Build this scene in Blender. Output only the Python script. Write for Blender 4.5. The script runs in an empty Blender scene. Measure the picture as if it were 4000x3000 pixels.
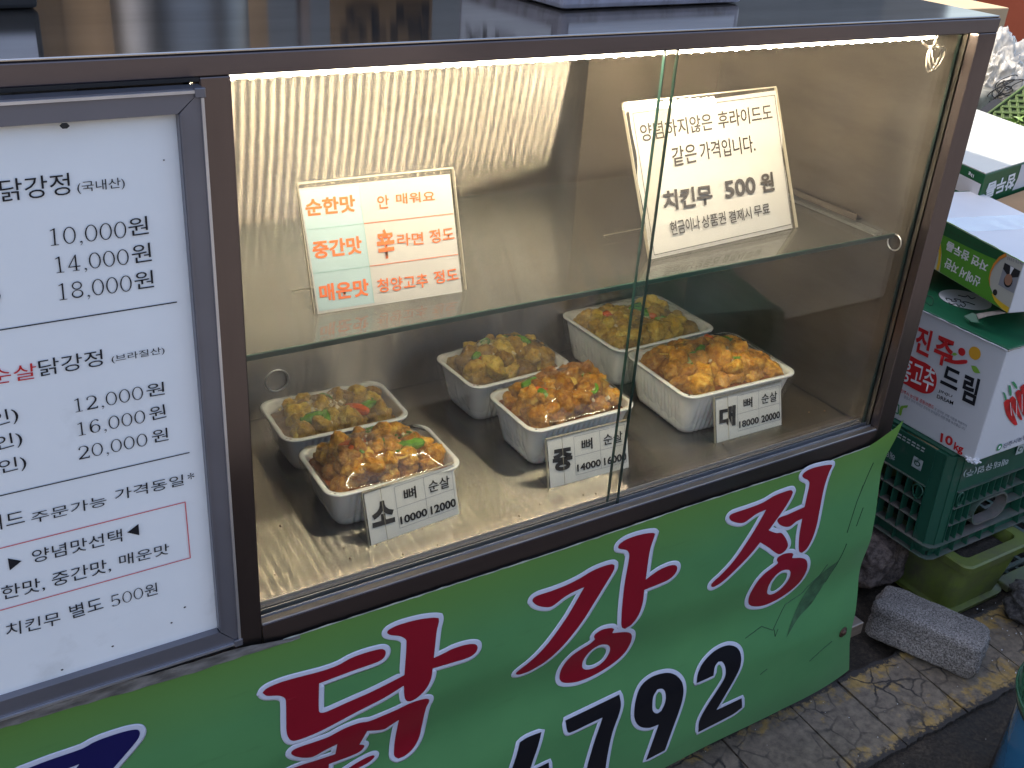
import bpy, bmesh, math, random
from mathutils import Vector, Matrix, noise
PI = math.pi
R_ = math.radians
sc = bpy.context.scene
col = sc.collection

# ---------------------------------------------------------------- camera
cam_d = bpy.data.cameras.new("camera")
cam = bpy.data.objects.new("camera", cam_d)
col.objects.link(cam)
cam_d.sensor_width = 36.0
cam_d.lens = 37.6
cam_d.clip_start = 0.02
cam_d.clip_end = 400.0
cam.matrix_world = Matrix((
    (0.849133, 0.196310, -0.490342, -0.2959),
    (-0.524139, 0.427794, -0.736391, -0.9068),
    (0.065204, 0.882301, 0.466148, 0.8079),
    (0, 0, 0, 1)))
sc.camera = cam

# ---------------------------------------------------------------- sky and sun
SUN_EL, SUN_AZ = R_(56), R_(142)          # azimuth measured from +x towards +y
sun_dir = Vector((math.cos(SUN_EL) * math.cos(SUN_AZ), math.cos(SUN_EL) * math.sin(SUN_AZ), math.sin(SUN_EL)))
world = bpy.data.worlds.new("World")
sc.world = world
world.use_nodes = True
wn = world.node_tree
sky = wn.nodes.new("ShaderNodeTexSky")
sky.sky_type = 'NISHITA'
sky.sun_disc = False
sky.sun_elevation = SUN_EL
sky.sun_rotation = PI / 2 - SUN_AZ
sky.air_density = 1.0
sky.dust_density = 3.0
sky.ozone_density = 0.6
wn.links.new(sky.outputs[0], wn.nodes["Background"].inputs[0])
wn.nodes["Background"].inputs[1].default_value = 0.15
sun_d = bpy.data.lights.new("sun", 'SUN')
sun_d.energy = 2.1
sun_d.angle = R_(0.5)
sun_d.color = (1.0, 0.93, 0.82)
sun = bpy.data.objects.new("sun", sun_d)
col.objects.link(sun)
sun.rotation_euler = sun_dir.to_track_quat('Z', 'Y').to_euler()
sc.view_settings.view_transform = 'Standard'
sc.view_settings.look = 'None'
sc.view_settings.exposure = 1.48
sc.view_settings.gamma = 1.0
sc.view_settings.use_curve_mapping = False
sc.render.engine = 'CYCLES'
sc.cycles.use_denoising = True
sc.cycles.max_bounces = 10
sc.cycles.transparent_max_bounces = 24
sc.cycles.caustics_reflective = False
sc.cycles.caustics_refractive = False
sc.cycles.sample_clamp_indirect = 4.0
LED_STRENGTH = 125.0
LED_COVER = 10.0

# ---------------------------------------------------------------- materials
def new_mat(name):
    m = bpy.data.materials.new(name)
    m.use_nodes = True
    nt = m.node_tree
    for n in list(nt.nodes):
        nt.nodes.remove(n)
    out = nt.nodes.new("ShaderNodeOutputMaterial")
    return m, nt, out

def N(nt, typ, **kw):
    n = nt.nodes.new(typ)
    for k, v in kw.items():
        if k.startswith("i_"):
            n.inputs[k[2:].replace("_", " ")].default_value = v
        else:
            setattr(n, k, v)
    return n

def rgba(c):
    return (c[0], c[1], c[2], 1.0)

def ramp(nt, src, stops):
    r = nt.nodes.new("ShaderNodeValToRGB")
    e = r.color_ramp.elements
    while len(e) < len(stops):
        e.new(0.5)
    for i, (p, c) in enumerate(stops):
        e[i].position = p
        e[i].color = rgba(c) if len(c) == 3 else c
    nt.links.new(src, r.inputs[0])
    return r.outputs[0]

def coords(nt, scale=(1, 1, 1), obj=True):
    tc = nt.nodes.new("ShaderNodeTexCoord")
    mp = nt.nodes.new("ShaderNodeMapping")
    mp.inputs["Scale"].default_value = scale
    nt.links.new(tc.outputs["Object" if obj else "Generated"], mp.inputs[0])
    return mp.outputs[0]

def noise_n(nt, vec, scale, detail=4, rough=0.55):
    n = nt.nodes.new("ShaderNodeTexNoise")
    n.inputs["Scale"].default_value = scale
    n.inputs["Detail"].default_value = detail
    n.inputs["Roughness"].default_value = rough
    nt.links.new(vec, n.inputs["Vector"])
    return n.outputs["Fac"]

def mixc(nt, fac, a, b, mode='MIX'):
    m = nt.nodes.new("ShaderNodeMix")
    m.data_type = 'RGBA'
    m.blend_type = mode
    if isinstance(fac, (int, float)):
        m.inputs[0].default_value = fac
    else:
        nt.links.new(fac, m.inputs[0])
    for i, v in ((6, a), (7, b)):
        if isinstance(v, tuple):
            m.inputs[i].default_value = rgba(v)
        else:
            nt.links.new(v, m.inputs[i])
    return m.outputs[2]

def simple(name, color, rough=0.5, metal=0.0, var=0.0, vscale=8.0, dirt=None, dscale=5.0, dlo=0.5, dhi=0.75,
           bump=0.0, bscale=60.0, spec=0.5, coat=0.0, sss=0.0, vstretch=(1, 1, 1)):
    m, nt, out = new_mat(name)
    b = nt.nodes.new("ShaderNodeBsdfPrincipled")
    b.inputs["Roughness"].default_value = rough
    b.inputs["Metallic"].default_value = metal
    b.inputs["Specular IOR Level"].default_value = spec
    b.inputs["Coat Weight"].default_value = coat
    b.inputs["Coat Roughness"].default_value = 0.12
    if sss:
        b.inputs["Subsurface Weight"].default_value = sss
        b.inputs["Subsurface Radius"].default_value = (0.01, 0.005, 0.003)
        b.inputs["Subsurface Scale"].default_value = 0.5
    nt.links.new(b.outputs[0], out.inputs[0])
    vec = coords(nt, vstretch)
    c = None
    if var:
        f = noise_n(nt, vec, vscale)
        lo = tuple(max(0, x * (1 - var)) for x in color)
        hi = tuple(min(1, x * (1 + var)) for x in color)
        c = ramp(nt, f, [(0.3, lo), (0.7, hi)])
    if dirt:
        f2 = noise_n(nt, vec, dscale, 7, 0.65)
        mask = ramp(nt, f2, [(dlo, (0, 0, 0)), (dhi, (1, 1, 1))])
        c = mixc(nt, mask, c if c is not None else tuple(color), tuple(dirt))
    if c is None:
        b.inputs["Base Color"].default_value = rgba(color)
    else:
        nt.links.new(c, b.inputs["Base Color"])
    if bump:
        f3 = noise_n(nt, vec, bscale, 5)
        bp = nt.nodes.new("ShaderNodeBump")
        bp.inputs["Strength"].default_value = bump
        bp.inputs["Distance"].default_value = 0.002
        nt.links.new(f3, bp.inputs["Height"])
        nt.links.new(bp.outputs[0], b.inputs["Normal"])
    return m

def steel(name, grain, color=(0.62, 0.6, 0.57), rough=0.26, aniso=0.86, dark=0.0, diffuse=0.18, smear=0.25, stretch=(1, 1, 1),
          broad=0.35, brough=0.45):
    """brushed stainless steel: anisotropic lobe along 'grain' + a broad lobe + a little scattering from smears"""
    m, nt, out = new_mat(name)
    vec = coords(nt, stretch)
    f = noise_n(nt, vec, 3.0, 6, 0.6)
    c = ramp(nt, f, [(0.3, tuple(x * (1 - smear) for x in color)), (0.7, color)])
    g = nt.nodes.new("ShaderNodeBsdfAnisotropic")
    g.distribution = 'BECKMANN'
    g.inputs["Roughness"].default_value = rough
    g.inputs["Anisotropy"].default_value = aniso
    cx = nt.nodes.new("ShaderNodeCombineXYZ")
    for i in range(3):
        cx.inputs[i].default_value = grain[i]
    nt.links.new(cx.outputs[0], g.inputs["Tangent"])
    nt.links.new(c, g.inputs["Color"])
    g2 = nt.nodes.new("ShaderNodeBsdfAnisotropic")
    g2.inputs["Roughness"].default_value = brough
    nt.links.new(c, g2.inputs["Color"])
    d = nt.nodes.new("ShaderNodeBsdfDiffuse")
    nt.links.new(c, d.inputs[0])
    m1 = nt.nodes.new("ShaderNodeMixShader")
    m1.inputs[0].default_value = broad
    nt.links.new(g.outputs[0], m1.inputs[1])
    nt.links.new(g2.outputs[0], m1.inputs[2])
    m2 = nt.nodes.new("ShaderNodeMixShader")
    m2.inputs[0].default_value = diffuse
    nt.links.new(m1.outputs[0], m2.inputs[1])
    nt.links.new(d.outputs[0], m2.inputs[2])
    # fine brushed relief
    bv = coords(nt, tuple(6 if abs(x) > 0.5 else 900 for x in grain))
    bf = noise_n(nt, bv, 1.0, 3)
    bp = nt.nodes.new("ShaderNodeBump")
    bp.inputs["Strength"].default_value = 0.05
    bp.inputs["Distance"].default_value = 0.0004
    nt.links.new(bf, bp.inputs["Height"])
    nt.links.new(bp.outputs[0], g2.inputs["Normal"])
    nt.links.new(m2.outputs[0], out.inputs[0])
    return m

def clear(name, tint=(0.97, 0.99, 0.98), refl=1.0, rough=0.02, haze=0.0, smudge=0.0, bump=0.0, bscale=30.0, ior=1.45, hazec=(0.8, 0.8, 0.8)):
    """thin clear sheet: lets light straight through, mirrors by Fresnel"""
    m, nt, out = new_mat(name)
    t = nt.nodes.new("ShaderNodeBsdfTransparent")
    t.inputs[0].default_value = rgba(tint)
    g = nt.nodes.new("ShaderNodeBsdfAnisotropic")
    g.inputs["Roughness"].default_value = rough
    # Schlick mirror weight from the angle of view, the same from both sides of the sheet
    geo = nt.nodes.new("ShaderNodeNewGeometry")
    dt = nt.nodes.new("ShaderNodeVectorMath"); dt.operation = 'DOT_PRODUCT'
    nt.links.new(geo.outputs["Incoming"], dt.inputs[0])
    nt.links.new(geo.outputs["Normal"], dt.inputs[1])
    ab = nt.nodes.new("ShaderNodeMath"); ab.operation = 'ABSOLUTE'
    nt.links.new(dt.outputs["Value"], ab.inputs[0])
    om = nt.nodes.new("ShaderNodeMath"); om.operation = 'SUBTRACT'; om.use_clamp = True
    om.inputs[0].default_value = 1.0
    nt.links.new(ab.outputs[0], om.inputs[1])
    pw = nt.nodes.new("ShaderNodeMath"); pw.operation = 'POWER'; pw.inputs[1].default_value = 5.0
    nt.links.new(om.outputs[0], pw.inputs[0])
    f0 = ((ior - 1) / (ior + 1)) ** 2
    fr = nt.nodes.new("ShaderNodeMath"); fr.operation = 'MULTIPLY_ADD'
    fr.inputs[1].default_value = 1 - f0; fr.inputs[2].default_value = f0
    nt.links.new(pw.outputs[0], fr.inputs[0])
    if bump:
        vec = coords(nt)
        f = noise_n(nt, vec, bscale, 3, 0.5)
        bp = nt.nodes.new("ShaderNodeBump")
        bp.inputs["Strength"].default_value = bump
        bp.inputs["Distance"].default_value = 0.004
        nt.links.new(f, bp.inputs["Height"])
        nt.links.new(bp.outputs[0], g.inputs["Normal"])
        nt.links.new(bp.outputs[0], dt.inputs[1])
    mu = nt.nodes.new("ShaderNodeMath")
    mu.operation = 'MULTIPLY'; mu.use_clamp = True
    mu.inputs[1].default_value = refl
    nt.links.new(fr.outputs[0], mu.inputs[0])
    ms = nt.nodes.new("ShaderNodeMixShader")
    nt.links.new(mu.outputs[0], ms.inputs[0])
    last = t.outputs[0]
    if haze:
        d = nt.nodes.new("ShaderNodeBsdfDiffuse")
        d.inputs[0].default_value = rgba(hazec)
        mh = nt.nodes.new("ShaderNodeMixShader")
        mh.inputs[0].default_value = haze
        if smudge:
            sv = coords(nt, (1, 1, 0.6))
            sf = noise_n(nt, sv, 9, 8, 0.7)
            sr = ramp(nt, sf, [(0.42, (haze, haze, haze)), (0.62, (haze + smudge * 0.4,) * 3), (0.8, (haze + smudge,) * 3)])
            nt.links.new(sr, mh.inputs[0])
        nt.links.new(t.outputs[0], mh.inputs[1])
        nt.links.new(d.outputs[0], mh.inputs[2])
        last = mh.outputs[0]
    nt.links.new(last, ms.inputs[1])
    nt.links.new(g.outputs[0], ms.inputs[2])
    nt.links.new(ms.outputs[0], out.inputs[0])
    return m

def emit(name, color, strength):
    m, nt, out = new_mat(name)
    e = nt.nodes.new("ShaderNodeEmission")
    e.inputs[0].default_value = rgba(color)
    e.inputs[1].default_value = strength
    nt.links.new(e.outputs[0], out.inputs[0])
    return m

M = {}
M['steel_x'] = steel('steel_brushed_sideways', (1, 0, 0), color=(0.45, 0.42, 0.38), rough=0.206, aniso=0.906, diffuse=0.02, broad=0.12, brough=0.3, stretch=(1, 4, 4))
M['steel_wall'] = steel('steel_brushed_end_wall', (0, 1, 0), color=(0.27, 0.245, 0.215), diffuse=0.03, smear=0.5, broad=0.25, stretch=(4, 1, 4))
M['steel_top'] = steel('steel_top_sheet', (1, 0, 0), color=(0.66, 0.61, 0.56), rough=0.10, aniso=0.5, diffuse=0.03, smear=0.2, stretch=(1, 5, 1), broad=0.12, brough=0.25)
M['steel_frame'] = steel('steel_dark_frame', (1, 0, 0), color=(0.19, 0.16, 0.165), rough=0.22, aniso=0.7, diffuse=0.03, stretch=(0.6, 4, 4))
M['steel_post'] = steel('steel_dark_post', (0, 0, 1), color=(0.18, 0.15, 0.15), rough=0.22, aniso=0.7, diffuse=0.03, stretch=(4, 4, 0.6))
M['steel_ledge'] = steel('steel_warm_ledge', (1, 0, 0), color=(0.5, 0.42, 0.35), rough=0.3, aniso=0.6, diffuse=0.15, smear=0.45, stretch=(2, 8, 8))
M['alu'] = simple('aluminium_track', (0.62, 0.63, 0.68), 0.32, 0.85, var=0.12, vscale=20)
M['alu_frame'] = simple('grey_anodised_frame', (0.17, 0.172, 0.205), 0.36, 0.55, var=0.08, vscale=12)
M['black'] = simple('black_gap', (0.012, 0.012, 0.014), 0.6)
M['gasket'] = simple('grey_gasket', (0.09, 0.09, 0.1), 0.6)
M['glass'] = clear('sliding_pane_glass', (0.965, 0.955, 0.915), 1.15, 0.01, haze=0.006, smudge=0.05, hazec=(0.62, 0.58, 0.54))
M['glass_shelf'] = clear('shelf_glass', (0.93, 0.955, 0.94), 1.5, 0.015, haze=0.03, hazec=(0.7, 0.7, 0.65))
M['glass_edge'] = simple('green_glass_edge', (0.010, 0.035, 0.028), 0.3, var=0.3, vscale=30, spec=0.3)
M['glass_edge_light'] = simple('pale_glass_edge', (0.25, 0.32, 0.28), 0.15, spec=0.8)
M['acrylic'] = clear('clear_acrylic', (0.975, 0.975, 0.97), 0.5, 0.006, haze=0.004)
M['acrylic_edge'] = clear('acrylic_edge', (0.75, 0.72, 0.64), 1.5, 0.15, haze=0.3, hazec=(0.9, 0.85, 0.72))
M['menu_white'] = simple('menu_panel_white', (0.80, 0.83, 0.86), 0.28, var=0.02, vscale=14, dirt=(0.70, 0.725, 0.745), dscale=9, dlo=0.6, dhi=0.72)
M['led_cover'] = emit('lit_led_tube', (1.0, 0.90, 0.72), LED_COVER)
M['led_chip'] = emit('lit_led_chip', (1.0, 0.86, 0.64), LED_STRENGTH)
M['wire'] = clear('clear_insulated_wire', (0.7, 0.66, 0.6), 1.6, 0.1, haze=0.55, hazec=(0.75, 0.7, 0.64))
M['tray'] = simple('white_foamed_plastic', (0.90, 0.89, 0.87), 0.42, var=0.03, vscale=40, bump=0.12, bscale=240, sss=0.12)
M['film'] = clear('cling_film', (0.985, 0.985, 0.98), 1.8, 0.035, haze=0.03, bump=0.55, bscale=20, hazec=(0.85, 0.8, 0.7))
M['paper'] = simple('white_paper', (0.80, 0.79, 0.78), 0.6, bump=0.05, bscale=18, spec=0.15)
M['paper_grey'] = simple('thin_cream_paper', (0.44, 0.435, 0.43), 0.6, bump=0.05, bscale=18, spec=0.15)
M['ink'] = simple('black_ink', (0.018, 0.018, 0.022), 0.45, spec=0.15)
M['grey'] = simple('faded_grey_ink', (0.05, 0.043, 0.04), 0.5, spec=0.15)
M['slate'] = simple('slate_ink', (0.14, 0.15, 0.20), 0.5, spec=0.15)
M['moss'] = simple('dark_moss_ink', (0.02, 0.07, 0.03), 0.5)
M['rouge'] = simple('red_ink', (0.55, 0.028, 0.03), 0.45, spec=0.15)
M['orange'] = simple('orange_ink', (0.66, 0.15, 0.04), 0.5, spec=0.15)
M['teal'] = simple('teal_line_ink', (0.26, 0.42, 0.42), 0.5, spec=0.15)
M['paleblue'] = simple('pale_blue_print', (0.34, 0.46, 0.50), 0.55, spec=0.15)
M['white'] = simple('white_print', (0.80, 0.81, 0.83), 0.45)
M['pale'] = simple('worn_white_print', (0.42, 0.47, 0.47), 0.6, dirt=(0.03, 0.10, 0.07), dscale=60, dlo=0.52, dhi=0.7)
M['pink_line'] = simple('thin_red_line_ink', (0.62, 0.14, 0.15), 0.5, spec=0.15)
M['grid_line'] = simple('grey_grid_line', (0.22, 0.23, 0.28), 0.5, spec=0.15)

# ---------------------------------------------------------------- object helpers
def link(o):
    col.objects.link(o)
    return o

def obj(name, mesh, mat=None, parent=None, smooth=False):
    o = bpy.data.objects.new(name, mesh)
    if mat is not None and not mesh.materials:
        mesh.materials.append(mat)
    if smooth:
        mesh.polygons.foreach_set("use_smooth", [True] * len(mesh.polygons))
    link(o)
    if parent is not None:
        o.parent = parent
    return o

def thing(name, label, cat, loc=(0, 0, 0), rot=(0, 0, 0), group=None):
    o = bpy.data.objects.new(name, None)
    link(o)
    o.location = loc
    o.rotation_euler = rot
    o.empty_display_size = 0.05
    tag(o, label, cat, group)
    return o

def tag(o, label, cat, group=None):
    o['label'] = label
    o['category'] = cat
    if group:
        o['group'] = group
    return o

def md(name, verts, faces):
    m = bpy.data.meshes.new(name)
    m.from_pydata([tuple(v) for v in verts], [], faces)
    m.validate()
    m.update()
    return m

def bm_mesh(bm, name="mesh"):
    m = bpy.data.meshes.new(name)
    bm.normal_update()
    bm.to_mesh(m)
    bm.free()
    return m

def box(lo, hi, bev=0.0, seg=2):
    bm = bmesh.new()
    bmesh.ops.create_cube(bm, size=1.0)
    for v in bm.verts:
        v.co = Vector([(lo[i] + hi[i]) / 2 + v.co[i] * (hi[i] - lo[i]) for i in range(3)])
    if bev:
        bmesh.ops.bevel(bm, geom=bm.edges[:], offset=bev, segments=seg, affect='EDGES', profile=0.5)
    return bm_mesh(bm)

def prism(poly, axis, a, b):
    """extrude polygon [(u,v)] between a and b along axis; u,v are the other two axes in order"""
    ax = [i for i in range(3) if i != axis]
    n = len(poly)
    vs = []
    for t in (a, b):
        for p in poly:
            c = [0, 0, 0]
            c[axis] = t
            c[ax[0]] = p[0]
            c[ax[1]] = p[1]
            vs.append(c)
    fs = [list(range(n)), list(range(2 * n - 1, n - 1, -1))]
    for i in range(n):
        j = (i + 1) % n
        fs.append([i, i + n, j + n, j])
    m = md("prism", vs, fs)
    bm = bmesh.new()
    bm.from_mesh(m)
    bmesh.ops.recalc_face_normals(bm, faces=bm.faces[:])
    bm.to_mesh(m)
    bm.free()
    return m

def tube(pts, r, n=8, closed=False, caps=True):
    pts = [Vector(p) for p in pts]
    L = len(pts)
    vs, fs = [], []
    up = Vector((0, 0, 1))
    prev = None
    for i, p in enumerate(pts):
        a = pts[(i - 1) % L] if closed or i > 0 else p
        b = pts[(i + 1) % L] if closed or i < L - 1 else p
        d = (b - a)
        d = d.normalized() if d.length > 1e-9 else Vector((0, 0, 1))
        if prev is None:
            s = d.orthogonal().normalized()
        else:
            s = (prev - d * prev.dot(d))
            s = s.normalized() if s.length > 1e-6 else d.orthogonal().normalized()
        prev = s
        t = d.cross(s)
        rr = r[i] if isinstance(r, (list, tuple)) else r
        for k in range(n):
            q = 2 * PI * k / n
            vs.append(p + s * (rr * math.cos(q)) + t * (rr * math.sin(q)))
    rows = L if closed else L - 1
    for i in range(rows):
        j = (i + 1) % L
        for k in range(n):
            k2 = (k + 1) % n
            fs.append([i * n + k, i * n + k2, j * n + k2, j * n + k])
    if caps and not closed:
        fs.append(list(range(n - 1, -1, -1)))
        fs.append([(L - 1) * n + k for k in range(n)])
    return md("tube", vs, fs)

def lathe(prof, n=32, a0=0.0, a1=2 * PI):
    full = abs(a1 - a0 - 2 * PI) < 1e-6
    cols_ = n if full else n + 1
    vs, fs = [], []
    for k in range(cols_):
        t = a0 + (a1 - a0) * k / n
        for (r, z) in prof:
            vs.append((r * math.cos(t), r * math.sin(t), z))
    P = len(prof)
    for k in range(n):
        k2 = (k + 1) % cols_
        for i in range(P - 1):
            fs.append([k * P + i, k2 * P + i, k2 * P + i + 1, k * P + i + 1])
    return md("lathe", vs, fs)

def join_meshes(meshes, name="joined"):
    bm = bmesh.new()
    for m in meshes:
        bm.from_mesh(m)
    return bm_mesh(bm, name)

def plane_pt(pl, q, off=0.0):
    """point on a named sign plane: q = (u, v) metres on it, off = metres proud of it"""
    O, ex, ey = [Vector(v) for v in PLANES[pl]]
    n = ex.cross(ey)
    if pl in FLIP:
        n = -n
    return O + ex * q[0] + ey * q[1] + n * off

def flat_poly(pl, pts, off):
    m = md("flat", [plane_pt(pl, q, off) for q in pts], [list(range(len(pts)))])
    return m

def flat_line(pl, a, b, w, off):
    a, b = Vector(a), Vector(b)
    d = (b - a).normalized()
    n = Vector((-d.y, d.x)) * (w / 2)
    return flat_poly(pl, [a + n, a - n, b - n, b + n], off)

# smoothed closed outline (corners sharper than 55 degrees stay corners)
def smooth_outline(pts, sub=5, corner=52):
    n = len(pts)
    P = [Vector(p) for p in pts]
    T = []
    for i in range(n):
        a, b, c = P[i - 1], P[i], P[(i + 1) % n]
        d1, d2 = b - a, c - b
        ang = math.degrees(d1.angle(d2)) if d1.length > 1e-7 and d2.length > 1e-7 else 0
        if ang > corner and min(d1.length, d2.length) > 0.006:
            T.append(None)
        else:
            t = (c - a)
            T.append(t.normalized() if t.length > 1e-8 else Vector((0, 0)))
    out = []
    for i in range(n):
        a, b = P[i], P[(i + 1) % n]
        L = (b - a).length
        dr = (b - a).normalized() if L > 1e-8 else Vector((0, 0))
        ta = (T[i] if T[i] is not None else dr) * L
        tb = (T[(i + 1) % n] if T[(i + 1) % n] is not None else dr) * L
        for k in range(sub):
            s = k / sub
            h1 = 2 * s**3 - 3 * s**2 + 1
            h2 = s**3 - 2 * s**2 + s
            h3 = -2 * s**3 + 3 * s**2
            h4 = s**3 - s**2
            out.append(a * h1 + ta * h2 + b * h3 + tb * h4)
    return out

def fill_mesh(loops):
    """fill of closed 2D loops (first = outline, rest = holes) as a triangulated mesh in its own xy plane"""
    cu = bpy.data.curves.new("fill", 'CURVE')
    cu.dimensions = '2D'
    cu.fill_mode = 'BOTH'
    for lp in loops:
        s = cu.splines.new('POLY')
        s.points.add(len(lp) - 1)
        for i, p in enumerate(lp):
            s.points[i].co = (p[0], p[1], 0, 1)
        s.use_cyclic_u = True
    o = bpy.data.objects.new("fill", cu)
    link(o)
    PENDING.append(o)
    return o

def bake(o):
    dg = bpy.context.evaluated_depsgraph_get()
    e = o.evaluated_get(dg)
    m = bpy.data.meshes.new_from_object(e, depsgraph=dg)
    d = o.data
    bpy.data.objects.remove(o)
    bpy.data.curves.remove(d)
    m.materials.clear()
    return m
PENDING = []
FLIP = set()

# ---------------------------------------------------------------- lettering
def make_text(s, weight):
    cu = bpy.data.curves.new("lettering", 'FONT')
    cu.body = s
    cu.size = 1.0
    cu.offset = {'n': -0.004, 't': -0.012, 'm': 0.012, 'b': 0.032, 'x': 0.052}.get(weight, 0.0)
    cu.resolution_u = 3
    cu.fill_mode = 'BOTH'
    o = bpy.data.objects.new("lettering", cu)
    link(o)
    return o

# serif digits with thick and thin strokes, drawn as closed outlines (advance 0.62)
def ell(cx, cy, rx, ry, n=20, rev=False):
    L = [(cx + rx * math.cos(2 * PI * i / n), cy + ry * math.sin(2 * PI * i / n)) for i in range(n)]
    return L[::-1] if rev else L
DIG = {
 '0': [ell(.3, .5, .28, .5), ell(.3, .5, .21, .45, rev=True)],
 '1': [[(.12, 0), (.48, 0), (.48, .035), (.345, .05), (.345, 1), (.31, 1), (.12, .88), (.13, .85), (.27, .9), (.27, .05), (.12, .035)]],
 '2': [[(.03, 0), (.55, 0), (.57, .16), (.53, .16), (.5, .09), (.15, .09), (.4, .38), (.52, .56), (.55, .72), (.5, .88), (.38, .98), (.27, 1), (.14, .96), (.06, .86), (.05, .76), (.09, .72), (.13, .76), (.12, .86), (.2, .94), (.3, .95), (.41, .88), (.46, .74), (.42, .58), (.3, .4), (.03, .08)]],
 '4': [[(.2, 0), (.52, 0), (.52, .035), (.42, .05), (.42, .24), (.57, .24), (.57, .3), (.42, .3), (.42, 1), (.37, 1), (.02, .3), (.02, .24), (.345, .24), (.345, .05), (.2, .035)], [(.345, .3), (.08, .3), (.345, .84)]],
 '5': [[(.05, .16), (.1, .13), (.14, .17), (.15, .09), (.26, .04), (.4, .09), (.46, .28), (.42, .47), (.3, .56), (.18, .53), (.1, .45), (.06, .46), (.09, 1), (.49, 1), (.49, .91), (.14, .91), (.12, .56), (.22, .61), (.33, .61), (.48, .54), (.55, .38), (.54, .2), (.44, .05), (.28, 0), (.13, .02), (.04, .09)]],
 '6': [[(.52, .88), (.47, .84), (.43, .88), (.36, .95), (.26, .93), (.16, .78), (.12, .52), (.2, .6), (.33, .63), (.47, .57), (.56, .43), (.56, .22), (.46, .05), (.31, 0), (.17, .04), (.07, .17), (.03, .42), (.06, .7), (.17, .91), (.33, 1), (.46, .97)], ell(.32, .31, .17, .265, 16, True)],
 '8': [ell(.3, .25, .27, .25) , ell(.3, .27, .2, .19, 16, True), ell(.3, .755, .235, .245), ell(.3, .75, .17, .185, 16, True)],
 ',': [[(.1, -.13), (.16, -.05), (.16, .01), (.1, 0), (.08, .06), (.13, .11), (.19, .08), (.2, -.02), (.16, -.1), (.11, -.16)]],
}
DADV = {',': .3}

def serif_digits(s):
    ms = []
    x = 0
    for ch in s:
        L = DIG[ch]
        if ch == '8':
            groups = [L[:2], L[2:]]
        else:
            groups = [L]
        for g in groups:
            o = fill_mesh([[(p[0] + x, p[1]) for p in lp] for lp in g])
            ms.append(o)
        x += DADV.get(ch, .66)
    return ms, x - .06

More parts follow.
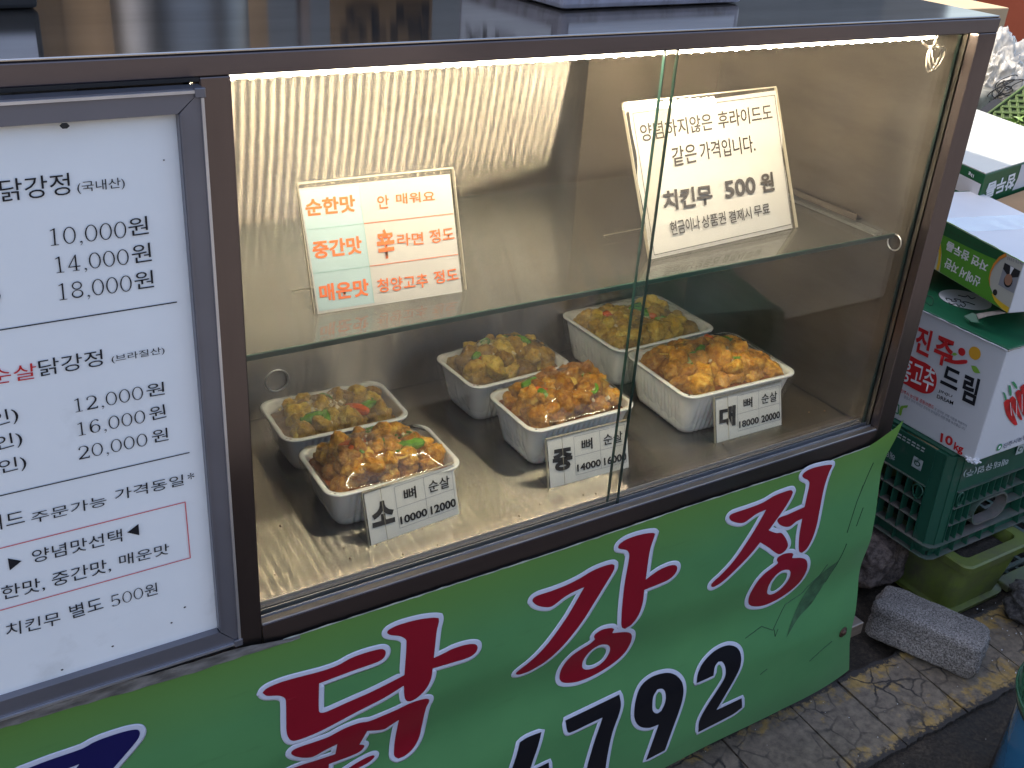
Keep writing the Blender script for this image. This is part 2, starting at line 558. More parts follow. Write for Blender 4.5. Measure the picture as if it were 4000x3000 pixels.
# ---------------------------------------------------------------- measured lettering and print shapes (metres on their planes)
SIGN_SHAPES={"dak_main":[[[-0.0074,-0.0941],[-0.0031,-0.0899],[0.0067,-0.088],[0.0207,-0.0879],[0.0419,-0.0901],[0.0621,-0.0925],[0.0782,-0.0931],[0.0886,-0.0921],[0.1006,-0.089],[0.1156,-0.088],[0.1339,-0.0892],[0.1432,-0.0912],[0.1479,-0.0959],[0.1477,-0.1032],[0.1434,-0.1079],[0.134,-0.1095],[0.108,-0.1095],[0.078,-0.1103],[0.0617,-0.1108],[0.0605,-0.1526],[0.0622,-0.1575],[0.0697,-0.1597],[0.1001,-0.1566],[0.1311,-0.1535],[0.1743,-0.1457],[0.1765,-0.0947],[0.1753,-0.0887],[0.1681,-0.0812],[0.1539,-0.0731],[0.1501,-0.0676],[0.1538,-0.064],[0.1677,-0.0623],[0.193,-0.0645],[0.2124,-0.0693],[0.2207,-0.0731],[0.2212,-0.0792],[0.2189,-0.0913],[0.2177,-0.1039],[0.2155,-0.135],[0.2312,-0.1333],[0.2413,-0.1316],[0.2583,-0.1322],[0.2722,-0.1356],[0.2791,-0.1407],[0.2798,-0.1485],[0.2758,-0.1537],[0.2664,-0.1563],[0.2457,-0.1549],[0.2144,-0.1519],[0.2124,-0.1691],[0.2061,-0.1821],[0.1964,-0.1906],[0.1865,-0.1941],[0.1798,-0.192],[0.1756,-0.1842],[0.1737,-0.1628],[0.1471,-0.1713],[0.1077,-0.1784],[0.0692,-0.1863],[0.0466,-0.1888],[0.0288,-0.1878],[0.0231,-0.1831],[0.0195,-0.1708],[0.0195,-0.1502],[0.02,-0.1191],[0.0177,-0.1126],[0.0116,-0.1071],[-0.0022,-0.1009]]],"dak_sub":[[[0.0241,-0.2076],[0.0254,-0.2029],[0.0343,-0.2011],[0.0538,-0.202],[0.072,-0.2022],[0.092,-0.1982],[0.1123,-0.1981],[0.1265,-0.2019],[0.1409,-0.2018],[0.1636,-0.2004],[0.1833,-0.1976],[0.2016,-0.199],[0.2101,-0.2028],[0.212,-0.2087],[0.2092,-0.2176],[0.208,-0.2313],[0.207,-0.2577],[0.2039,-0.2792],[0.1956,-0.2931],[0.1838,-0.2999],[0.1736,-0.3004],[0.1684,-0.2942],[0.1675,-0.2842],[0.1686,-0.2576],[0.1697,-0.223],[0.1591,-0.2274],[0.1493,-0.2308],[0.125,-0.22],[0.1162,-0.2435],[0.1226,-0.2482],[0.1234,-0.2537],[0.1186,-0.2594],[0.1073,-0.2609],[0.0757,-0.2599],[0.0754,-0.2762],[0.0367,-0.2761],[0.0067,-0.27],[-0.0002,-0.2562],[0.0122,-0.2428],[0.0302,-0.2383],[0.059,-0.2412],[0.0834,-0.2436],[0.0845,-0.2231],[0.0685,-0.2261],[0.0531,-0.2302],[0.0441,-0.227],[0.0309,-0.2169]]],"dak_sub2":[[[0.0831,-0.2927],[0.0992,-0.2845],[0.1218,-0.2776],[0.1365,-0.2768],[0.1395,-0.2809],[0.1316,-0.2869],[0.1121,-0.2913],[0.0829,-0.3094]]],"gang_g":[[[0.3618,-0.0998],[0.3621,-0.0951],[0.3688,-0.0927],[0.3909,-0.0931],[0.4151,-0.0921],[0.4374,-0.0884],[0.456,-0.0832],[0.4753,-0.0817],[0.4892,-0.083],[0.4946,-0.0868],[0.4947,-0.0948],[0.4868,-0.11],[0.4673,-0.1433],[0.4506,-0.1687],[0.4261,-0.1953],[0.3975,-0.2191],[0.3733,-0.2278],[0.3563,-0.2278],[0.3481,-0.2236],[0.3481,-0.219],[0.3677,-0.2066],[0.3941,-0.1844],[0.4197,-0.1536],[0.4328,-0.1324],[0.4463,-0.107],[0.4283,-0.1087],[0.4135,-0.1122],[0.3955,-0.1203],[0.386,-0.1187],[0.3704,-0.1098]]],"gang_a":[[[0.4965,-0.057],[0.4988,-0.052],[0.5101,-0.0479],[0.534,-0.0479],[0.5549,-0.0517],[0.5606,-0.0551],[0.5589,-0.0639],[0.556,-0.0778],[0.5553,-0.0997],[0.5565,-0.1339],[0.5692,-0.128],[0.5812,-0.124],[0.5981,-0.123],[0.6094,-0.1265],[0.6139,-0.1333],[0.6121,-0.1421],[0.6025,-0.1493],[0.5878,-0.1514],[0.5573,-0.1529],[0.5584,-0.1775],[0.5546,-0.1974],[0.5442,-0.2128],[0.5331,-0.2166],[0.5259,-0.2099],[0.5222,-0.1913],[0.5194,-0.1566],[0.5182,-0.1192],[0.5191,-0.0833],[0.5179,-0.075],[0.5128,-0.0674],[0.5,-0.0607]]],"gang_o":[[[0.4757,-0.207],[0.4776,-0.2024],[0.4884,-0.1993],[0.5052,-0.2028],[0.5116,-0.2074],[0.51,-0.2154],[0.5353,-0.2244],[0.5471,-0.2324],[0.5528,-0.2424],[0.5541,-0.2584],[0.5469,-0.2756],[0.5271,-0.2874],[0.4963,-0.2944],[0.4651,-0.2941],[0.4419,-0.2866],[0.4319,-0.2782],[0.4285,-0.2647],[0.4315,-0.2465],[0.4419,-0.2315],[0.457,-0.2239],[0.4706,-0.2198],[0.479,-0.2136]],[[0.4678,-0.2642],[0.4683,-0.2513],[0.4768,-0.2375],[0.4905,-0.2323],[0.5057,-0.2379],[0.5145,-0.2487],[0.5157,-0.2625],[0.5085,-0.275],[0.4945,-0.2801],[0.4797,-0.2782],[0.4712,-0.2723]]],"jeong_j":[[[0.7017,-0.0721],[0.7034,-0.0678],[0.7115,-0.0665],[0.7372,-0.0667],[0.7672,-0.0652],[0.788,-0.0597],[0.8123,-0.0585],[0.8239,-0.0599],[0.8286,-0.0648],[0.8264,-0.074],[0.8145,-0.0942],[0.7917,-0.1231],[0.8107,-0.1343],[0.8205,-0.1369],[0.8296,-0.1455],[0.8407,-0.1615],[0.8435,-0.1708],[0.8389,-0.1777],[0.829,-0.1802],[0.8181,-0.1738],[0.8007,-0.1587],[0.7784,-0.1411],[0.7641,-0.1567],[0.7397,-0.177],[0.7148,-0.1939],[0.6983,-0.1983],[0.6923,-0.1955],[0.6918,-0.1898],[0.7073,-0.179],[0.7293,-0.1591],[0.7543,-0.1231],[0.7669,-0.1013],[0.7771,-0.0808],[0.7582,-0.0829],[0.7482,-0.0866],[0.7362,-0.0912],[0.7249,-0.0891],[0.708,-0.0799]]],"jeong_eo":[[[0.842,-0.0394],[0.8445,-0.0343],[0.8574,-0.0311],[0.8809,-0.0323],[0.9006,-0.0356],[0.9057,-0.0385],[0.9029,-0.0476],[0.8997,-0.0656],[0.8987,-0.0874],[0.9002,-0.1184],[0.9018,-0.15],[0.8988,-0.1743],[0.8912,-0.1909],[0.8816,-0.1958],[0.8742,-0.1906],[0.8677,-0.1704],[0.8643,-0.1484],[0.8632,-0.1238],[0.8501,-0.1254],[0.8397,-0.1303],[0.83,-0.1287],[0.8153,-0.1206],[0.8065,-0.1097],[0.8094,-0.1056],[0.8241,-0.1052],[0.8421,-0.1037],[0.8625,-0.1018],[0.8627,-0.0808],[0.8621,-0.0588],[0.8571,-0.0515],[0.8474,-0.0452]]],"jeong_o":[[[0.8248,-0.1897],[0.8267,-0.1851],[0.839,-0.183],[0.8567,-0.1874],[0.8613,-0.1915],[0.86,-0.1985],[0.8832,-0.2064],[0.8965,-0.2153],[0.9041,-0.2299],[0.9066,-0.2483],[0.9015,-0.2665],[0.8856,-0.2807],[0.8586,-0.2897],[0.8324,-0.291],[0.8096,-0.2846],[0.7943,-0.2744],[0.787,-0.2596],[0.7857,-0.2418],[0.7924,-0.2207],[0.8037,-0.2099],[0.8184,-0.2033],[0.8298,-0.1978]],[[0.8241,-0.2516],[0.8233,-0.2383],[0.8303,-0.2235],[0.843,-0.2177],[0.8583,-0.2215],[0.8656,-0.2295],[0.8682,-0.2435],[0.863,-0.2592],[0.851,-0.2691],[0.8379,-0.2694],[0.8277,-0.2616]]],"n4":[[[0.3613,-0.3534],[0.3741,-0.3509],[0.3987,-0.3521],[0.381,-0.4205],[0.4157,-0.4192],[0.419,-0.4424],[0.433,-0.5025],[0.419,-0.5032],[0.4125,-0.5329],[0.3889,-0.528],[0.3975,-0.4941],[0.3324,-0.4932],[0.3266,-0.471],[0.3463,-0.4107]]],"n7":[[[0.4412,-0.351],[0.4863,-0.35],[0.5416,-0.3479],[0.5447,-0.3706],[0.533,-0.4179],[0.5275,-0.4695],[0.5265,-0.5391],[0.4839,-0.5331],[0.4862,-0.4895],[0.4962,-0.432],[0.5102,-0.3759],[0.4801,-0.3767],[0.4501,-0.377],[0.445,-0.3714]]],"n9":[[[0.573,-0.3969],[0.5732,-0.3732],[0.5822,-0.3511],[0.6007,-0.3424],[0.626,-0.3439],[0.6451,-0.3514],[0.6605,-0.366],[0.6696,-0.3847],[0.6729,-0.4133],[0.6686,-0.4416],[0.6605,-0.4712],[0.65,-0.5109],[0.6108,-0.5126],[0.6288,-0.4463],[0.6091,-0.4437],[0.5895,-0.4316],[0.5782,-0.4154]],[[0.609,-0.3975],[0.609,-0.3789],[0.6163,-0.3689],[0.627,-0.3724],[0.6339,-0.3848],[0.6356,-0.4044],[0.6307,-0.4184],[0.622,-0.4198],[0.613,-0.4115]]],"n2":[[[0.6979,-0.3905],[0.6986,-0.3733],[0.7086,-0.3562],[0.7302,-0.344],[0.7541,-0.3419],[0.7718,-0.3479],[0.7856,-0.3603],[0.7917,-0.3778],[0.7907,-0.3966],[0.7818,-0.4205],[0.7698,-0.4432],[0.7539,-0.4722],[0.8099,-0.4712],[0.8158,-0.4942],[0.7962,-0.5011],[0.721,-0.5061],[0.7187,-0.4791],[0.7302,-0.4533],[0.7471,-0.4274],[0.7591,-0.405],[0.7583,-0.3855],[0.7504,-0.3699],[0.7415,-0.3661],[0.7347,-0.3726],[0.7332,-0.3896]]],"blue":[[[-0.2659,-0.0857],[-0.2379,-0.0839],[-0.2048,-0.0839],[-0.1981,-0.0825],[-0.1932,-0.0809],[-0.1818,-0.0797],[-0.1627,-0.0802],[-0.1512,-0.0821],[-0.1461,-0.0848],[-0.1447,-0.0903],[-0.1467,-0.0962],[-0.1523,-0.1031],[-0.1664,-0.1169],[-0.1805,-0.1301],[-0.2095,-0.1563],[-0.2499,-0.1766],[-0.2877,-0.1833],[-0.2961,-0.1783],[-0.2654,-0.1536],[-0.2327,-0.1296],[-0.2087,-0.1036],[-0.2296,-0.1046],[-0.2594,-0.1098],[-0.2867,-0.114],[-0.3127,-0.1132],[-0.3089,-0.0886]]],"blue2":[[[-0.1562,-0.1635],[-0.1455,-0.1569],[-0.1306,-0.1611],[-0.111,-0.175],[-0.0968,-0.1967],[-0.1046,-0.229],[-0.1463,-0.221],[-0.163,-0.1817]]]}
PLANES={"menu":[[0.0,-0.008,0.0],[1.0,0.0,0.0],[0.0,0.0,1.0]],"flav":[[0.119,0.116,0.307],[0.9998,-0.022,0.0],[0.0068,0.3097,0.9508]],"note":[[0.586,0.108,0.307],[0.9984,0.0573,0.0],[-0.0243,0.4243,0.9052]],"card":[[0.172,0.086,-0.007],[0.9961,0.0879,0.0],[-0.0246,0.2786,0.9601]],"carton":[[1.473,0.1,-0.25],[0.0,-1.0,0.0],[0.0,0.0,1.0]],"cartonF":[[1.473,0.1,-0.25],[1.0,0.0,0.0],[0.0,0.0,1.0]],"lid":[[1.505,0.139,0.05],[-0.2501,-0.9682,0.0],[0.0,0.0,1.0]],"aL":[[1.787,0.447,0.2],[-0.2201,-0.9755,0.0],[0.0,0.0,1.0]],"aF":[[1.787,0.447,0.2],[0.9854,0.1701,0.0],[0.0,0.0,1.0]],"crL":[[1.445,0.125,-0.48],[0.0,-1.0,0.0],[0.0,0.0,1.0]],"crF":[[1.445,0.125,-0.48],[1.0,0.0,0.0],[0.0,0.0,1.0]]}
TEXTS=[["menu","닭강정",[-0.1957,0.5136],[-0.1432,0.5141],[-0.1939,0.5317],"n","ink"],["menu","(국내산)",[-0.1379,0.5135],[-0.1,0.5138],[-0.137,0.5238],"n","ink"],["menu","10,000",[-0.1661,0.4724],[-0.1027,0.4712],[-0.1645,0.4872],"d","ink"],["menu","원",[-0.1009,0.472],[-0.0843,0.4723],[-0.1001,0.4881],"n","ink"],["menu","14,000",[-0.1647,0.448],[-0.1028,0.4469],[-0.1646,0.4624],"d","ink"],["menu","원",[-0.1005,0.447],[-0.084,0.4473],[-0.0998,0.4639],"n","ink"],["menu","18,000",[-0.1654,0.4234],[-0.1029,0.422],[-0.1644,0.4385],"d","ink"],["menu","원",[-0.1007,0.4227],[-0.0843,0.4226],[-0.1001,0.4389],"n","ink"],["menu","인)",[-0.242,0.4268],[-0.2081,0.427],[-0.239,0.4456],"n","ink"],["menu","순살",[-0.2282,0.356],[-0.1903,0.3548],[-0.2265,0.3709],"n","rouge"],["menu","닭강정",[-0.1879,0.3556],[-0.1349,0.3555],[-0.1869,0.3716],"n","ink"],["menu","(브라질산)",[-0.1274,0.3556],[-0.0806,0.3555],[-0.1275,0.3637],"n","ink"],["menu","12,000",[-0.1654,0.3143],[-0.1032,0.3143],[-0.1653,0.328],"d","ink"],["menu","원",[-0.1006,0.3152],[-0.0841,0.3146],[-0.1006,0.3286],"n","ink"],["menu","16,000",[-0.1657,0.2898],[-0.1037,0.2893],[-0.1652,0.3035],"d","ink"],["menu","원",[-0.0998,0.2898],[-0.0847,0.2903],[-0.1004,0.3041],"n","ink"],["menu","20,000",[-0.1665,0.2652],[-0.104,0.2644],[-0.1661,0.2789],"d","ink"],["menu","원",[-0.1,0.2656],[-0.0848,0.2652],[-0.1003,0.2794],"n","ink"],["menu","인)",[-0.2324,0.3127],[-0.2097,0.3155],[-0.2305,0.3295],"n","ink"],["menu","인)",[-0.2325,0.2895],[-0.2099,0.2914],[-0.2307,0.306],"n","ink"],["menu","인)",[-0.2326,0.2658],[-0.2101,0.2668],[-0.2308,0.2819],"n","ink"],["menu","이드",[-0.2521,0.2111],[-0.2196,0.2107],[-0.2503,0.2272],"n","ink"],["menu","주문가능",[-0.2141,0.209],[-0.1476,0.2095],[-0.2128,0.2209],"n","ink"],["menu","가격동일",[-0.1396,0.2119],[-0.0745,0.2112],[-0.1387,0.2243],"n","ink"],["menu","*",[-0.07,0.2156],[-0.0637,0.2162],[-0.0698,0.2228],"n","ink"],["menu","양념맛선택",[-0.2191,0.1655],[-0.1378,0.1643],[-0.2177,0.1803],"n","ink"],["menu","한맛,",[-0.2502,0.1328],[-0.2126,0.1312],[-0.2484,0.1493],"n","ink"],["menu","중간맛,",[-0.2059,0.1321],[-0.1517,0.1321],[-0.2041,0.1489],"n","ink"],["menu","매운맛",[-0.1434,0.1359],[-0.095,0.1347],[-0.1427,0.1489],"n","ink"],["menu","치킨무",[-0.2527,0.0901],[-0.2043,0.0872],[-0.2509,0.1055],"n","ink"],["menu","별도",[-0.1944,0.0894],[-0.1635,0.0897],[-0.1947,0.1059],"n","ink"],["menu","500",[-0.1562,0.0896],[-0.1242,0.09],[-0.1558,0.1035],"d","ink"],["menu","원",[-0.1229,0.0895],[-0.1104,0.0893],[-0.1226,0.1044],"n","ink"],["flav","순한맛",[0.0019,0.1082],[0.0602,0.1074],[0.0032,0.127],"b","orange"],["flav","중간맛",[0.0038,0.0613],[0.062,0.0605],[0.0042,0.081],"b","orange"],["flav","매운맛",[0.005,0.0135],[0.064,0.0121],[0.0053,0.033],"b","orange"],["flav","안",[0.0868,0.1073],[0.1012,0.1071],[0.0877,0.1223],"m","orange"],["flav","매워요",[0.1101,0.11],[0.1594,0.1086],[0.1108,0.1221],"m","orange"],["flav","辛",[0.0801,0.0508],[0.1017,0.0508],[0.0822,0.0842],"b","orange"],["flav","라면",[0.1055,0.0628],[0.1384,0.0611],[0.1066,0.077],"m","orange"],["flav","정도",[0.1471,0.0607],[0.1793,0.0611],[0.1467,0.0765],"m","orange"],["flav","청양고추",[0.0744,0.0134],[0.1386,0.0112],[0.075,0.0296],"m","orange"],["flav","정도",[0.1469,0.0129],[0.1789,0.0134],[0.1467,0.0282],"m","orange"],["note","양념하지않은",[0.0162,0.1521],[0.1479,0.1559],[0.0188,0.1753],"m","grey"],["note","후라이드도",[0.1586,0.1558],[0.2676,0.1588],[0.1633,0.1791],"m","grey"],["note","같은",[0.0637,0.1144],[0.1092,0.116],[0.0684,0.1403],"m","grey"],["note","가격입니다.",[0.1157,0.117],[0.2235,0.1174],[0.1183,0.1411],"m","grey"],["note","치킨무",[0.0343,0.0577],[0.1256,0.0564],[0.04,0.085],"b","grey"],["note","500",[0.1503,0.0601],[0.2118,0.06],[0.1541,0.0845],"b","grey"],["note","원",[0.2219,0.0597],[0.2495,0.0597],[0.2261,0.0864],"b","grey"],["note","현금이나",[0.0402,0.0245],[0.0948,0.0258],[0.0422,0.0434],"m","grey"],["note","상품권",[0.0982,0.0258],[0.1444,0.0264],[0.1007,0.0431],"m","grey"],["note","결제시",[0.151,0.0254],[0.1955,0.0262],[0.1519,0.0426],"m","grey"],["note","무료",[0.2007,0.0272],[0.2334,0.028],[0.2029,0.0427],"m","grey"],["card","SIZE",[0.0049,0.0223],[0.0379,0.0204],[0.0064,0.0549],"b","ink"],["card","뼈",[0.055,0.0428],[0.0736,0.0425],[0.0557,0.0595],"b","ink"],["card","순살",[0.0926,0.0429],[0.1257,0.0416],[0.0925,0.0592],"b","ink"],["card","P1",[0.0452,0.0139],[0.0861,0.0135],[0.0454,0.0248],"b","ink"],["card","P2",[0.0915,0.0126],[0.1314,0.0123],[0.0914,0.0244],"b","ink"],["carton","진",[-0.1926,0.16],[-0.1561,0.16],[-0.2019,0.2163],"b","rouge"],["carton","주",[-0.1459,0.157],[-0.1022,0.1593],[-0.1515,0.2142],"b","rouge"],["carton","홍고추",[-0.2083,0.0868],[-0.1263,0.0929],[-0.2128,0.1397],"m","white"],["carton","드",[-0.1156,0.1228],[-0.0758,0.124],[-0.1143,0.1632],"b","ink"],["carton","림",[-0.0643,0.1116],[-0.0307,0.1128],[-0.0718,0.1677],"b","ink"],["carton","JINJU",[-0.1138,0.1023],[-0.0814,0.1047],[-0.1142,0.1095],"m","ink"],["carton","DREAM",[-0.1134,0.0899],[-0.0751,0.0928],[-0.114,0.0978],"m","ink"],["carton","진주시 농산물 공동브랜드",[-0.1967,0.0619],[-0.1133,0.0634],[-0.1969,0.0702],"m","rouge"],["carton","로 엄격한 선별 기준을 적용하여",[-0.1114,0.0632],[-0.0339,0.0634],[-0.1116,0.0691],"n","slate"],["carton","품질과 맛이 뛰어난 진주의 보석같이 귀한 명품 농산물입니다",[-0.1859,0.0538],[-0.0352,0.0553],[-0.1858,0.0602],"n","slate"],["carton","10",[-0.0796,0.0056],[-0.0511,0.0098],[-0.083,0.0253],"b","rouge"],["carton","kg",[-0.0465,0.001],[-0.0253,0.0035],[-0.0481,0.0228],"b","rouge"],["cartonF","진주시농협",[0.0893,0.0094],[0.1647,0.0139],[0.0818,0.0215],"m","slate"],["lid","자연 참두릅",[-0.0813,0.0691],[-0.2051,0.069],[-0.0844,0.0496],"b","white"],["lid","산에서 자란",[-0.0883,0.0345],[-0.1957,0.0364],[-0.0944,0.0134],"b","white"],["lid","농업회사법인",[-0.0879,0.0853],[-0.2311,0.0849],[-0.0939,0.0893],"n","moss"],["lid","010-3673-2355",[0.017,0.1033],[-0.042,0.0969],[0.0169,0.0988],"n","slate"],["aL","1kg",[-0.031,-0.0087],[-0.0486,-0.0081],[-0.0298,-0.0179],"b","white"],["aF","참두릅",[0.1571,-0.0185],[0.0221,-0.0241],[0.1627,-0.0552],"b","white"],["crF","해태유업(주)",[0.199,0.1861],[0.0489,0.1934],[0.2065,0.1655],"m","pale"],["crL","해태유업(주)",[-0.1266,0.1766],[-0.2113,0.1702],[-0.1225,0.1578],"m","pale"]]
SHAPES={"rule":[["menu",[[-0.2124,0.4046],[-0.0656,0.4051]]],["menu",[[-0.2356,0.2453],[-0.0663,0.2471]]]],"redbox":[["menu",[[-0.2437,0.1898],[-0.0744,0.1923],[-0.0752,0.1245],[-0.2537,0.1209]]]],"tri":[["menu",[[-0.2389,0.1783],[-0.2279,0.1715],[-0.2391,0.1645]]],["menu",[[-0.1324,0.1729],[-0.1211,0.1795],[-0.1215,0.1661]]]],"fpaper":[["flav",[[-0.0022,0.1388],[0.1823,0.1376],[0.1822,-0.0011],[0.0003,0.0007]]]],"fcol":[["flav",[[-0.0011,0.1367],[0.0672,0.1351],[0.0684,0.0028],[0.0022,0.0035]]]],"fteal":[["flav",[[0.0006,0.0941],[0.0676,0.0932]]],["flav",[[0.0009,0.046],[0.0679,0.0451]]]],"forange":[["flav",[[0.0676,0.0932],[0.1812,0.092]]],["flav",[[0.0684,0.045],[0.1817,0.044]]]],"npaper":[["note",[[0.0045,0.1949],[0.284,0.1998],[0.2762,0.0014],[-0.0008,-0.0006]]]],"nborder":[["note",[[0.0092,0.1902],[0.2792,0.1931],[0.2735,0.0072],[0.0053,0.0042]]]],"nfold":[["note",[[0.0073,0.098],[0.2771,0.0993]]]],"cpaper":[["card",[[0.0005,0.0719],[0.1327,0.0661],[0.1363,-0.0027],[0.0005,-0.0007]]]],"cgrid":[["card",[[0.041,0.0675],[0.1323,0.0634],[0.1328,-0.0001],[0.0427,0.0014]]]],"cmid":[["card",[[0.0433,0.0361],[0.1318,0.0333]]]],"cmidv":[["card",[[0.0862,0.066],[0.0887,0.0001]]]],"blob":[["carton",[[-0.2104,0.1458],[-0.1748,0.1461],[-0.1563,0.1473],[-0.1343,0.1406],[-0.1238,0.1237],[-0.1253,0.0984],[-0.1428,0.0853],[-0.1667,0.083],[-0.1891,0.0834],[-0.2086,0.0828],[-0.2339,0.0911],[-0.2361,0.1279]]]],"smile":[["carton",[[-0.118,0.177],[-0.0987,0.1811],[-0.0747,0.1929],[-0.0714,0.1902],[-0.0735,0.1853],[-0.0965,0.1739],[-0.1209,0.1697]]]],"dots":[["carton",[[-0.0889,0.2038],[-0.0816,0.207],[-0.062,0.2131],[-0.0503,0.2185]]]],"leaf":[["carton",[[-0.1093,0.1905],[-0.1032,0.1956],[-0.0961,0.1953],[-0.1014,0.1898]]],["carton",[[-0.0623,0.1867],[-0.0512,0.1891],[-0.0387,0.1805],[-0.0523,0.1769]]]],"mi":[["carton",[[-0.2053,0.0281],[-0.1925,0.0333],[-0.1889,0.0144],[-0.2035,0.0121]]]],"mi2":[["carton",[[-0.1878,0.0318],[-0.1811,0.0378],[-0.1717,0.0438],[-0.1724,0.037],[-0.1807,0.0316],[-0.1813,0.0145],[-0.1858,0.0134]]]],"pep":[["cartonF",[[0.0399,0.1273],[0.0475,0.1327],[0.0612,0.1247],[0.0787,0.1013],[0.1004,0.0765],[0.1145,0.0594],[0.1064,0.0597],[0.0835,0.0757],[0.0595,0.0987]]],["cartonF",[[0.055,0.131],[0.0627,0.1364],[0.0777,0.1257],[0.1018,0.0958],[0.1239,0.0708],[0.1239,0.067],[0.1056,0.0802],[0.0762,0.1068]]],["cartonF",[[0.0684,0.1422],[0.0742,0.148],[0.0881,0.1401],[0.1168,0.1045],[0.1397,0.0744],[0.1397,0.0669],[0.1174,0.0847],[0.0891,0.1158]]],["cartonF",[[0.0793,0.1516],[0.087,0.157],[0.0997,0.1518],[0.1318,0.1131],[0.1543,0.0808],[0.149,0.0771],[0.1227,0.1031],[0.0969,0.1285]]]],"stem":[["cartonF",[[0.0231,0.1537],[0.0311,0.1507],[0.0457,0.1331],[0.0418,0.1321],[0.0316,0.1459]]],["cartonF",[[0.0358,0.1661],[0.0427,0.164],[0.0577,0.1399],[0.0527,0.1398]]],["cartonF",[[0.0433,0.1714],[0.0502,0.1711],[0.0705,0.1524],[0.0665,0.1516]]]],"nh":[["cartonF",[[0.0756,0.0168],[0.0834,0.0147]]]],"lidgreen":[["lid",[[-0.2377,0.1014],[-0.0529,0.108],[-0.0725,0.0772],[-0.0703,0.0529],[-0.0567,0.0332],[-0.03,0.0159],[0.0211,0.0099],[-0.2378,-0.0055],[-0.2087,-0.0022],[-0.2156,0.0245],[-0.2354,0.052]]]],"liddark":[["lid",[[-0.2377,0.1014],[-0.0529,0.108],[-0.057,0.0972],[-0.2392,0.0804]]]],"lidorange":[["lid",[[-0.0621,0.1045],[-0.0506,0.1074],[-0.0688,0.0787],[-0.0682,0.057],[-0.0565,0.038],[-0.0621,0.0357],[-0.0727,0.0551],[-0.0746,0.0795]]]],"lidyellow":[["lid",[[-0.0407,0.0208],[-0.0209,0.0198],[0.0215,0.0289],[0.0211,0.0099],[-0.0004,0.0114],[-0.0229,0.0142]]]],"lidyellowL":[["lid",[[-0.2381,0.0526],[-0.2225,0.0385],[-0.2145,0.0216],[-0.2101,-0.0019],[-0.2221,-0.0034],[-0.2264,0.0169],[-0.2344,0.0339]]]],"photo":[["lid",[[-0.0347,0.0844],[0.0034,0.085],[-0.0038,0.0425],[-0.0443,0.0402]]]],"hole":[["lid",[[-0.0325,0.0314],[-0.0258,0.0343]]]],"awhite":[["aF",[[0.1619,-0.005],[0.1832,-0.0045],[0.2509,-0.0052],[0.2978,-0.0767],[0.164,-0.0572],[0.1732,-0.0352]]]],"agrey":[["aL",[[-0.0882,-0.0236],[0.0008,-0.0213],[0.0062,-0.0411],[-0.0462,-0.0528],[-0.0863,-0.0354]]]]}

# ================================================================ large structure: ground, wall, street
GZ = -0.62
def ground_mat():
    m, nt, out = new_mat('wet_dark_asphalt')
    b = nt.nodes.new("ShaderNodeBsdfPrincipled")
    b.inputs["Specular IOR Level"].default_value = 0.25
    vec = coords(nt)
    f = noise_n(nt, vec, 9, 8, 0.7)
    f2 = noise_n(nt, vec, 130, 6, 0.75)
    c1 = ramp(nt, f, [(0.35, (0.020, 0.0145, 0.010)), (0.65, (0.062, 0.047, 0.034))])
    c2 = ramp(nt, f2, [(0.42, (0.35, 0.35, 0.35)), (0.75, (1.6, 1.6, 1.6))])
    c = mixc(nt, 1.0, c1, c2, 'MULTIPLY')
    nt.links.new(c, b.inputs["Base Color"])
    r = ramp(nt, f, [(0.35, (0.45, 0.45, 0.45)), (0.7, (0.85, 0.85, 0.85))])
    nt.links.new(r, b.inputs["Roughness"])
    bp = nt.nodes.new("ShaderNodeBump")
    bp.inputs["Strength"].default_value = 0.7
    bp.inputs["Distance"].default_value = 0.004
    nt.links.new(f2, bp.inputs["Height"])
    nt.links.new(bp.outputs[0], b.inputs["Normal"])
    nt.links.new(b.outputs[0], out.inputs[0])
    return m
M['asphalt'] = ground_mat()

# ground: fine uneven sheet near the stall, coarse beyond, one mesh to the horizon
def ground_mesh():
    xs = [-150, -40, -12, -5, -2, -1] + [-0.5 + i * 0.035 for i in range(80)] + [2.6, 3.2, 4, 6, 12, 40, 150]
    ys = [-150, -40, -12, -5, -2.2, -1.2] + [-0.7 + i * 0.035 for i in range(40)] + [0.9, 1.3, 2, 4, 12, 40, 150]
    vs, fs = [], []
    for x in xs:
        for y in ys:
            near = 1 if (-0.5 <= x <= 2.3 and -0.7 <= y <= 0.7) else 0
            z = GZ + near * 0.006 * (noise.noise(Vector((x * 7, y * 7, 0))) + 0.5 * noise.noise(Vector((x * 21, y * 21, 3)))) - 0.004 * near
            vs.append((x, y, z - 0.002))
    ny = len(ys)
    for i in range(len(xs) - 1):
        for j in range(ny - 1):
            fs.append([i * ny + j, (i + 1) * ny + j, (i + 1) * ny + j + 1, i * ny + j + 1])
    return md("ground", vs, fs)
g = obj('ground', ground_mesh(), M['asphalt'], smooth=True)
g['kind'] = 'structure'

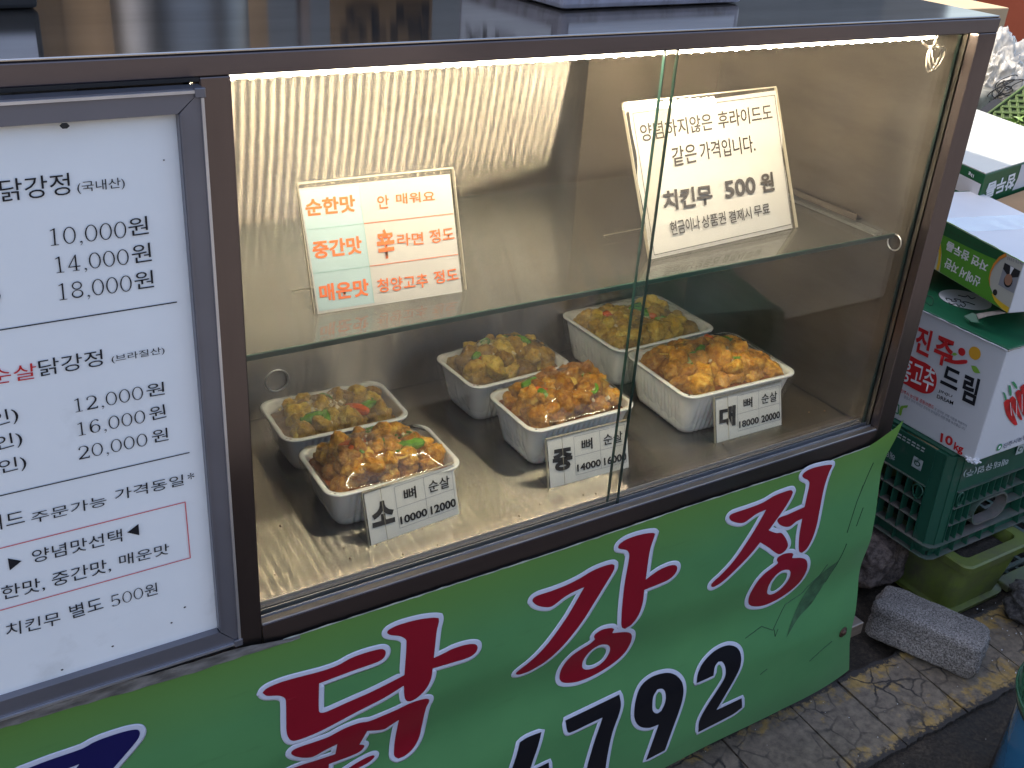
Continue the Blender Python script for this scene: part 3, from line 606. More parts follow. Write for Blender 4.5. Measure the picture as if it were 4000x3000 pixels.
def stripe_mat():
    m, nt, out = new_mat('worn_yellow_road_paint')
    b = nt.nodes.new("ShaderNodeBsdfPrincipled")
    b.inputs["Roughness"].default_value = 0.8
    tc = nt.nodes.new("ShaderNodeTexCoord")
    vec = tc.outputs["Object"]
    sep = nt.nodes.new("ShaderNodeSeparateXYZ")
    nt.links.new(vec, sep.inputs[0])
    # distance from the middle of the stripe (object y = 0): paint survives along the two edges and to the right
    ab = nt.nodes.new("ShaderNodeMath"); ab.operation = 'ABSOLUTE'
    nt.links.new(sep.outputs[1], ab.inputs[0])
    sx = nt.nodes.new("ShaderNodeMapRange")
    sx.inputs[1].default_value = 0.6; sx.inputs[2].default_value = 1.5; sx.inputs[3].default_value = -0.02; sx.inputs[4].default_value = 0.16
    nt.links.new(sep.outputs[0], sx.inputs[0])
    edge = nt.nodes.new("ShaderNodeMapRange")
    edge.inputs[1].default_value = 0.02; edge.inputs[2].default_value = 0.085; edge.inputs[3].default_value = 0.0; edge.inputs[4].default_value = 0.20
    nt.links.new(ab.outputs[0], edge.inputs[0])
    f = noise_n(nt, vec, 26, 8, 0.72)
    f2 = noise_n(nt, vec, 7, 4, 0.6)
    s1 = nt.nodes.new("ShaderNodeMath"); s1.operation = 'ADD'
    nt.links.new(f, s1.inputs[0]); nt.links.new(edge.outputs[0], s1.inputs[1])
    s2 = nt.nodes.new("ShaderNodeMath"); s2.operation = 'ADD'
    nt.links.new(s1.outputs[0], s2.inputs[0]); nt.links.new(sx.outputs[0], s2.inputs[1])
    s3 = nt.nodes.new("ShaderNodeMath"); s3.operation = 'MULTIPLY_ADD'
    nt.links.new(f2, s3.inputs[0]); s3.inputs[1].default_value = 0.35; nt.links.new(s2.outputs[0], s3.inputs[2])
    mask = ramp(nt, s3.outputs[0], [(0.88, (0, 0, 0)), (0.98, (1, 1, 1))])
    fg = noise_n(nt, vec, 55, 6, 0.7)
    stone = ramp(nt, fg, [(0.3, (0.075, 0.058, 0.042)), (0.7, (0.21, 0.165, 0.118))])
    yel = ramp(nt, fg, [(0.3, (0.19, 0.115, 0.03)), (0.7, (0.36, 0.235, 0.075))])
    c = mixc(nt, mask, stone, yel)
    # cracks
    vo = nt.nodes.new("ShaderNodeTexVoronoi")
    vo.feature = 'DISTANCE_TO_EDGE'
    vo.inputs["Scale"].default_value = 19
    dm = nt.nodes.new("ShaderNodeVectorMath"); dm.operation = 'MULTIPLY_ADD'
    nz = nt.nodes.new("ShaderNodeTexNoise"); nz.inputs["Scale"].default_value = 14; nz.inputs["Detail"].default_value = 5
    nt.links.new(vec, nz.inputs["Vector"])
    nt.links.new(nz.outputs["Color"], dm.inputs[0]); dm.inputs[1].default_value = (0.05, 0.05, 0.05)
    nt.links.new(vec, dm.inputs[2])
    nt.links.new(dm.outputs[0], vo.inputs["Vector"])
    crack = ramp(nt, vo.outputs["Distance"], [(0.012, (1, 1, 1)), (0.05, (0, 0, 0))])
    gate = ramp(nt, f2, [(0.42, (0, 0, 0)), (0.58, (1, 1, 1))])
    ck = mixc(nt, 1.0, crack, gate, 'MULTIPLY')
    c = mixc(nt, ck, c, (0.02, 0.016, 0.013))
    # asphalt grime creeping over the two ragged edges
    fe = noise_n(nt, vec, 60, 8, 0.8)
    fe2 = noise_n(nt, vec, 12, 4, 0.6)
    ea = nt.nodes.new("ShaderNodeMath"); ea.operation = 'MULTIPLY_ADD'; ea.inputs[1].default_value = 0.055
    nt.links.new(fe, ea.inputs[0]); nt.links.new(ab.outputs[0], ea.inputs[2])
    eb = nt.nodes.new("ShaderNodeMath"); eb.operation = 'MULTIPLY_ADD'; eb.inputs[1].default_value = 0.03
    nt.links.new(fe2, eb.inputs[0]); nt.links.new(ea.outputs[0], eb.inputs[2])
    em = nt.nodes.new("ShaderNodeMapRange"); em.inputs[1].default_value = 0.118; em.inputs[2].default_value = 0.124
    nt.links.new(eb.outputs[0], em.inputs[0])
    c = mixc(nt, em.outputs[0], c, (0.028, 0.023, 0.020))
    nt.links.new(c, b.inputs["Base Color"])
    bp = nt.nodes.new("ShaderNodeBump"); bp.inputs["Strength"].default_value = 0.6; bp.inputs["Distance"].default_value = 0.004
    hh = mixc(nt, ck, fg, (0.0, 0.0, 0.0))
    nt.links.new(hh, bp.inputs["Height"])
    nt.links.new(bp.outputs[0], b.inputs["Normal"])
    nt.links.new(b.outputs[0], out.inputs[0])
    return m
M['stripe'] = stripe_mat()

# the painted strip is a row of cracked cement slabs with real joints between them
slab_joints = [0.05, 0.33, 0.62, 0.83, 1.0, 1.13, 1.30, 1.50, 1.72]
def ragged(x, side, seed):
    base = 0.090 if side > 0 else -0.090
    return base + 0.006 * noise.noise(Vector((x * 20, side * 5, seed))) + 0.003 * noise.noise(Vector((x * 95, side * 9, seed))) + 0.002 * noise.noise(Vector((x * 260, side * 9, seed)))
pave = thing('painted_kerb_strip', 'worn yellow painted cement strip with cracks along the stall foot', 'paving', (0, -0.05, GZ))
del pave['category']; del pave['label']
pave['kind'] = 'structure'
for i in range(len(slab_joints) - 1):
    x0, x1 = slab_joints[i] + 0.002, slab_joints[i + 1] - 0.002
    top, n = [], 60
    tilt = random.Random(i).uniform(-0.0015, 0.0015)
    skew = random.Random(i + 40).uniform(-0.02, 0.02)
    upper = [(x0 + (x1 - x0) * k / n + (0.0), ragged(x0 + (x1 - x0) * k / n, 1, 1.0)) for k in range(n + 1)]
    lower = [(x0 + (x1 - x0) * k / n, ragged(x0 + (x1 - x0) * k / n, -1, 2.0)) for k in range(n + 1)][::-1]
    ring = upper + lower
    m = prism(ring, 2, -0.01, 0.0028 + tilt * 0.5)
    for v in m.vertices:
        v.co.x += 0.06 * (v.co.y) * (1 if i % 2 else 0.7)
    obj('slab', m, M['stripe'], pave)

# unseen street paving, added to bounce warm sunlight onto the stall front
M['paving'] = simple('pale_bounce_concrete', (0.15, 0.135, 0.115), 0.85, var=0.15, vscale=1.5, dirt=(0.09, 0.08, 0.07), dscale=3)
sp_ = obj('bounce_paving', md('paving', [(-9, -6.69, GZ + 0.005), (9, -6.69, GZ + 0.005), (9, -1.3, GZ + 0.005), (-9, -1.3, GZ + 0.005)], [[0, 1, 2, 3]]), M['paving'])
sp_['kind'] = 'structure'
# building facade and tarpaulin behind the stall, facade across the street
def tarp_mat():
    m, nt, out = new_mat('brown_tarpaulin')
    vec = coords(nt, (1, 1, 0.4))
    f = noise_n(nt, vec, 2.2, 4)
    c = ramp(nt, f, [(0.3, (0.20, 0.15, 0.105)), (0.7, (0.34, 0.27, 0.20))])
    d = nt.nodes.new("ShaderNodeBsdfDiffuse"); t = nt.nodes.new("ShaderNodeBsdfTranslucent")
    nt.links.new(c, d.inputs[0]); nt.links.new(c, t.inputs[0])
    mx = nt.nodes.new("ShaderNodeMixShader"); mx.inputs[0].default_value = 0.4
    nt.links.new(d.outputs[0], mx.inputs[1]); nt.links.new(t.outputs[0], mx.inputs[2])
    nt.links.new(mx.outputs[0], out.inputs[0])
    return m
M['tarp'] = tarp_mat()
M['plaster'] = simple('grey_plaster', (0.30, 0.28, 0.26), 0.85, var=0.15, vscale=1.5)
M['shutter'] = simple('grey_shutter', (0.16, 0.16, 0.17), 0.5, var=0.1)
M['awning'] = simple('navy_awning_cloth', (0.05, 0.055, 0.075), 0.8, var=0.2, vscale=2)

bw = thing('shop_wall', 'grey plastered shop wall behind the stall', 'wall', (0, 6.0, GZ))
obj('plaster_wall', box((-8, 0, 0), (9, 0.25, 4.2)), M['plaster'], bw)
for k in range(4):
    sh = obj('shutter', box((-7 + k * 4, -0.06, 0.1), (-4 + k * 4, -0.003, 2.7)), M['shutter'], bw)
fw = thing('street_facade', 'grey shop facade across the street', 'building', (0, -7.0, GZ))
obj('plaster_wall', box((-9, -0.3, 0), (9, 0, 3.6)), simple('cream_plaster', (0.46, 0.42, 0.36), 0.85, var=0.12, vscale=1.5), fw)
for k in range(4):
    obj('shutter', box((-8 + k * 4, 0.003, 0.1), (-5 + k * 4, 0.06, 2.6)), M['shutter'], fw)

aw = thing('shade_awning', 'unseen dark cloth awning on steel posts, added to shade the stall', 'awning', (0, 0, 0))  # out of view; added and sized to keep sun off cart and near cartons
def awning_mesh():
    vs, fs = [], []
    nx, ny = 24, 16
    for i in range(nx + 1):
        for j in range(ny + 1):
            x = -1.9 + 2.95 * i / nx
            y = -0.15 + 2.6 * j / ny
            vs.append((x, y, 1.72 + 0.16 * j / ny + 0.02 * math.sin(x * 5) * math.sin(y * 4)))
    for i in range(nx):
        for j in range(ny):
            a = i * (ny + 1) + j
            fs.append([a, a + ny + 1, a + ny + 2, a + 1])
    return md('awning', vs, fs)
obj('cloth', awning_mesh(), M['awning'], aw, smooth=True)
for (x, y) in ((-1.85, 2.35), (1.0, 2.35), (-1.85, 0.9)):
    obj('post', box((x - 0.015, y - 0.015, GZ), (x + 0.015, y + 0.015, 1.72)), M['steel_post'], aw)
tb = thing('tarpaulin_sheet', 'brown tarpaulin hanging behind the stall', 'tarpaulin', (0, 2.4, 0))
def tarp_mesh():
    vs, fs = [], []
    nx, nz = 60, 8
    for i in range(nx + 1):
        for j in range(nz + 1):
            x = -1.9 + 2.8 * i / nx
            vs.append((x, 0.03 * math.sin(x * 14) + 0.02 * math.sin(x * 31 + 1), GZ + 0.1 + 2.1 * j / nz))
    for i in range(nx):
        for j in range(nz):
            a = i * (nz + 1) + j
            fs.append([a, a + nz + 1, a + nz + 2, a + 1])
    return md('tarp', vs, fs)
obj('sheet', tarp_mesh(), M['tarp'], tb, smooth=True)

# ================================================================ the display cart
H, D, ZT = 0.604, 0.46, 0.621
def wall_y(x):
    """the rear liner: a flat sheet, then a second sheet running back to the corner"""
    if x < 0.70:
        return 0.442
    return 0.444 + (x - 0.70) * 0.105
X0, XR = -0.95, 1.0385
cart = thing('display_cart', 'stainless steel food display cart with lit glass case and green skirt', 'food cart', (0, 0, GZ))
CO = Vector((0, 0, -GZ))
def cpart(name, mesh, mat, parent=None, smooth=False):
    o = obj(name, mesh, mat, parent or cart, smooth)
    if parent is None:
        mesh.transform(Matrix.Translation(CO))
    return o
# top sheet: folded over the front as the head rail
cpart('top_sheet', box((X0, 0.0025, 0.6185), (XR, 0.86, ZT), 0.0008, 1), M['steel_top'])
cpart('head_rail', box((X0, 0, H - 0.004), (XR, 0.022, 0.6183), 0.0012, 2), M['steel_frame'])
cpart('left_post', box((-0.0285, 0, -0.03), (-0.0015, 0.022, H - 0.0042), 0.0012, 2), M['steel_post'])
cpart('right_post', box((1.002, 0, -0.03), (XR, 0.0155, H - 0.0042), 0.0012, 2), M['steel_post'])
cpart('sill_rail', box((X0, 0, -0.055), (XR - 0.0003, 0.012, -0.0302), 0.0008, 1), M['steel_frame'])
cpart('sill_ledge', box((-0.0013, 0.0006, -0.030), (1.0018, 0.0115, -0.0006), 0.0008, 1), M['steel_ledge'])
cpart('sill_face', box((-0.0013, -0.0012, -0.030), (1.0018, 0.0004, -0.0012), 0.0004, 1), M['steel_frame'])
cpart('door_track', join_meshes([box((0, 0.0117, -0.012), (1.0, 0.036, -0.009)),
                            box((0, 0.0119, -0.009), (1.0, 0.0135, 0.0012)), box((0, 0.0215, -0.009), (1.0, 0.0228, 0.0008)),
                            box((0, 0.0345, -0.009), (1.0, 0.0358, 0.0012))]), M['alu'])
cpart('track_gasket', join_meshes([box((0, 0.0137, -0.0085), (1.0, 0.0165, -0.002)), box((0, 0.0295, -0.0085), (1.0, 0.0343, -0.003))]), M['gasket'])
# case interior
def holed_panel(w0, w1, h0, h1, holes):
    return [[(w0, h0), (w1, h0), (w1, h1), (w0, h1)]] + [[(cx + r * math.cos(-2 * PI * i / 28), cy + r * math.sin(-2 * PI * i / 28)) for i in range(28)] for cx, cy, r in holes]
fb = fill_mesh(holed_panel(-0.03, 0.6995, -0.005, 0.612, [(0.185, 0.053, 0.017)]))
fr = fill_mesh(holed_panel(0.0362, D + 0.0155, -0.005, 0.612, [(0.05, 0.293, 0.0115)]))
bpy.context.view_layer.update()
mb, mr = bake(fb), bake(fr)
PENDING.clear()
bmx_ = bmesh.new(); bmx_.from_mesh(mb)
for k in range(17):
    bmesh.ops.bisect_plane(bmx_, geom=bmx_.verts[:] + bmx_.edges[:] + bmx_.faces[:], plane_co=(0.38 + k * 0.02, 0, 0), plane_no=(1, 0, 0))
bmx_.to_mesh(mb); bmx_.free()
for v in mb.vertices:
    x, z = v.co.x, v.co.y
    v.co = (x, wall_y(min(x, 0.6999)), z)
for f in mb.polygons:
    f.use_smooth = True
for v in mr.vertices:
    y, z = v.co.x, v.co.y
    v.co = (1.0, y, z)
cpart('back_wall', mb, M['steel_x'])
cpart('back_wall_panel', prism([(0.6998, wall_y(0.7001)), (0.9999, wall_y(1.0)), (0.9999, wall_y(1.0) + 0.002), (0.6998, wall_y(0.7001) + 0.002)], 2, -0.005, 0.612), M['steel_x'])
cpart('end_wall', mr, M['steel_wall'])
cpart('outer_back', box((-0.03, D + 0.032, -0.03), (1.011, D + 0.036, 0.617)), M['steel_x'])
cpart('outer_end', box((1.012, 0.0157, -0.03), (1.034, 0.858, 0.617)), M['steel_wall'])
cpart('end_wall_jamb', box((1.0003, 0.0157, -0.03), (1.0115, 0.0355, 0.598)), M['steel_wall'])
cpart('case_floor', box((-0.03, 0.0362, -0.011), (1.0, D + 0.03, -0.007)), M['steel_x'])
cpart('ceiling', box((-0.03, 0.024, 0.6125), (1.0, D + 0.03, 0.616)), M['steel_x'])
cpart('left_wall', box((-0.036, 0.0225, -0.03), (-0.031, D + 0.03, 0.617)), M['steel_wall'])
for (cx, cz, r) in ((0.185, 0.053, 0.0175),):
    cpart('hole_rim', tube([(cx + r * math.cos(2 * PI * i / 28), 0.4413, cz + r * math.sin(2 * PI * i / 28)) for i in range(28)], 0.0012, 6, closed=True), M['alu'], None, True)
cpart('hole_rim', tube([(0.9994, 0.05 + 0.012 * math.cos(2 * PI * i / 28), 0.293 + 0.012 * math.sin(2 * PI * i / 28)) for i in range(28)], 0.0011, 6, closed=True), M['alu'], None, True)
cpart('hole_backing', box((0.15, 0.446, 0.02), (0.22, 0.448, 0.09)), M['steel_x'])
cpart('hole_backing', box((1.004, 0.03, 0.27), (1.006, 0.075, 0.315)), M['steel_wall'])
# shelf of glass on little end rails
cpart('glass_shelf', box((0.003, 0.0535, 0.3008), (0.997, 0.424, 0.3068)), M['glass_shelf'])
cpart('shelf_edge', box((0.003, 0.0502, 0.3004), (0.997, 0.0533, 0.3070), 0.0006, 1), M['glass_edge'])
cpart('shelf_rail', join_meshes([box((0.984, 0.115, 0.3072), (0.9965, 0.43, 0.3092)), box((0.984, 0.115, 0.3094), (0.986, 0.43, 0.3165))]), M['steel_wall'])
cpart('shelf_rail', box((0.984, 0.075, 0.2965), (0.9985, 0.43, 0.3004)), M['alu'])
cpart('shelf_rail', box((-0.03, 0.075, 0.2965), (0.012, 0.43, 0.3004)), M['alu'])
# sliding panes with dark ground edges
def pane(x0, x1, y, z0=-0.006, z1=0.600):
    p = cpart('glass_pane', box((x0 + 0.0012, y, z0), (x1 - 0.0012, y + 0.0042, z1)), M['glass'])
    for xa, xb in ((x0, x0 + 0.0011), (x1 - 0.0011, x1)):
        e = cpart('pane_edge', box((xa, y, z0), (xb, y + 0.0042, z1)), M['glass_edge'])
pane(0.001, 0.5065, 0.0168)
pane(0.4935, 0.9985, 0.0238)
cpart('upper_track', join_meshes([box((0, 0.0142, 0.598), (1.0, 0.016, 0.603)), box((0, 0.0282, 0.596), (1.0, 0.0295, 0.603))]), M['alu'])
# lower body, base shelf, wheels
M['body'] = simple('grey_sheet_body', (0.2, 0.2, 0.21), 0.5, 0.4, var=0.1)
cpart('body_panel', box((X0, 0.02, -0.5), (XR - 0.02, 0.024, -0.032)), M['body'])
cpart('body_panel', box((XR - 0.02, 0.026, -0.5), (XR - 0.017, 0.85, -0.032)), M['body'])
cpart('body_panel', box((X0, 0.855, -0.5), (XR - 0.02, 0.859, 0.616)), M['body'])
cpart('base_frame', box((X0, 0.04, -0.515), (1.172, 0.082, -0.488), 0.002, 2), M['steel_ledge'])
cpart('base_frame', box((X0, 0.79, -0.52), (1.12, 0.83, -0.49), 0.002, 2), M['alu'])
for wx, wy in ((-0.8, 0.12), (0.9, 0.16), (0.9, 0.74), (-0.8, 0.74)):
    w = cpart('wheel', lathe([(0.0, -0.012), (0.03, -0.014), (0.048, -0.012), (0.05, 0), (0.048, 0.012), (0.03, 0.014), (0.0, 0.012)], 24), M['black'], None, True)
    w.data.transform(Matrix.Translation(-CO))
    w.data.transform(Matrix.Translation((wx, wy, 0.05)) @ Matrix.Rotation(PI / 2, 4, 'X'))
    cpart('wheel_fork', box((wx - 0.02, wy - 0.022, -0.57), (wx + 0.02, wy + 0.022, -0.5155)), M['body'])

# LED strip under the head rail
led = cpart('led_tube', box((0.0, 0.0305, 0.5895), (0.953, 0.0345, 0.5985), 0.0012, 2), M['led_cover'])
NCH = 54
chips = []
for i in range(NCH):
    x = 0.009 + i * 0.0176
    chips.append(box((x, 0.0352, 0.5880), (x + 0.0040, 0.0465, 0.5985)))
lc = cpart('led_chips', join_meshes(chips), M['led_chip'])
cpart('led_channel', box((0.0, 0.0303, 0.5987), (0.957, 0.048, 0.6035)), M['alu'])
# cut mark / switch blob and the coil of spare wire
cpart('cable_grommet', lathe([(0.0, 0.0), (0.007, 0.0), (0.009, 0.004), (0.007, 0.009), (0, 0.009)], 16), M['black'], None, True).data.transform(Matrix.Translation((0.968, 0.045, 0.589)))
wire_pts = []
random.seed(5)
cxx, cyy, czz = 0.885, 0.032, 0.555
def wire_loop(cx, cy, cz, rx, rz, ph, n=26, wob=0.002, turn=1.0):
    return [(cx + rx * math.cos(ph + 2 * PI * turn * i / n), cy + 0.004 * math.sin(3 * i / n * PI + ph), cz + rz * math.sin(ph + 2 * PI * turn * i / n) + wob * math.sin(i * 1.7)) for i in range(n + 1)]
coil = []
coil.append(tube([(0.929, 0.035, 0.594), (0.934, 0.034, 0.586), (0.945, 0.033, 0.580), (0.957, 0.033, 0.580), (0.963, 0.033, 0.584)], 0.0009, 6))
coil.append(tube([(0.933, 0.036, 0.592), (0.938, 0.036, 0.583), (0.950, 0.035, 0.577), (0.962, 0.034, 0.580), (0.964, 0.034, 0.574)], 0.0009, 6))
coil.append(tube(wire_loop(0.960, 0.034, 0.590, 0.005, 0.009, 1.2, 18, 0.001), 0.0009, 6))
coil.append(tube(wire_loop(0.964, 0.034, 0.561, 0.016, 0.0155, 1.4, 30, 0.001), 0.0010, 6))
coil.append(tube(wire_loop(0.974, 0.036, 0.563, 0.018, 0.0150, 1.9, 30, 0.001), 0.0010, 6))
coil.append(tube(wire_loop(0.969, 0.033, 0.566, 0.011, 0.0110, 2.4, 26, 0.001, 0.9), 0.0009, 6))
coil.append(tube([(0.957, 0.034, 0.579), (0.965, 0.037, 0.576), (0.970, 0.033, 0.579), (0.961, 0.031, 0.581)], 0.0012, 6))
cpart('wire_coil', join_meshes(coil), M['wire'], None, True)

# crumbs and specks lying on the case floor and along the door track
bm = bmesh.new()
rnd = random.Random(21)
for k in range(46):
    x_ = rnd.uniform(0.02, 0.98)
    y_ = rnd.uniform(0.05, 0.10) if k < 20 else rnd.uniform(0.05, 0.42)
    s_ = rnd.uniform(0.0006, 0.0017)
    bmesh.ops.create_icosphere(bm, subdivisions=1, radius=s_, matrix=Matrix.Translation((x_, y_, -0.0065)))
cr_ = obj('case_crumbs', bm_mesh(bm), simple('brown_crumbs', (0.10, 0.055, 0.025), 0.7))
cr_['kind'] = 'stuff'
cr_['label'] = 'small brown crumbs scattered on the steel floor of the case'
# rivets along the sill and the posts
for x_ in (0.12, 0.46, 0.80):
    cpart('rivet', lathe([(0, 0.0), (0.0026, 0.0), (0.002, 0.0010), (0, 0.0013)], 12), M['alu'], None, True).data.transform(Matrix.Translation((x_, -0.0002, -0.043)) @ Matrix.Translation((0, 0, 0.62)) @ Matrix.Rotation(PI / 2, 4, 'X') @ Matrix.Translation((0, 0, -0.62)))
# ---------------------------------------------------------------- light box menu
menu = thing('menu_board', 'white lit menu board with black price lettering in a grey aluminium frame', 'menu board', (-0.4, -0.008, 0))
MO = Vector((0.4, 0.008, 0))
def mpart(name, mesh, mat, parent=None, smooth=False):
    mesh.transform(Matrix.Translation(MO))
    return obj(name, mesh, mat, parent or menu, smooth)
MX0, MX1, MZ0, MZ1 = -0.9, -0.0305, -0.0015, 0.5955
IX0, IX1, IZ0, IZ1 = MX0 + 0.022, -0.0535, 0.0225, 0.5745
def mitre(quad, y0, y1):
    return prism(quad, 1, y0, y1)
F = {'top': [(MX0, MZ1), (MX1, MZ1), (IX1, IZ1), (IX0, IZ1)], 'bot': [(MX0, MZ0), (IX0, IZ0), (IX1, IZ0), (MX1, MZ0)],
     'right': [(MX1, MZ0), (IX1, IZ0), (IX1, IZ1), (MX1, MZ1)], 'left': [(MX0, MZ0), (MX0, MZ1), (IX0, IZ1), (IX0, IZ0)]}
def shrink(q, e=0.0004):
    cx = sum(p[0] for p in q) / 4; cz = sum(p[1] for p in q) / 4
    return [(p[0] + (e if p[0] < cx else -e), p[1] + (e if p[1] < cz else -e)) for p in q]
for k, q in F.items():
    m = mitre(shrink(q), -0.017, -0.002)
    fpart = mpart('frame_bar', m, M['alu_frame'])
# raised snap edges along the frame
for (a, b) in (((MX0, MZ1 - 0.004), (MX1 - 0.004, MZ1 - 0.0015)), ((MX0, MZ0 + 0.0015), (MX1 - 0.004, MZ0 + 0.004))):
    mpart('frame_lip', box((a[0], -0.0195, a[1]), (b[0], -0.0171, b[1])), M['alu'])
mpart('frame_lip', box((MX1 - 0.0036, -0.0195, MZ0), (MX1 - 0.001, -0.0171, MZ1)), M['alu'])
mpart('frame_lip', box((IX1 + 0.001, -0.0188, IZ0), (IX1 + 0.0025, -0.0171, IZ1)), M['alu_frame'])
mpart('corner_cap', box((MX1 - 0.0085, -0.0205, MZ1 - 0.008), (MX1 + 0.0006, -0.0172, MZ1 + 0.0006), 0.001, 2), M['alu_frame'])
mpart('corner_cap', box((MX1 - 0.0085, -0.0205, MZ0 - 0.0006), (MX1 + 0.0006, -0.0172, MZ0 + 0.008), 0.001, 2), M['alu_frame'])
mpart('panel', box((IX0 - 0.002, -0.0078, IZ0 - 0.002), (IX1 + 0.0015, -0.0055, IZ1 + 0.002)), M['menu_white'])
cpart('menu_recess', box((X0, 0.0, 0.5965), (-0.029, 0.003, 0.5999)), M['black'])

# ================================================================ vinyl banner skirt
def lerp_tab(tab, t):
    if t <= tab[0][0]:
        return tab[0][1]
    for (a, va), (b, vb) in zip(tab, tab[1:]):
        if t <= b:
            s = (t - a) / (b - a)
            return va + (vb - va) * s
    return tab[-1][1]
def sstep(a, b, t):
    s = min(1, max(0, (t - a) / (b - a)))
    return s * s * (3 - 2 * s)
BR = [(-0.56, 1.098), (-0.536, 1.095), (-0.466, 1.076), (-0.42, 1.071), (-0.35, 1.073), (-0.266, 1.066), (-0.175, 1.054), (-0.142, 1.047), (-0.08, 1.034), (-0.045, 1.030), (0.014, 1.041)]
BT = [(-0.95, -0.012), (-0.27, -0.017), (-0.085, -0.027), (0.0, -0.027), (0.38, -0.0295), (0.63, -0.027), (0.9, -0.029), (0.99, -0.024), (1.03, 0.004), (1.04, 0.014)]
BB = [(-0.95, -0.565), (0.4, -0.560), (0.679, -0.555), (0.9, -0.547), (1.095, -0.536)]
def yb(x, z):
    zz = z - 0.02 * math.sin(x * 4.0 + 0.6) - 0.012 * (x - 0.5)
    y = -0.0048
    y += 0.0105 * sstep(-0.205, -0.290, zz) 
    y -= 0.0140 * sstep(-0.295, -0.400, zz)
    y -= 0.004 * sstep(-0.40, -0.56, zz)
    y -= 0.0012 * math.sin(x * 11 + z * 6) * sstep(-0.05, -0.2, z)
    y -= 0.0016 * noise.noise(Vector((x * 6, z * 9, 2.2))) * sstep(-0.04, -0.12, z)
    if x > 0.93:                                   # free right end, curled
        t = (x - 0.93)
        y += -0.05 * t + 0.55 * t * t
        y -= 0.012 * sstep(0.98, 1.05, x) * sstep(-0.1, 0.0, z)
    return y
def banner_mesh():
    nx, nz = 150, 70
    vs, fs = [], []
    for i in range(nx + 1):
        u = i / nx
        for j in range(nz + 1):
            v = j / nz
            x = X0 + (1.06 - X0) * u
            zt, zb = lerp_tab(BT, x), lerp_tab(BB, x)
            z = zt + (zb - zt) * v
            xr = lerp_tab(BR, z)
            x = X0 + (xr - X0) * u
            zt, zb = lerp_tab(BT, x), lerp_tab(BB, x)
            z = zt + (zb - zt) * v
            vs.append((x, yb(x, z), z))
    for i in range(nx):
        for j in range(nz):
            a = i * (nz + 1) + j
            fs.append([a, a + 1, a + nz + 2, a + nz + 1])
    return md("banner", vs, fs)
def banner_mat():
    m, nt, out = new_mat('green_vinyl_print')
    b = nt.nodes.new("ShaderNodeBsdfPrincipled")
    b.inputs["Roughness"].default_value = 0.33
    b.inputs["Specular IOR Level"].default_value = 0.55
    vec = coords(nt)
    sep = nt.nodes.new("ShaderNodeSeparateXYZ")
    nt.links.new(vec, sep.inputs[0])
    mr = nt.nodes.new("ShaderNodeMapRange")
    mr.inputs[1].default_value = -0.13; mr.inputs[2].default_value = -0.01
    nt.links.new(sep.outputs[2], mr.inputs[0])
    f = noise_n(nt, vec, 5, 4)
    base = ramp(nt, f, [(0.3, (0.082, 0.24, 0.090)), (0.7, (0.10, 0.285, 0.105))])
    c = mixc(nt, mr.outputs[0], base, (0.12, 0.25, 0.05))
    # grime: speckles, streaks near the top, a grubby lower edge
    f2 = noise_n(nt, vec, 30, 8, 0.75)
    f3 = noise_n(nt, coords(nt, (3, 3, 22)), 2.2, 6, 0.7)
    m1 = ramp(nt, f2, [(0.68, (0, 0, 0)), (0.74, (1, 1, 1))])
    m2 = ramp(nt, f3, [(0.60, (0, 0, 0)), (0.78, (0.4, 0.4, 0.4))])
    c = mixc(nt, m1, c, (0.03, 0.06, 0.03))
    c = mixc(nt, m2, c, (0.055, 0.13, 0.04))
    low = nt.nodes.new("ShaderNodeMapRange")
    low.inputs[1].default_value = -0.49; low.inputs[2].default_value = -0.56; low.inputs[3].default_value = 0.0; low.inputs[4].default_value = 0.55
    nt.links.new(sep.outputs[2], low.inputs[0])
    f4 = noise_n(nt, vec, 18, 6, 0.7)
    lm = nt.nodes.new("ShaderNodeMath"); lm.operation = 'MULTIPLY'
    nt.links.new(low.outputs[0], lm.inputs[0]); nt.links.new(f4, lm.inputs[1])
    c = mixc(nt, lm.outputs[0], c, (0.06, 0.09, 0.05))
    nt.links.new(c, b.inputs["Base Color"])
    bp = nt.nodes.new("ShaderNodeBump"); bp.inputs["Strength"].default_value = 0.15; bp.inputs["Distance"].default_value = 0.003
    f5 = noise_n(nt, coords(nt, (1, 1, 2)), 14, 5, 0.5)
    nt.links.new(f5, bp.inputs["Height"]); nt.links.new(bp.outputs[0], b.inputs["Normal"])
    nt.links.new(b.outputs[0], out.inputs[0])
    return m
M['banner'] = banner_mat()
def print_mat(name, c):
    return simple(name, c, 0.33, var=0.05, vscale=8, dirt=tuple(x * 0.6 + 0.02 for x in c), dscale=26, dlo=0.66, dhi=0.8, spec=0.55)
M['b_red'] = print_mat('crimson_print', (0.25, 0.005, 0.018))
M['b_white'] = print_mat('white_outline_print', (0.58, 0.61, 0.74))
M['b_black'] = print_mat('black_print', (0.006, 0.006, 0.010))
M['b_blue'] = print_mat('navy_print', (0.008, 0.008, 0.085))
banner = thing('vinyl_banner', 'green vinyl skirt banner with crimson lettering and black digits hung below the case', 'banner', (0, 0, 0))
obj('vinyl_sheet', banner_mesh(), M['banner'], banner, smooth=True)

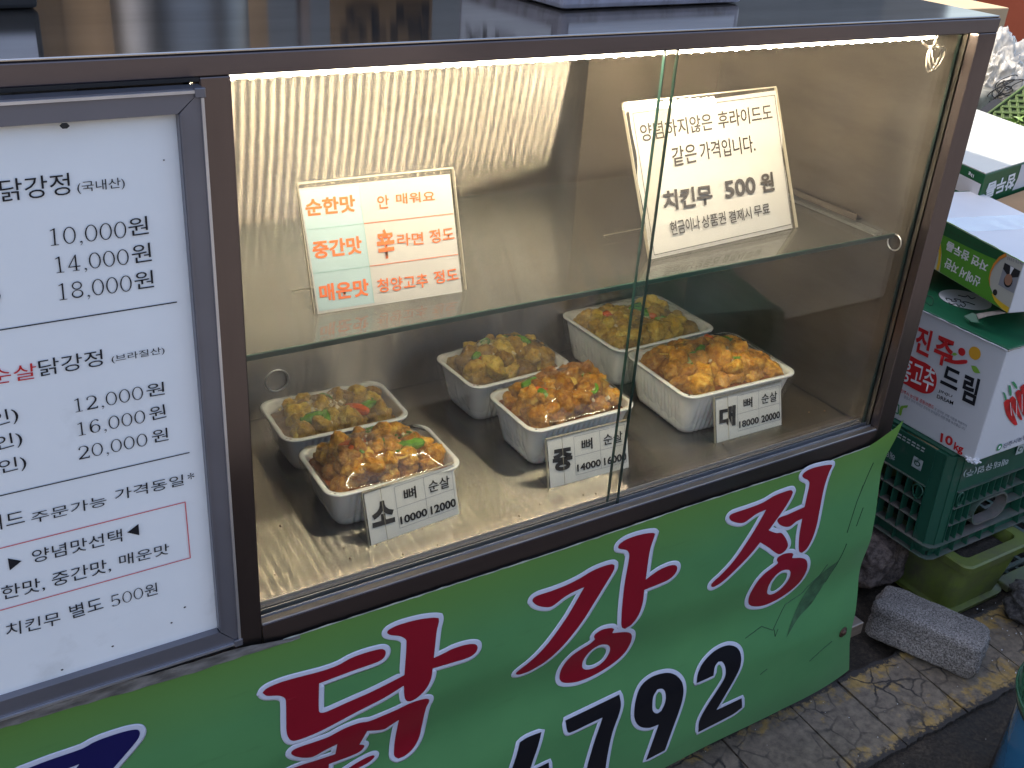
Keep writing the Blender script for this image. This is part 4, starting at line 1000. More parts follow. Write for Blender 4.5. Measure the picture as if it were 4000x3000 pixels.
def conform(mesh, off, cut=True):
    """mesh lies in its own xy plane (x, z of the banner): cut it finely and lay it on the wavy sheet"""
    bm = bmesh.new()
    bm.from_mesh(mesh)
    if cut:
        xs = [v.co.x for v in bm.verts]; ys = [v.co.y for v in bm.verts]
        a = math.floor(min(xs) / 0.02) * 0.02
        while a < max(xs):
            bmesh.ops.bisect_plane(bm, geom=bm.verts[:] + bm.edges[:] + bm.faces[:], plane_co=(a, 0, 0), plane_no=(1, 0, 0))
            a += 0.02
        a = math.floor(min(ys) / 0.015) * 0.015
        while a < max(ys):
            bmesh.ops.bisect_plane(bm, geom=bm.verts[:] + bm.edges[:] + bm.faces[:], plane_co=(0, a, 0), plane_no=(0, 1, 0))
            a += 0.015
    for v in bm.verts:
        x, z, e = v.co.x, v.co.y, v.co.z
        v.co = (x, yb(x, z) - off - e, z)
    for f in bm.faces:
        f.smooth = True
    bmesh.ops.recalc_face_normals(bm, faces=bm.faces[:])
    return bm_mesh(bm, "print")

pend = []
for key, loops in SIGN_SHAPES.items():
    kind = 'digit' if key[0] == 'n' else 'letter'
    mat = M['b_black'] if key[0] == 'n' else (M['b_blue'] if key.startswith('blue') else M['b_red'])
    sm = [smooth_outline(lp) for lp in loops]
    pend.append((kind, mat, fill_mesh(sm), sm))
bpy.context.view_layer.update()
for kind, mat, fo, sm in pend:
    m = bake(fo)
    letter = obj(kind, conform(m, 0.0013), mat, banner)
    for lp in sm:
        w = 0.0074 if kind == 'letter' else 0.0068
        n = len(lp)
        ring = tube([(p[0], p[1], 0) for p in lp], w, 10, closed=True)
        for v in ring.vertices:
            v.co.z *= 0.05
        obj('outline', conform(ring, 0.0006, cut=False), M['b_white'], letter)
PENDING.clear()
# torn grey tape along the top left edge, crease lines and a rusty bolt
M['tape'] = simple('grubby_grey_tape', (0.17, 0.165, 0.165), 0.4, var=0.5, vscale=40, bump=0.8, bscale=50, vstretch=(1, 1, 3))
def ribbon(x0, x1, zt, zb, off, seed, amp=0.003):
    vs, fs = [], []
    n = 90
    for i in range(n + 1):
        x = x0 + (x1 - x0) * i / n
        for j in range(5):
            t = j / 4
            z = zt(x) + (zb(x) - zt(x)) * t + 0.0015 * noise.noise(Vector((x * 60, t, seed)))
            vs.append((x, yb(x, -0.03) - off - amp * abs(noise.noise(Vector((x * 45, t * 3, seed)))), z))
    for i in range(n):
        for j in range(4):
            a = i * 5 + j
            fs.append([a, a + 1, a + 6, a + 5])
    return md("ribbon", vs, fs)
obj('tape_strip', ribbon(X0, 0.04, lambda x: lerp_tab(BT, x) + 0.011 * sstep(0.04, -0.05, x), lambda x: lerp_tab(BT, x) - 0.004, 0.0012, 3.0), M['tape'], banner, smooth=True)
M['hem'] = simple('pale_cut_hem', (0.36, 0.38, 0.34), 0.5, var=0.4, vscale=30)
obj('hem', ribbon(0.02, 0.985, lambda x: lerp_tab(BT, x) + 0.0012, lambda x: lerp_tab(BT, x) - 0.0006, 0.0004, 5.0, 0.0012), M['hem'], banner)
M['crease'] = simple('dark_crease', (0.018, 0.06, 0.028), 0.6)
for ln in ([(1.005, -0.06), (0.99, -0.13), (0.985, -0.2)], [(0.992, -0.215), (0.985, -0.26), (0.972, -0.30)],
           [(0.80, -0.345), (0.835, -0.335), (0.862, -0.352), (0.872, -0.335), (0.885, -0.31), (0.92, -0.30), (0.95, -0.27), (0.96, -0.245)],
           [(0.865, -0.352), (0.868, -0.366), (0.875, -0.352)], [(0.965, -0.455), (0.995, -0.44), (1.02, -0.432)],
           [(0.995, -0.10), (0.992, -0.12)], [(1.012, -0.15), (1.006, -0.19)], [(0.845, -0.435), (0.862, -0.428)]):
    pts = []
    for a, b in zip(ln, ln[1:]):
        for k in range(8):
            t = k / 8
            x, z = a[0] + (b[0] - a[0]) * t, a[1] + (b[1] - a[1]) * t + 0.001 * noise.noise(Vector((a[0] * 90 + t * 5, 0, 0)))
            pts.append((x, yb(x, z) - 0.0002, z))
    obj('crease', tube(pts, 0.0007, 5), M['crease'], banner)
M['scuff'] = simple('grey_green_scuff', (0.045, 0.115, 0.055), 0.5, var=0.4, vscale=60)
for poly in ([(0.895, -0.378), (0.905, -0.35), (0.93, -0.30), (0.955, -0.265), (0.985, -0.25), (0.975, -0.29), (0.95, -0.33), (0.92, -0.35)],
             [(0.935, -0.29), (0.95, -0.272), (0.98, -0.262), (0.97, -0.275), (0.95, -0.285)]):
    sm = smooth_outline(poly, 4)
    o = fill_mesh([sm]); bpy.context.view_layer.update(); m = bake(o); PENDING.clear()
    obj('scuff', conform(m, 0.0005), M['scuff'], banner)
M['rust'] = simple('rusty_bolt', (0.09, 0.05, 0.035), 0.6, 0.6, var=0.5, vscale=300)
bz, bx_ = -0.425, 1.045
bo = obj('bolt', lathe([(0, 0.004), (0.004, 0.004), (0.005, 0.002), (0.0052, 0.0), (0.010, 0.0006), (0.0105, -0.001), (0, -0.001)], 20), M['rust'], banner, smooth=True)
bo.rotation_euler = (PI / 2, 0, 0.15)
bo.location = (bx_, yb(bx_, bz) - 0.001, bz)

# ================================================================ all lettering, laid out on its planes
FLIP.update({'carton', 'lid', 'aL', 'crL'} & set())
def holder(name, label, cat, P, loc=None):
    return thing(name, label, cat, loc or tuple(P))
flav = thing('flavour_sign', 'clear acrylic stand with orange spice level chart, on the left of the glass shelf', 'sign', (0.119, 0.116, 0.3068))
note = thing('notice_sign', 'larger acrylic stand with grey printed price notice, on the right of the glass shelf', 'sign', (0.586, 0.108, 0.3068))
cards = []
for (loc, ang, label, size, p1, p2) in (
        ((0.172, 0.086, -0.007), math.atan2(0.012, 0.136), 'small price card 10000 and 12000 leaning at the front left tray', '소', '10000', '12000'),
        ((0.448, 0.095, -0.007), math.atan2(-0.004, 0.127), 'small price card 14000 and 16000 leaning at the front middle tray', '중', '14000', '16000'),
        ((0.746, 0.087, -0.007), math.atan2(-0.002, 0.127), 'small price card 18000 and 20000 leaning at the front right tray', '대', '18000', '20000')):
    t = thing('price_card', label, 'price card', loc, (0, 0, 0), 'price cards in front of the chicken trays')
    cards.append((t, Vector(loc), ang, (size, p1, p2)))

batch = []      # (object(s), plane or (loc, ang), anchors, material, parent, weight)
CARD_O, CARD_X, CARD_Y = [Vector(v) for v in PLANES['card']]
CARD_Y = (CARD_Y).normalized()
def card_frame(loc, ang, k):
    ex = Vector((math.cos(ang), math.sin(ang), 0))
    back = Vector((-math.sin(ang), math.cos(ang), 0))
    lean = math.radians(16)
    ey = (Vector((0, 0, 1)) * math.cos(lean) + back * math.sin(lean))
    return loc, ex, ey
carton = thing('pepper_carton', 'white 10 kg pepper carton with green lid and red print on the dark green crate', 'carton', (1.473, 0.1, -0.25))
lidbox = thing('shoot_carton', 'flat green and white carton lying upside down on the pepper carton', 'carton', (1.505, 0.139, 0.05))
farbox = thing('far_carton', 'sunlit white topped dark green carton standing in a brown carton', 'carton', (1.787, 0.447, 0.09))
crate = thing('green_crate', 'dark green plastic lattice crate upside down under the pepper carton', 'crate', (1.43, 0.108, -0.48))
OWNER = {'menu': menu, 'flav': flav, 'note': note, 'carton': carton, 'cartonF': carton, 'lid': lidbox, 'aL': farbox, 'aF': farbox, 'crL': crate, 'crF': crate}
def frame_of(pl):
    O, ex, ey = [Vector(v) for v in PLANES[pl]]
    return O, ex, ey
def add_text(frame, parent, s, BL, BRt, TL, weight, mat):
    if weight == 'n' and parent is menu:
        weight = 't0'
    if weight == 'd':
        os_, adv = serif_digits(s)
        batch.append(('d', os_, adv, frame, parent, BL, BRt, TL, mat))
    else:
        batch.append(('t', [make_text(s, weight)], None, frame, parent, BL, BRt, TL, mat))
for pl, s, BL, BRt, TL, w, cname in TEXTS:
    if pl == 'card':
        for t, loc, ang, (size, p1, p2) in cards:
            k = 0.985
            ss = {'SIZE': size, 'P1': p1, 'P2': p2}.get(s, s)
            sc_ = lambda q: (q[0] * k, q[1] * k)
            add_text(card_frame(loc, ang, k), t, ss, sc_(BL), sc_(BRt), sc_(TL), 'x' if s == 'SIZE' else ('b' if s[0] == 'P' else 'm'), M[cname])
    else:
        add_text(frame_of(pl), OWNER[pl], s, BL, BRt, TL, w, M[cname])
PR = {'menu': 0.0004, 'flav': 0.0016, 'note': 0.0018}
bpy.context.view_layer.update()
dg = bpy.context.evaluated_depsgraph_get()
def grab(o):
    e = o.evaluated_get(dg)
    return bpy.data.meshes.new_from_object(e, depsgraph=dg)
old = []
jobs = []
for kind, os_, adv, frame, parent, BL, BRt, TL, mat in batch:
    ms = [grab(o) for o in os_]
    old += os_
    jobs.append((kind, ms, adv, frame, parent, BL, BRt, TL, mat))
for o in old:
    d = o.data
    bpy.data.objects.remove(o)
    bpy.data.curves.remove(d)
PENDING.clear()
def depth_of(parent):
    return Vector(parent.location)
for kind, ms, adv, (O, ex, ey), parent, BL, BRt, TL, mat in jobs:
    m = join_meshes(ms, "lettering") if len(ms) > 1 else ms[0]
    m.materials.clear()
    if not m.vertices:
        continue
    if kind == 'd':
        x0, x1, y0, y1 = 0.0, adv, 0.0, 1.0
    else:
        xs = [v.co.x for v in m.vertices]; ys = [v.co.y for v in m.vertices]
        x0, x1, y0, y1 = min(xs), max(xs), min(ys), max(ys)
    n = ex.cross(ey)
    off = 0.0011
    U = Vector(BRt) - Vector(BL)
    V = Vector(TL) - Vector(BL)
    V = V - U * (V.dot(U) / U.length_squared) * 0.6          # keep letters nearly upright
    for v in m.vertices:
        s_, t_ = (v.co.x - x0) / (x1 - x0), (v.co.y - y0) / (y1 - y0)
        q = Vector(BL) + U * s_ + V * t_
        v.co = O + ex * q.x + ey * q.y + n * off
    m.transform(Matrix.Translation(-depth_of(parent)))
    obj('lettering', m, mat, parent)

def on(pl_or_frame, parent, name, pts, mat, off, kind='poly', w=0.001):
    if isinstance(pl_or_frame, str):
        O, ex, ey = frame_of(pl_or_frame)
    else:
        O, ex, ey = pl_or_frame
    n = ex.cross(ey)
    if kind == 'line':
        a, b = Vector(pts[0]), Vector(pts[1])
        d = (b - a).normalized()
        nn = Vector((-d.y, d.x)) * (w / 2)
        pts = [a + nn, a - nn, b - nn, b + nn]
    m = md(name, [O + ex * q[0] + ey * q[1] + n * off for q in pts], [list(range(len(pts)))])
    m.transform(Matrix.Translation(-Vector(parent.location)))
    return obj(name, m, mat, parent)
# menu rules, red box, arrows
for k, (pl, pts) in enumerate(SHAPES['rule']):
    z = (pts[0][1] + pts[1][1]) / 2
    on('menu', menu, 'rule_line', [(-0.86, z), (pts[1][0], z)], M['ink'], 0.0009, 'line', 0.0011)
rb = SHAPES['redbox'][0][1]
zt, zb, xr = (rb[0][1] + rb[1][1]) / 2, (rb[2][1] + rb[3][1]) / 2, (rb[1][0] + rb[2][0]) / 2
for a, b in (((-0.8, zt), (xr + 0.0005, zt)), ((-0.8, zb), (xr + 0.0005, zb))):
    on('menu', menu, 'red_border', [a, b], M['pink_line'], 0.0009, 'line', 0.0011)
on('menu', menu, 'red_border', [(xr, zb + 0.0006), (xr, zt - 0.0006)], M['pink_line'], 0.0009, 'line', 0.0011)
for pl, pts in SHAPES['tri']:
    on('menu', menu, 'arrow_mark', pts, M['ink'], 0.0009)
# specks of dirt and a dead fly on the frame
for (x, z, r) in ((-0.143, 0.5725, 0.0026), (-0.085, 0.062, 0.0009), (-0.066, 0.535, 0.0006), (-0.16, 0.04, 0.0009), (-0.10, 0.047, 0.0008), (-0.21, 0.03, 0.0009)):
    m = prism([(x + r * 1.5 * math.cos(a * PI / 3) + 0.3 * r * math.sin(a * 7), z + r * 0.8 * math.sin(a * PI / 3)) for a in range(6)], 1, -0.0195 if r > 0.002 else -0.0086, -0.0165 if r > 0.002 else -0.0078)
    mpart('dirt_speck', m, M['black'])

# flavour sign: acrylic L stand, paper, print
def acrylic_stand(parent, frame, w, h, margin, foot, tag_w=1.0):
    O, ex, ey = frame
    n = ex.cross(ey)
    loc = Vector(parent.location)
    def slab(x0, x1, y0, y1, z0, z1, mat, name):
        vs = []
        for z in (z0, z1):
            for (a, b) in ((x0, y0), (x1, y0), (x1, y1), (x0, y1)):
                vs.append(O + ex * a + ey * b + n * z - loc)
        m = md(name, vs, [[0, 3, 2, 1], [4, 5, 6, 7], [0, 1, 5, 4], [1, 2, 6, 5], [2, 3, 7, 6], [3, 0, 4, 7]])
        return obj(name, m, mat, parent)
    slab(-margin, w + margin, 0.001, h + margin, 0.0016, 0.0026, M['acrylic'], 'front_sheet')
    slab(-margin, w + margin, 0.001, h + margin, -0.0022, -0.0012, M['acrylic'], 'back_sheet')
    # folded top bead catching the light
    slab(-margin, w + margin, h + margin, h + margin + 0.0018, -0.0022, 0.0026, M['acrylic_edge'], 'top_fold')
    for x in (-margin - 0.0008, w + margin):
        slab(x, x + 0.0008, 0.001, h + margin, -0.0022, 0.0026, M['acrylic_edge'], 'side_edge')
    # foot running back on the shelf
    fx = Vector((ex.x, ex.y, 0)).normalized()
    fy = Vector((-fx.y, fx.x, 0))
    vs = []
    for z in (0.0004, 0.0016):
        for (a, b) in ((-margin, 0.001), (w + margin, 0.001), (w + margin, foot), (-margin, foot)):
            vs.append(O + fx * a + fy * b + Vector((0, 0, z)) - loc)
    m = md('foot', vs, [[0, 3, 2, 1], [4, 5, 6, 7], [0, 1, 5, 4], [1, 2, 6, 5], [2, 3, 7, 6], [3, 0, 4, 7]])
    obj('foot', m, M['acrylic'], parent)
    vs = []
    for z in (0.0004, 0.0018):
        for (a, b) in ((-margin, foot + 0.0002), (w + margin, foot + 0.0002), (w + margin, foot + 0.001), (-margin, foot + 0.001)):
            vs.append(O + fx * a + fy * b + Vector((0, 0, z)) - loc)
    obj('foot_edge', md('foot', vs, [[0, 3, 2, 1], [4, 5, 6, 7], [0, 1, 5, 4], [1, 2, 6, 5], [2, 3, 7, 6], [3, 0, 4, 7]]), M['acrylic_edge'], parent)
def fix_z(frame, dz):
    O, ex, ey = frame
    return (O + Vector((0, 0, dz)), ex, ey)
ff = frame_of('flav')
acrylic_stand(flav, ff, 0.183, 0.140, 0.0035, 0.07)
on('flav', flav, 'paper', [tuple(q) for q in SHAPES['fpaper'][0][1]], M['paper_grey'], 0.0002)
on('flav', flav, 'blue_column', SHAPES['fcol'][0][1], M['paleblue'], 0.0006)
for pl, pts in SHAPES['fteal']:
    on('flav', flav, 'table_line', pts, M['teal'], 0.0009, 'line', 0.0008)
c_ = SHAPES['fcol'][0][1]
on('flav', flav, 'table_line', [c_[1], c_[2]], M['teal'], 0.0009, 'line', 0.0008)
for pl, pts in SHAPES['forange']:
    on('flav', flav, 'table_line', pts, M['orange'], 0.0009, 'line', 0.0007)
fn = frame_of('note')
acrylic_stand(note, fn, 0.280, 0.200, 0.0035, 0.095)
npp = SHAPES['npaper'][0][1]
fl = SHAPES['nfold'][0][1]
def crinkle(frame, parent, quad, t_fold):
    """sheet with one soft fold across it"""
    O, ex, ey = frame
    n = ex.cross(ey)
    vs, fs = [], []
    nx, ny = 30, 30
    TLq, TRq, BRq, BLq = [Vector(q) for q in quad]
    for i in range(nx + 1):
        for j in range(ny + 1):
            u, v = i / nx, j / ny
            q = (BLq.lerp(BRq, u)).lerp(TLq.lerp(TRq, u), v)
            wav = 0.0011 * math.exp(-((v - t_fold) / 0.12) ** 2)
            q = q + Vector(((0.0022 * math.sin((v - t_fold) * 15) * math.exp(-((v - t_fold) / 0.22) ** 2)), 0))
            vs.append(O + ex * q.x + ey * q.y + n * (0.0001 - 0.0011 * (1 - sstep(t_fold - 0.06, t_fold, v))) - Vector(parent.location))
    for i in range(nx):
        for j in range(ny):
            a = i * (ny + 1) + j
            fs.append([a, a + ny + 1, a + ny + 2, a + 1])
    o = obj('paper', md('paper', vs, fs), M['paper_grey'], parent, smooth=True)
crinkle(fn, note, npp, 0.62)
nb = SHAPES['nborder'][0][1]
for a, b in zip(nb, nb[1:] + nb[:1]):
    on('note', note, 'border_line', [a, b], M['grey'], 0.0009, 'line', 0.0010)
for t, loc, ang, tx in cards:
    fr_ = card_frame(loc, ang, 1)
    k = 0.985
    cp = [(0, 0), (0.135 * k, 0), (0.135 * k, 0.070 * k), (0, 0.070 * k)]
    on(fr_, t, 'paper', cp, M['paper'], 0.0002)
    g0, g1, h0, h1, mx, my = 0.043, 0.132, 0.0095, 0.0665, 0.087, 0.037
    g0, g1, h0, h1, mx, my = 0.043, 0.131, 0.0095, 0.0665, 0.087, 0.037
    lines = [((g0, h0), (g1, h0)), ((g0, h1), (g1, h1)), ((g0, h0), (g0, h1)), ((g1, h0), (g1, h1)), ((mx, h0), (mx, h1)), ((g0, my), (g1, my))]
    for a, b in lines:
        on(fr_, t, 'table_line', [(a[0] * k, a[1] * k), (b[0] * k, b[1] * k)], M['grid_line'], 0.0008, 'line', 0.0005)
    O, ex, ey = fr_
    n = ex.cross(ey)
    def slab2(x0, x1, y0, y1, z0, z1, mat, name):
        vs = []
        for z in (z0, z1):
            for (a, b) in ((x0, y0), (x1, y0), (x1, y1), (x0, y1)):
                vs.append(O + ex * a + ey * b + n * z - loc)
        obj(name, md(name, vs, [[0, 3, 2, 1], [4, 5, 6, 7], [0, 1, 5, 4], [1, 2, 6, 5], [2, 3, 7, 6], [3, 0, 4, 7]]), mat, t)
    slab2(-0.003, 0.1335, -0.0005, 0.071, 0.0014, 0.0022, M['acrylic'], 'front_sheet')
    slab2(-0.003, 0.1335, -0.0005, 0.071, -0.0014, -0.0006, M['acrylic'], 'back_sheet')
    slab2(-0.003, 0.1335, 0.0711, 0.0722, -0.0014, 0.0022, M['acrylic_edge'], 'top_fold')
    slab2(-0.0037, -0.0030, -0.0005, 0.071, -0.0014, 0.0022, M['acrylic_edge'], 'side_edge')
    slab2(0.0218, 0.0224, -0.0005, 0.071, 0.0023, 0.0029, M['acrylic_edge'], 'clip_edge')
    fx = ex; fy = Vector((-fx.y, fx.x, 0))
    vs = []
    for z in (0.0002, 0.0012):
        for (a, b) in ((-0.003, 0.0), (0.1335, 0.0), (0.1335, 0.03), (-0.003, 0.03)):
            vs.append(fx * a + fy * b + Vector((0, 0, z)))
    obj('foot', md('foot', vs, [[0, 3, 2, 1], [4, 5, 6, 7], [0, 1, 5, 4], [1, 2, 6, 5], [2, 3, 7, 6], [3, 0, 4, 7]]), M['acrylic'], t)

# ================================================================ trays of chicken
def rrect(L, W, r, n):
    """rounded rectangle outline, n points per quarter corner plus straight runs; returns (x, y, nx, ny, s)"""
    pts = []
    hx, hy = L / 2 - r, W / 2 - r
    def run(a, b, m, nrm):
        for i in range(m):
            t = i / m
            pts.append((a[0] + (b[0] - a[0]) * t, a[1] + (b[1] - a[1]) * t, nrm[0], nrm[1]))
    def arc(cx, cy, a0):
        for i in range(n):
            a = a0 + (PI / 2) * i / n
            pts.append((cx + r * math.cos(a), cy + r * math.sin(a), math.cos(a), math.sin(a)))
    run((L / 2, -hy), (L / 2, hy), 66, (1, 0)); arc(hx, hy, 0)
    run((hx, W / 2), (-hx, W / 2), 100, (0, 1)); arc(-hx, hy, PI / 2)
    run((-L / 2, hy), (-L / 2, -hy), 66, (-1, 0)); arc(-hx, -hy, PI)
    run((-hx, -W / 2), (hx, -W / 2), 100, (0, -1)); arc(hx, -hy, 3 * PI / 2)
    return pts
def tray_mesh(L, W, h):
    lv = []   # (inset, z, rib)
    lv += [(0.000, h - 0.0035, 0), (-0.0004, h - 0.001, 0), (0.0008, h, 0), (0.0052, h + 0.0002, 0), (0.0064, h - 0.0012, 0), (0.0075, h - 0.005, 0)]
    inner = [(0.0215, 0.004, 0), (0.027, 0.0025, 0)]
    outer = [(0.0045, h - 0.0035, 0), (0.0050, h - 0.0075, 0), (0.0060, h - 0.010, 1), (0.0100, h * 0.62, 1), (0.0145, h * 0.3, 1), (0.0180, 0.008, 1), (0.0205, 0.002, 0.6), (0.025, 0.0, 0)]
    seq = outer[::-1] + lv + inner
    n = 7
    vs, fs = [], []
    base = rrect(L, W, 0.022, n)
    K = len(base)
    for (ins, z, rib) in seq:
        rr = max(0.006, 0.022 - ins * 0.4)
        ring = rrect(L - 2 * ins, W - 2 * ins, rr, n)
        for k, (x, y, nx, ny) in enumerate(ring):
            s = (x if abs(ny) > 0.9 else y if abs(nx) > 0.9 else 0)
            d = 0
            if rib and max(abs(nx), abs(ny)) > 0.98:
                d = 0.0042 * rib * (abs(math.sin(s * PI / 0.0088)) ** 0.7 - 0.6)
            vs.append((x + nx * d, y + ny * d, z))
    for i in range(len(seq) - 1):
        for k in range(K):
            k2 = (k + 1) % K
            fs.append([i * K + k, i * K + k2, (i + 1) * K + k2, (i + 1) * K + k])
    fs.append(list(range(K - 1, -1, -1)))
    fs.append([(len(seq) - 1) * K + k for k in range(K)])
    return md("tray", vs, fs)
def chunk(seed, amp=0.30):
    bm = bmesh.new()
    bmesh.ops.create_icosphere(bm, subdivisions=4, radius=1.0)
    o = Vector((seed * 3.1, seed * 1.7, seed * 0.3))
    rnd = random.Random(seed)
    sx, sy, sz = rnd.uniform(0.85, 1.3), rnd.uniform(0.75, 1.05), rnd.uniform(0.7, 0.95)
    for v in bm.verts:
        p = v.co.normalized()
        d = 1 + amp * noise.noise(p * 1.3 + o) * 1.4
        rg = 1 - abs(noise.noise(p * 2.6 + o * 2)) * 2
        d += 0.16 * rg
        d += 0.075 * (1 - 2 * abs(noise.noise(p * 6.5 + o))) + 0.035 * noise.noise(p * 14 + o)
        v.co = Vector((p.x * sx, p.y * sy, p.z * sz)) * d
    for f in bm.faces:
        f.smooth = True
    return bm_mesh(bm, "chicken")
def chicken_mat(name, lo, mid, hi, rough=0.3):
    m, nt, out = new_mat(name)
    b = nt.nodes.new("ShaderNodeBsdfPrincipled")
    b.inputs["Roughness"].default_value = rough
    b.inputs["Coat Weight"].default_value = 0.3
    b.inputs["Coat Roughness"].default_value = 0.13
    b.inputs["Subsurface Weight"].default_value = 0.25
    b.inputs["Subsurface Radius"].default_value = (0.6, 0.25, 0.08)
    b.inputs["Subsurface Scale"].default_value = 0.01
    tc = nt.nodes.new("ShaderNodeTexCoord")
    oi = nt.nodes.new("ShaderNodeObjectInfo")
    add = nt.nodes.new("ShaderNodeVectorMath"); add.operation = 'ADD'
    nt.links.new(tc.outputs["Object"], add.inputs[0])
    nt.links.new(oi.outputs["Location"], add.inputs[1])
    f = noise_n(nt, add.outputs[0], 1.6, 6, 0.65)
    c = ramp(nt, f, [(0.30, lo), (0.50, mid), (0.72, hi)])
    rc = ramp(nt, oi.outputs["Random"], [(0.0, (0.50, 0.42, 0.36)), (0.45, (0.95, 0.92, 0.9)), (1.0, (1.25, 1.38, 1.45))])
    c = mixc(nt, 1.0, c, rc, 'MULTIPLY')
    nt.links.new(c, b.inputs["Base Color"])
    f2 = noise_n(nt, tc.outputs["Object"], 7, 6, 0.6)
    bp = nt.nodes.new("ShaderNodeBump"); bp.inputs["Strength"].default_value = 0.5; bp.inputs["Distance"].default_value = 0.12
    nt.links.new(f2, bp.inputs["Height"]); nt.links.new(bp.outputs[0], b.inputs["Normal"])
    nt.links.new(b.outputs[0], out.inputs[0])
    return m
M['ch_red'] = chicken_mat('sauced_chicken', (0.26, 0.08, 0.006), (0.64, 0.28, 0.028), (0.85, 0.54, 0.13))
M['ch_gold'] = chicken_mat('golden_sauced_chicken', (0.28, 0.14, 0.014), (0.60, 0.36, 0.05), (0.82, 0.60, 0.18))
M['chili'] = simple('green_chili', (0.11, 0.26, 0.025), 0.2, var=0.3, vscale=3, coat=0.5)
M['chili_in'] = simple('pale_chili_flesh', (0.45, 0.55, 0.22), 0.35)
M['redchili'] = simple('red_orange_pepper', (0.65, 0.12, 0.02), 0.2, var=0.3, vscale=3, coat=0.5)
M['garlic'] = simple('golden_garlic_chip', (0.75, 0.48, 0.10), 0.3, var=0.2, vscale=3, coat=0.3)
M['nut'] = simple('chopped_nuts', (0.75, 0.62, 0.40), 0.5, var=0.2, vscale=200)
CHUNKS = [chunk(s) for s in range(1, 11)]
CH = {}
for key in ('ch_red', 'ch_gold'):
    CH[key] = []
    for m in CHUNKS:
        c = m.copy()
        c.materials.append(M[key])
        CH[key].append(c)
def pepper_slice_mesh(hollow=True):
    # a slanted slice of chili: outer ring of skin and pale seedy middle
    outer = [(math.cos(a) * 1.0, math.sin(a) * 0.55) for a in [2 * PI * i / 20 for i in range(20)]]
    ms = tube([(x, y, 0) for x, y in outer], 0.17, 8, closed=True)
    return ms
SL = pepper_slice_mesh(); SL.materials.append(M['chili'])
SLr = pepper_slice_mesh(); SLr.materials.append(M['redchili'])
def disc_mesh():
    return lathe([(0, 0.06), (0.6, 0.09), (0.95, 0.05), (1.0, 0.0), (0.95, -0.05), (0, -0.06)], 18)
SLf = disc_mesh(); SLf.materials.append(M['chili_in'])
GAR = disc_mesh(); GAR.materials.append(M['garlic'])
def strip_mesh():
    return lathe([(0.0, -1), (0.28, -0.85), (0.42, -0.3), (0.42, 0.3), (0.25, 0.85), (0.0, 1)], 10)
STg = strip_mesh(); STg.materials.append(M['chili'])
STr = strip_mesh(); STr.materials.append(M['redchili'])

def rand_rot(rnd, tilt=0.6):
    return (rnd.uniform(-tilt, tilt), rnd.uniform(-tilt, tilt), rnd.uniform(0, 2 * PI))

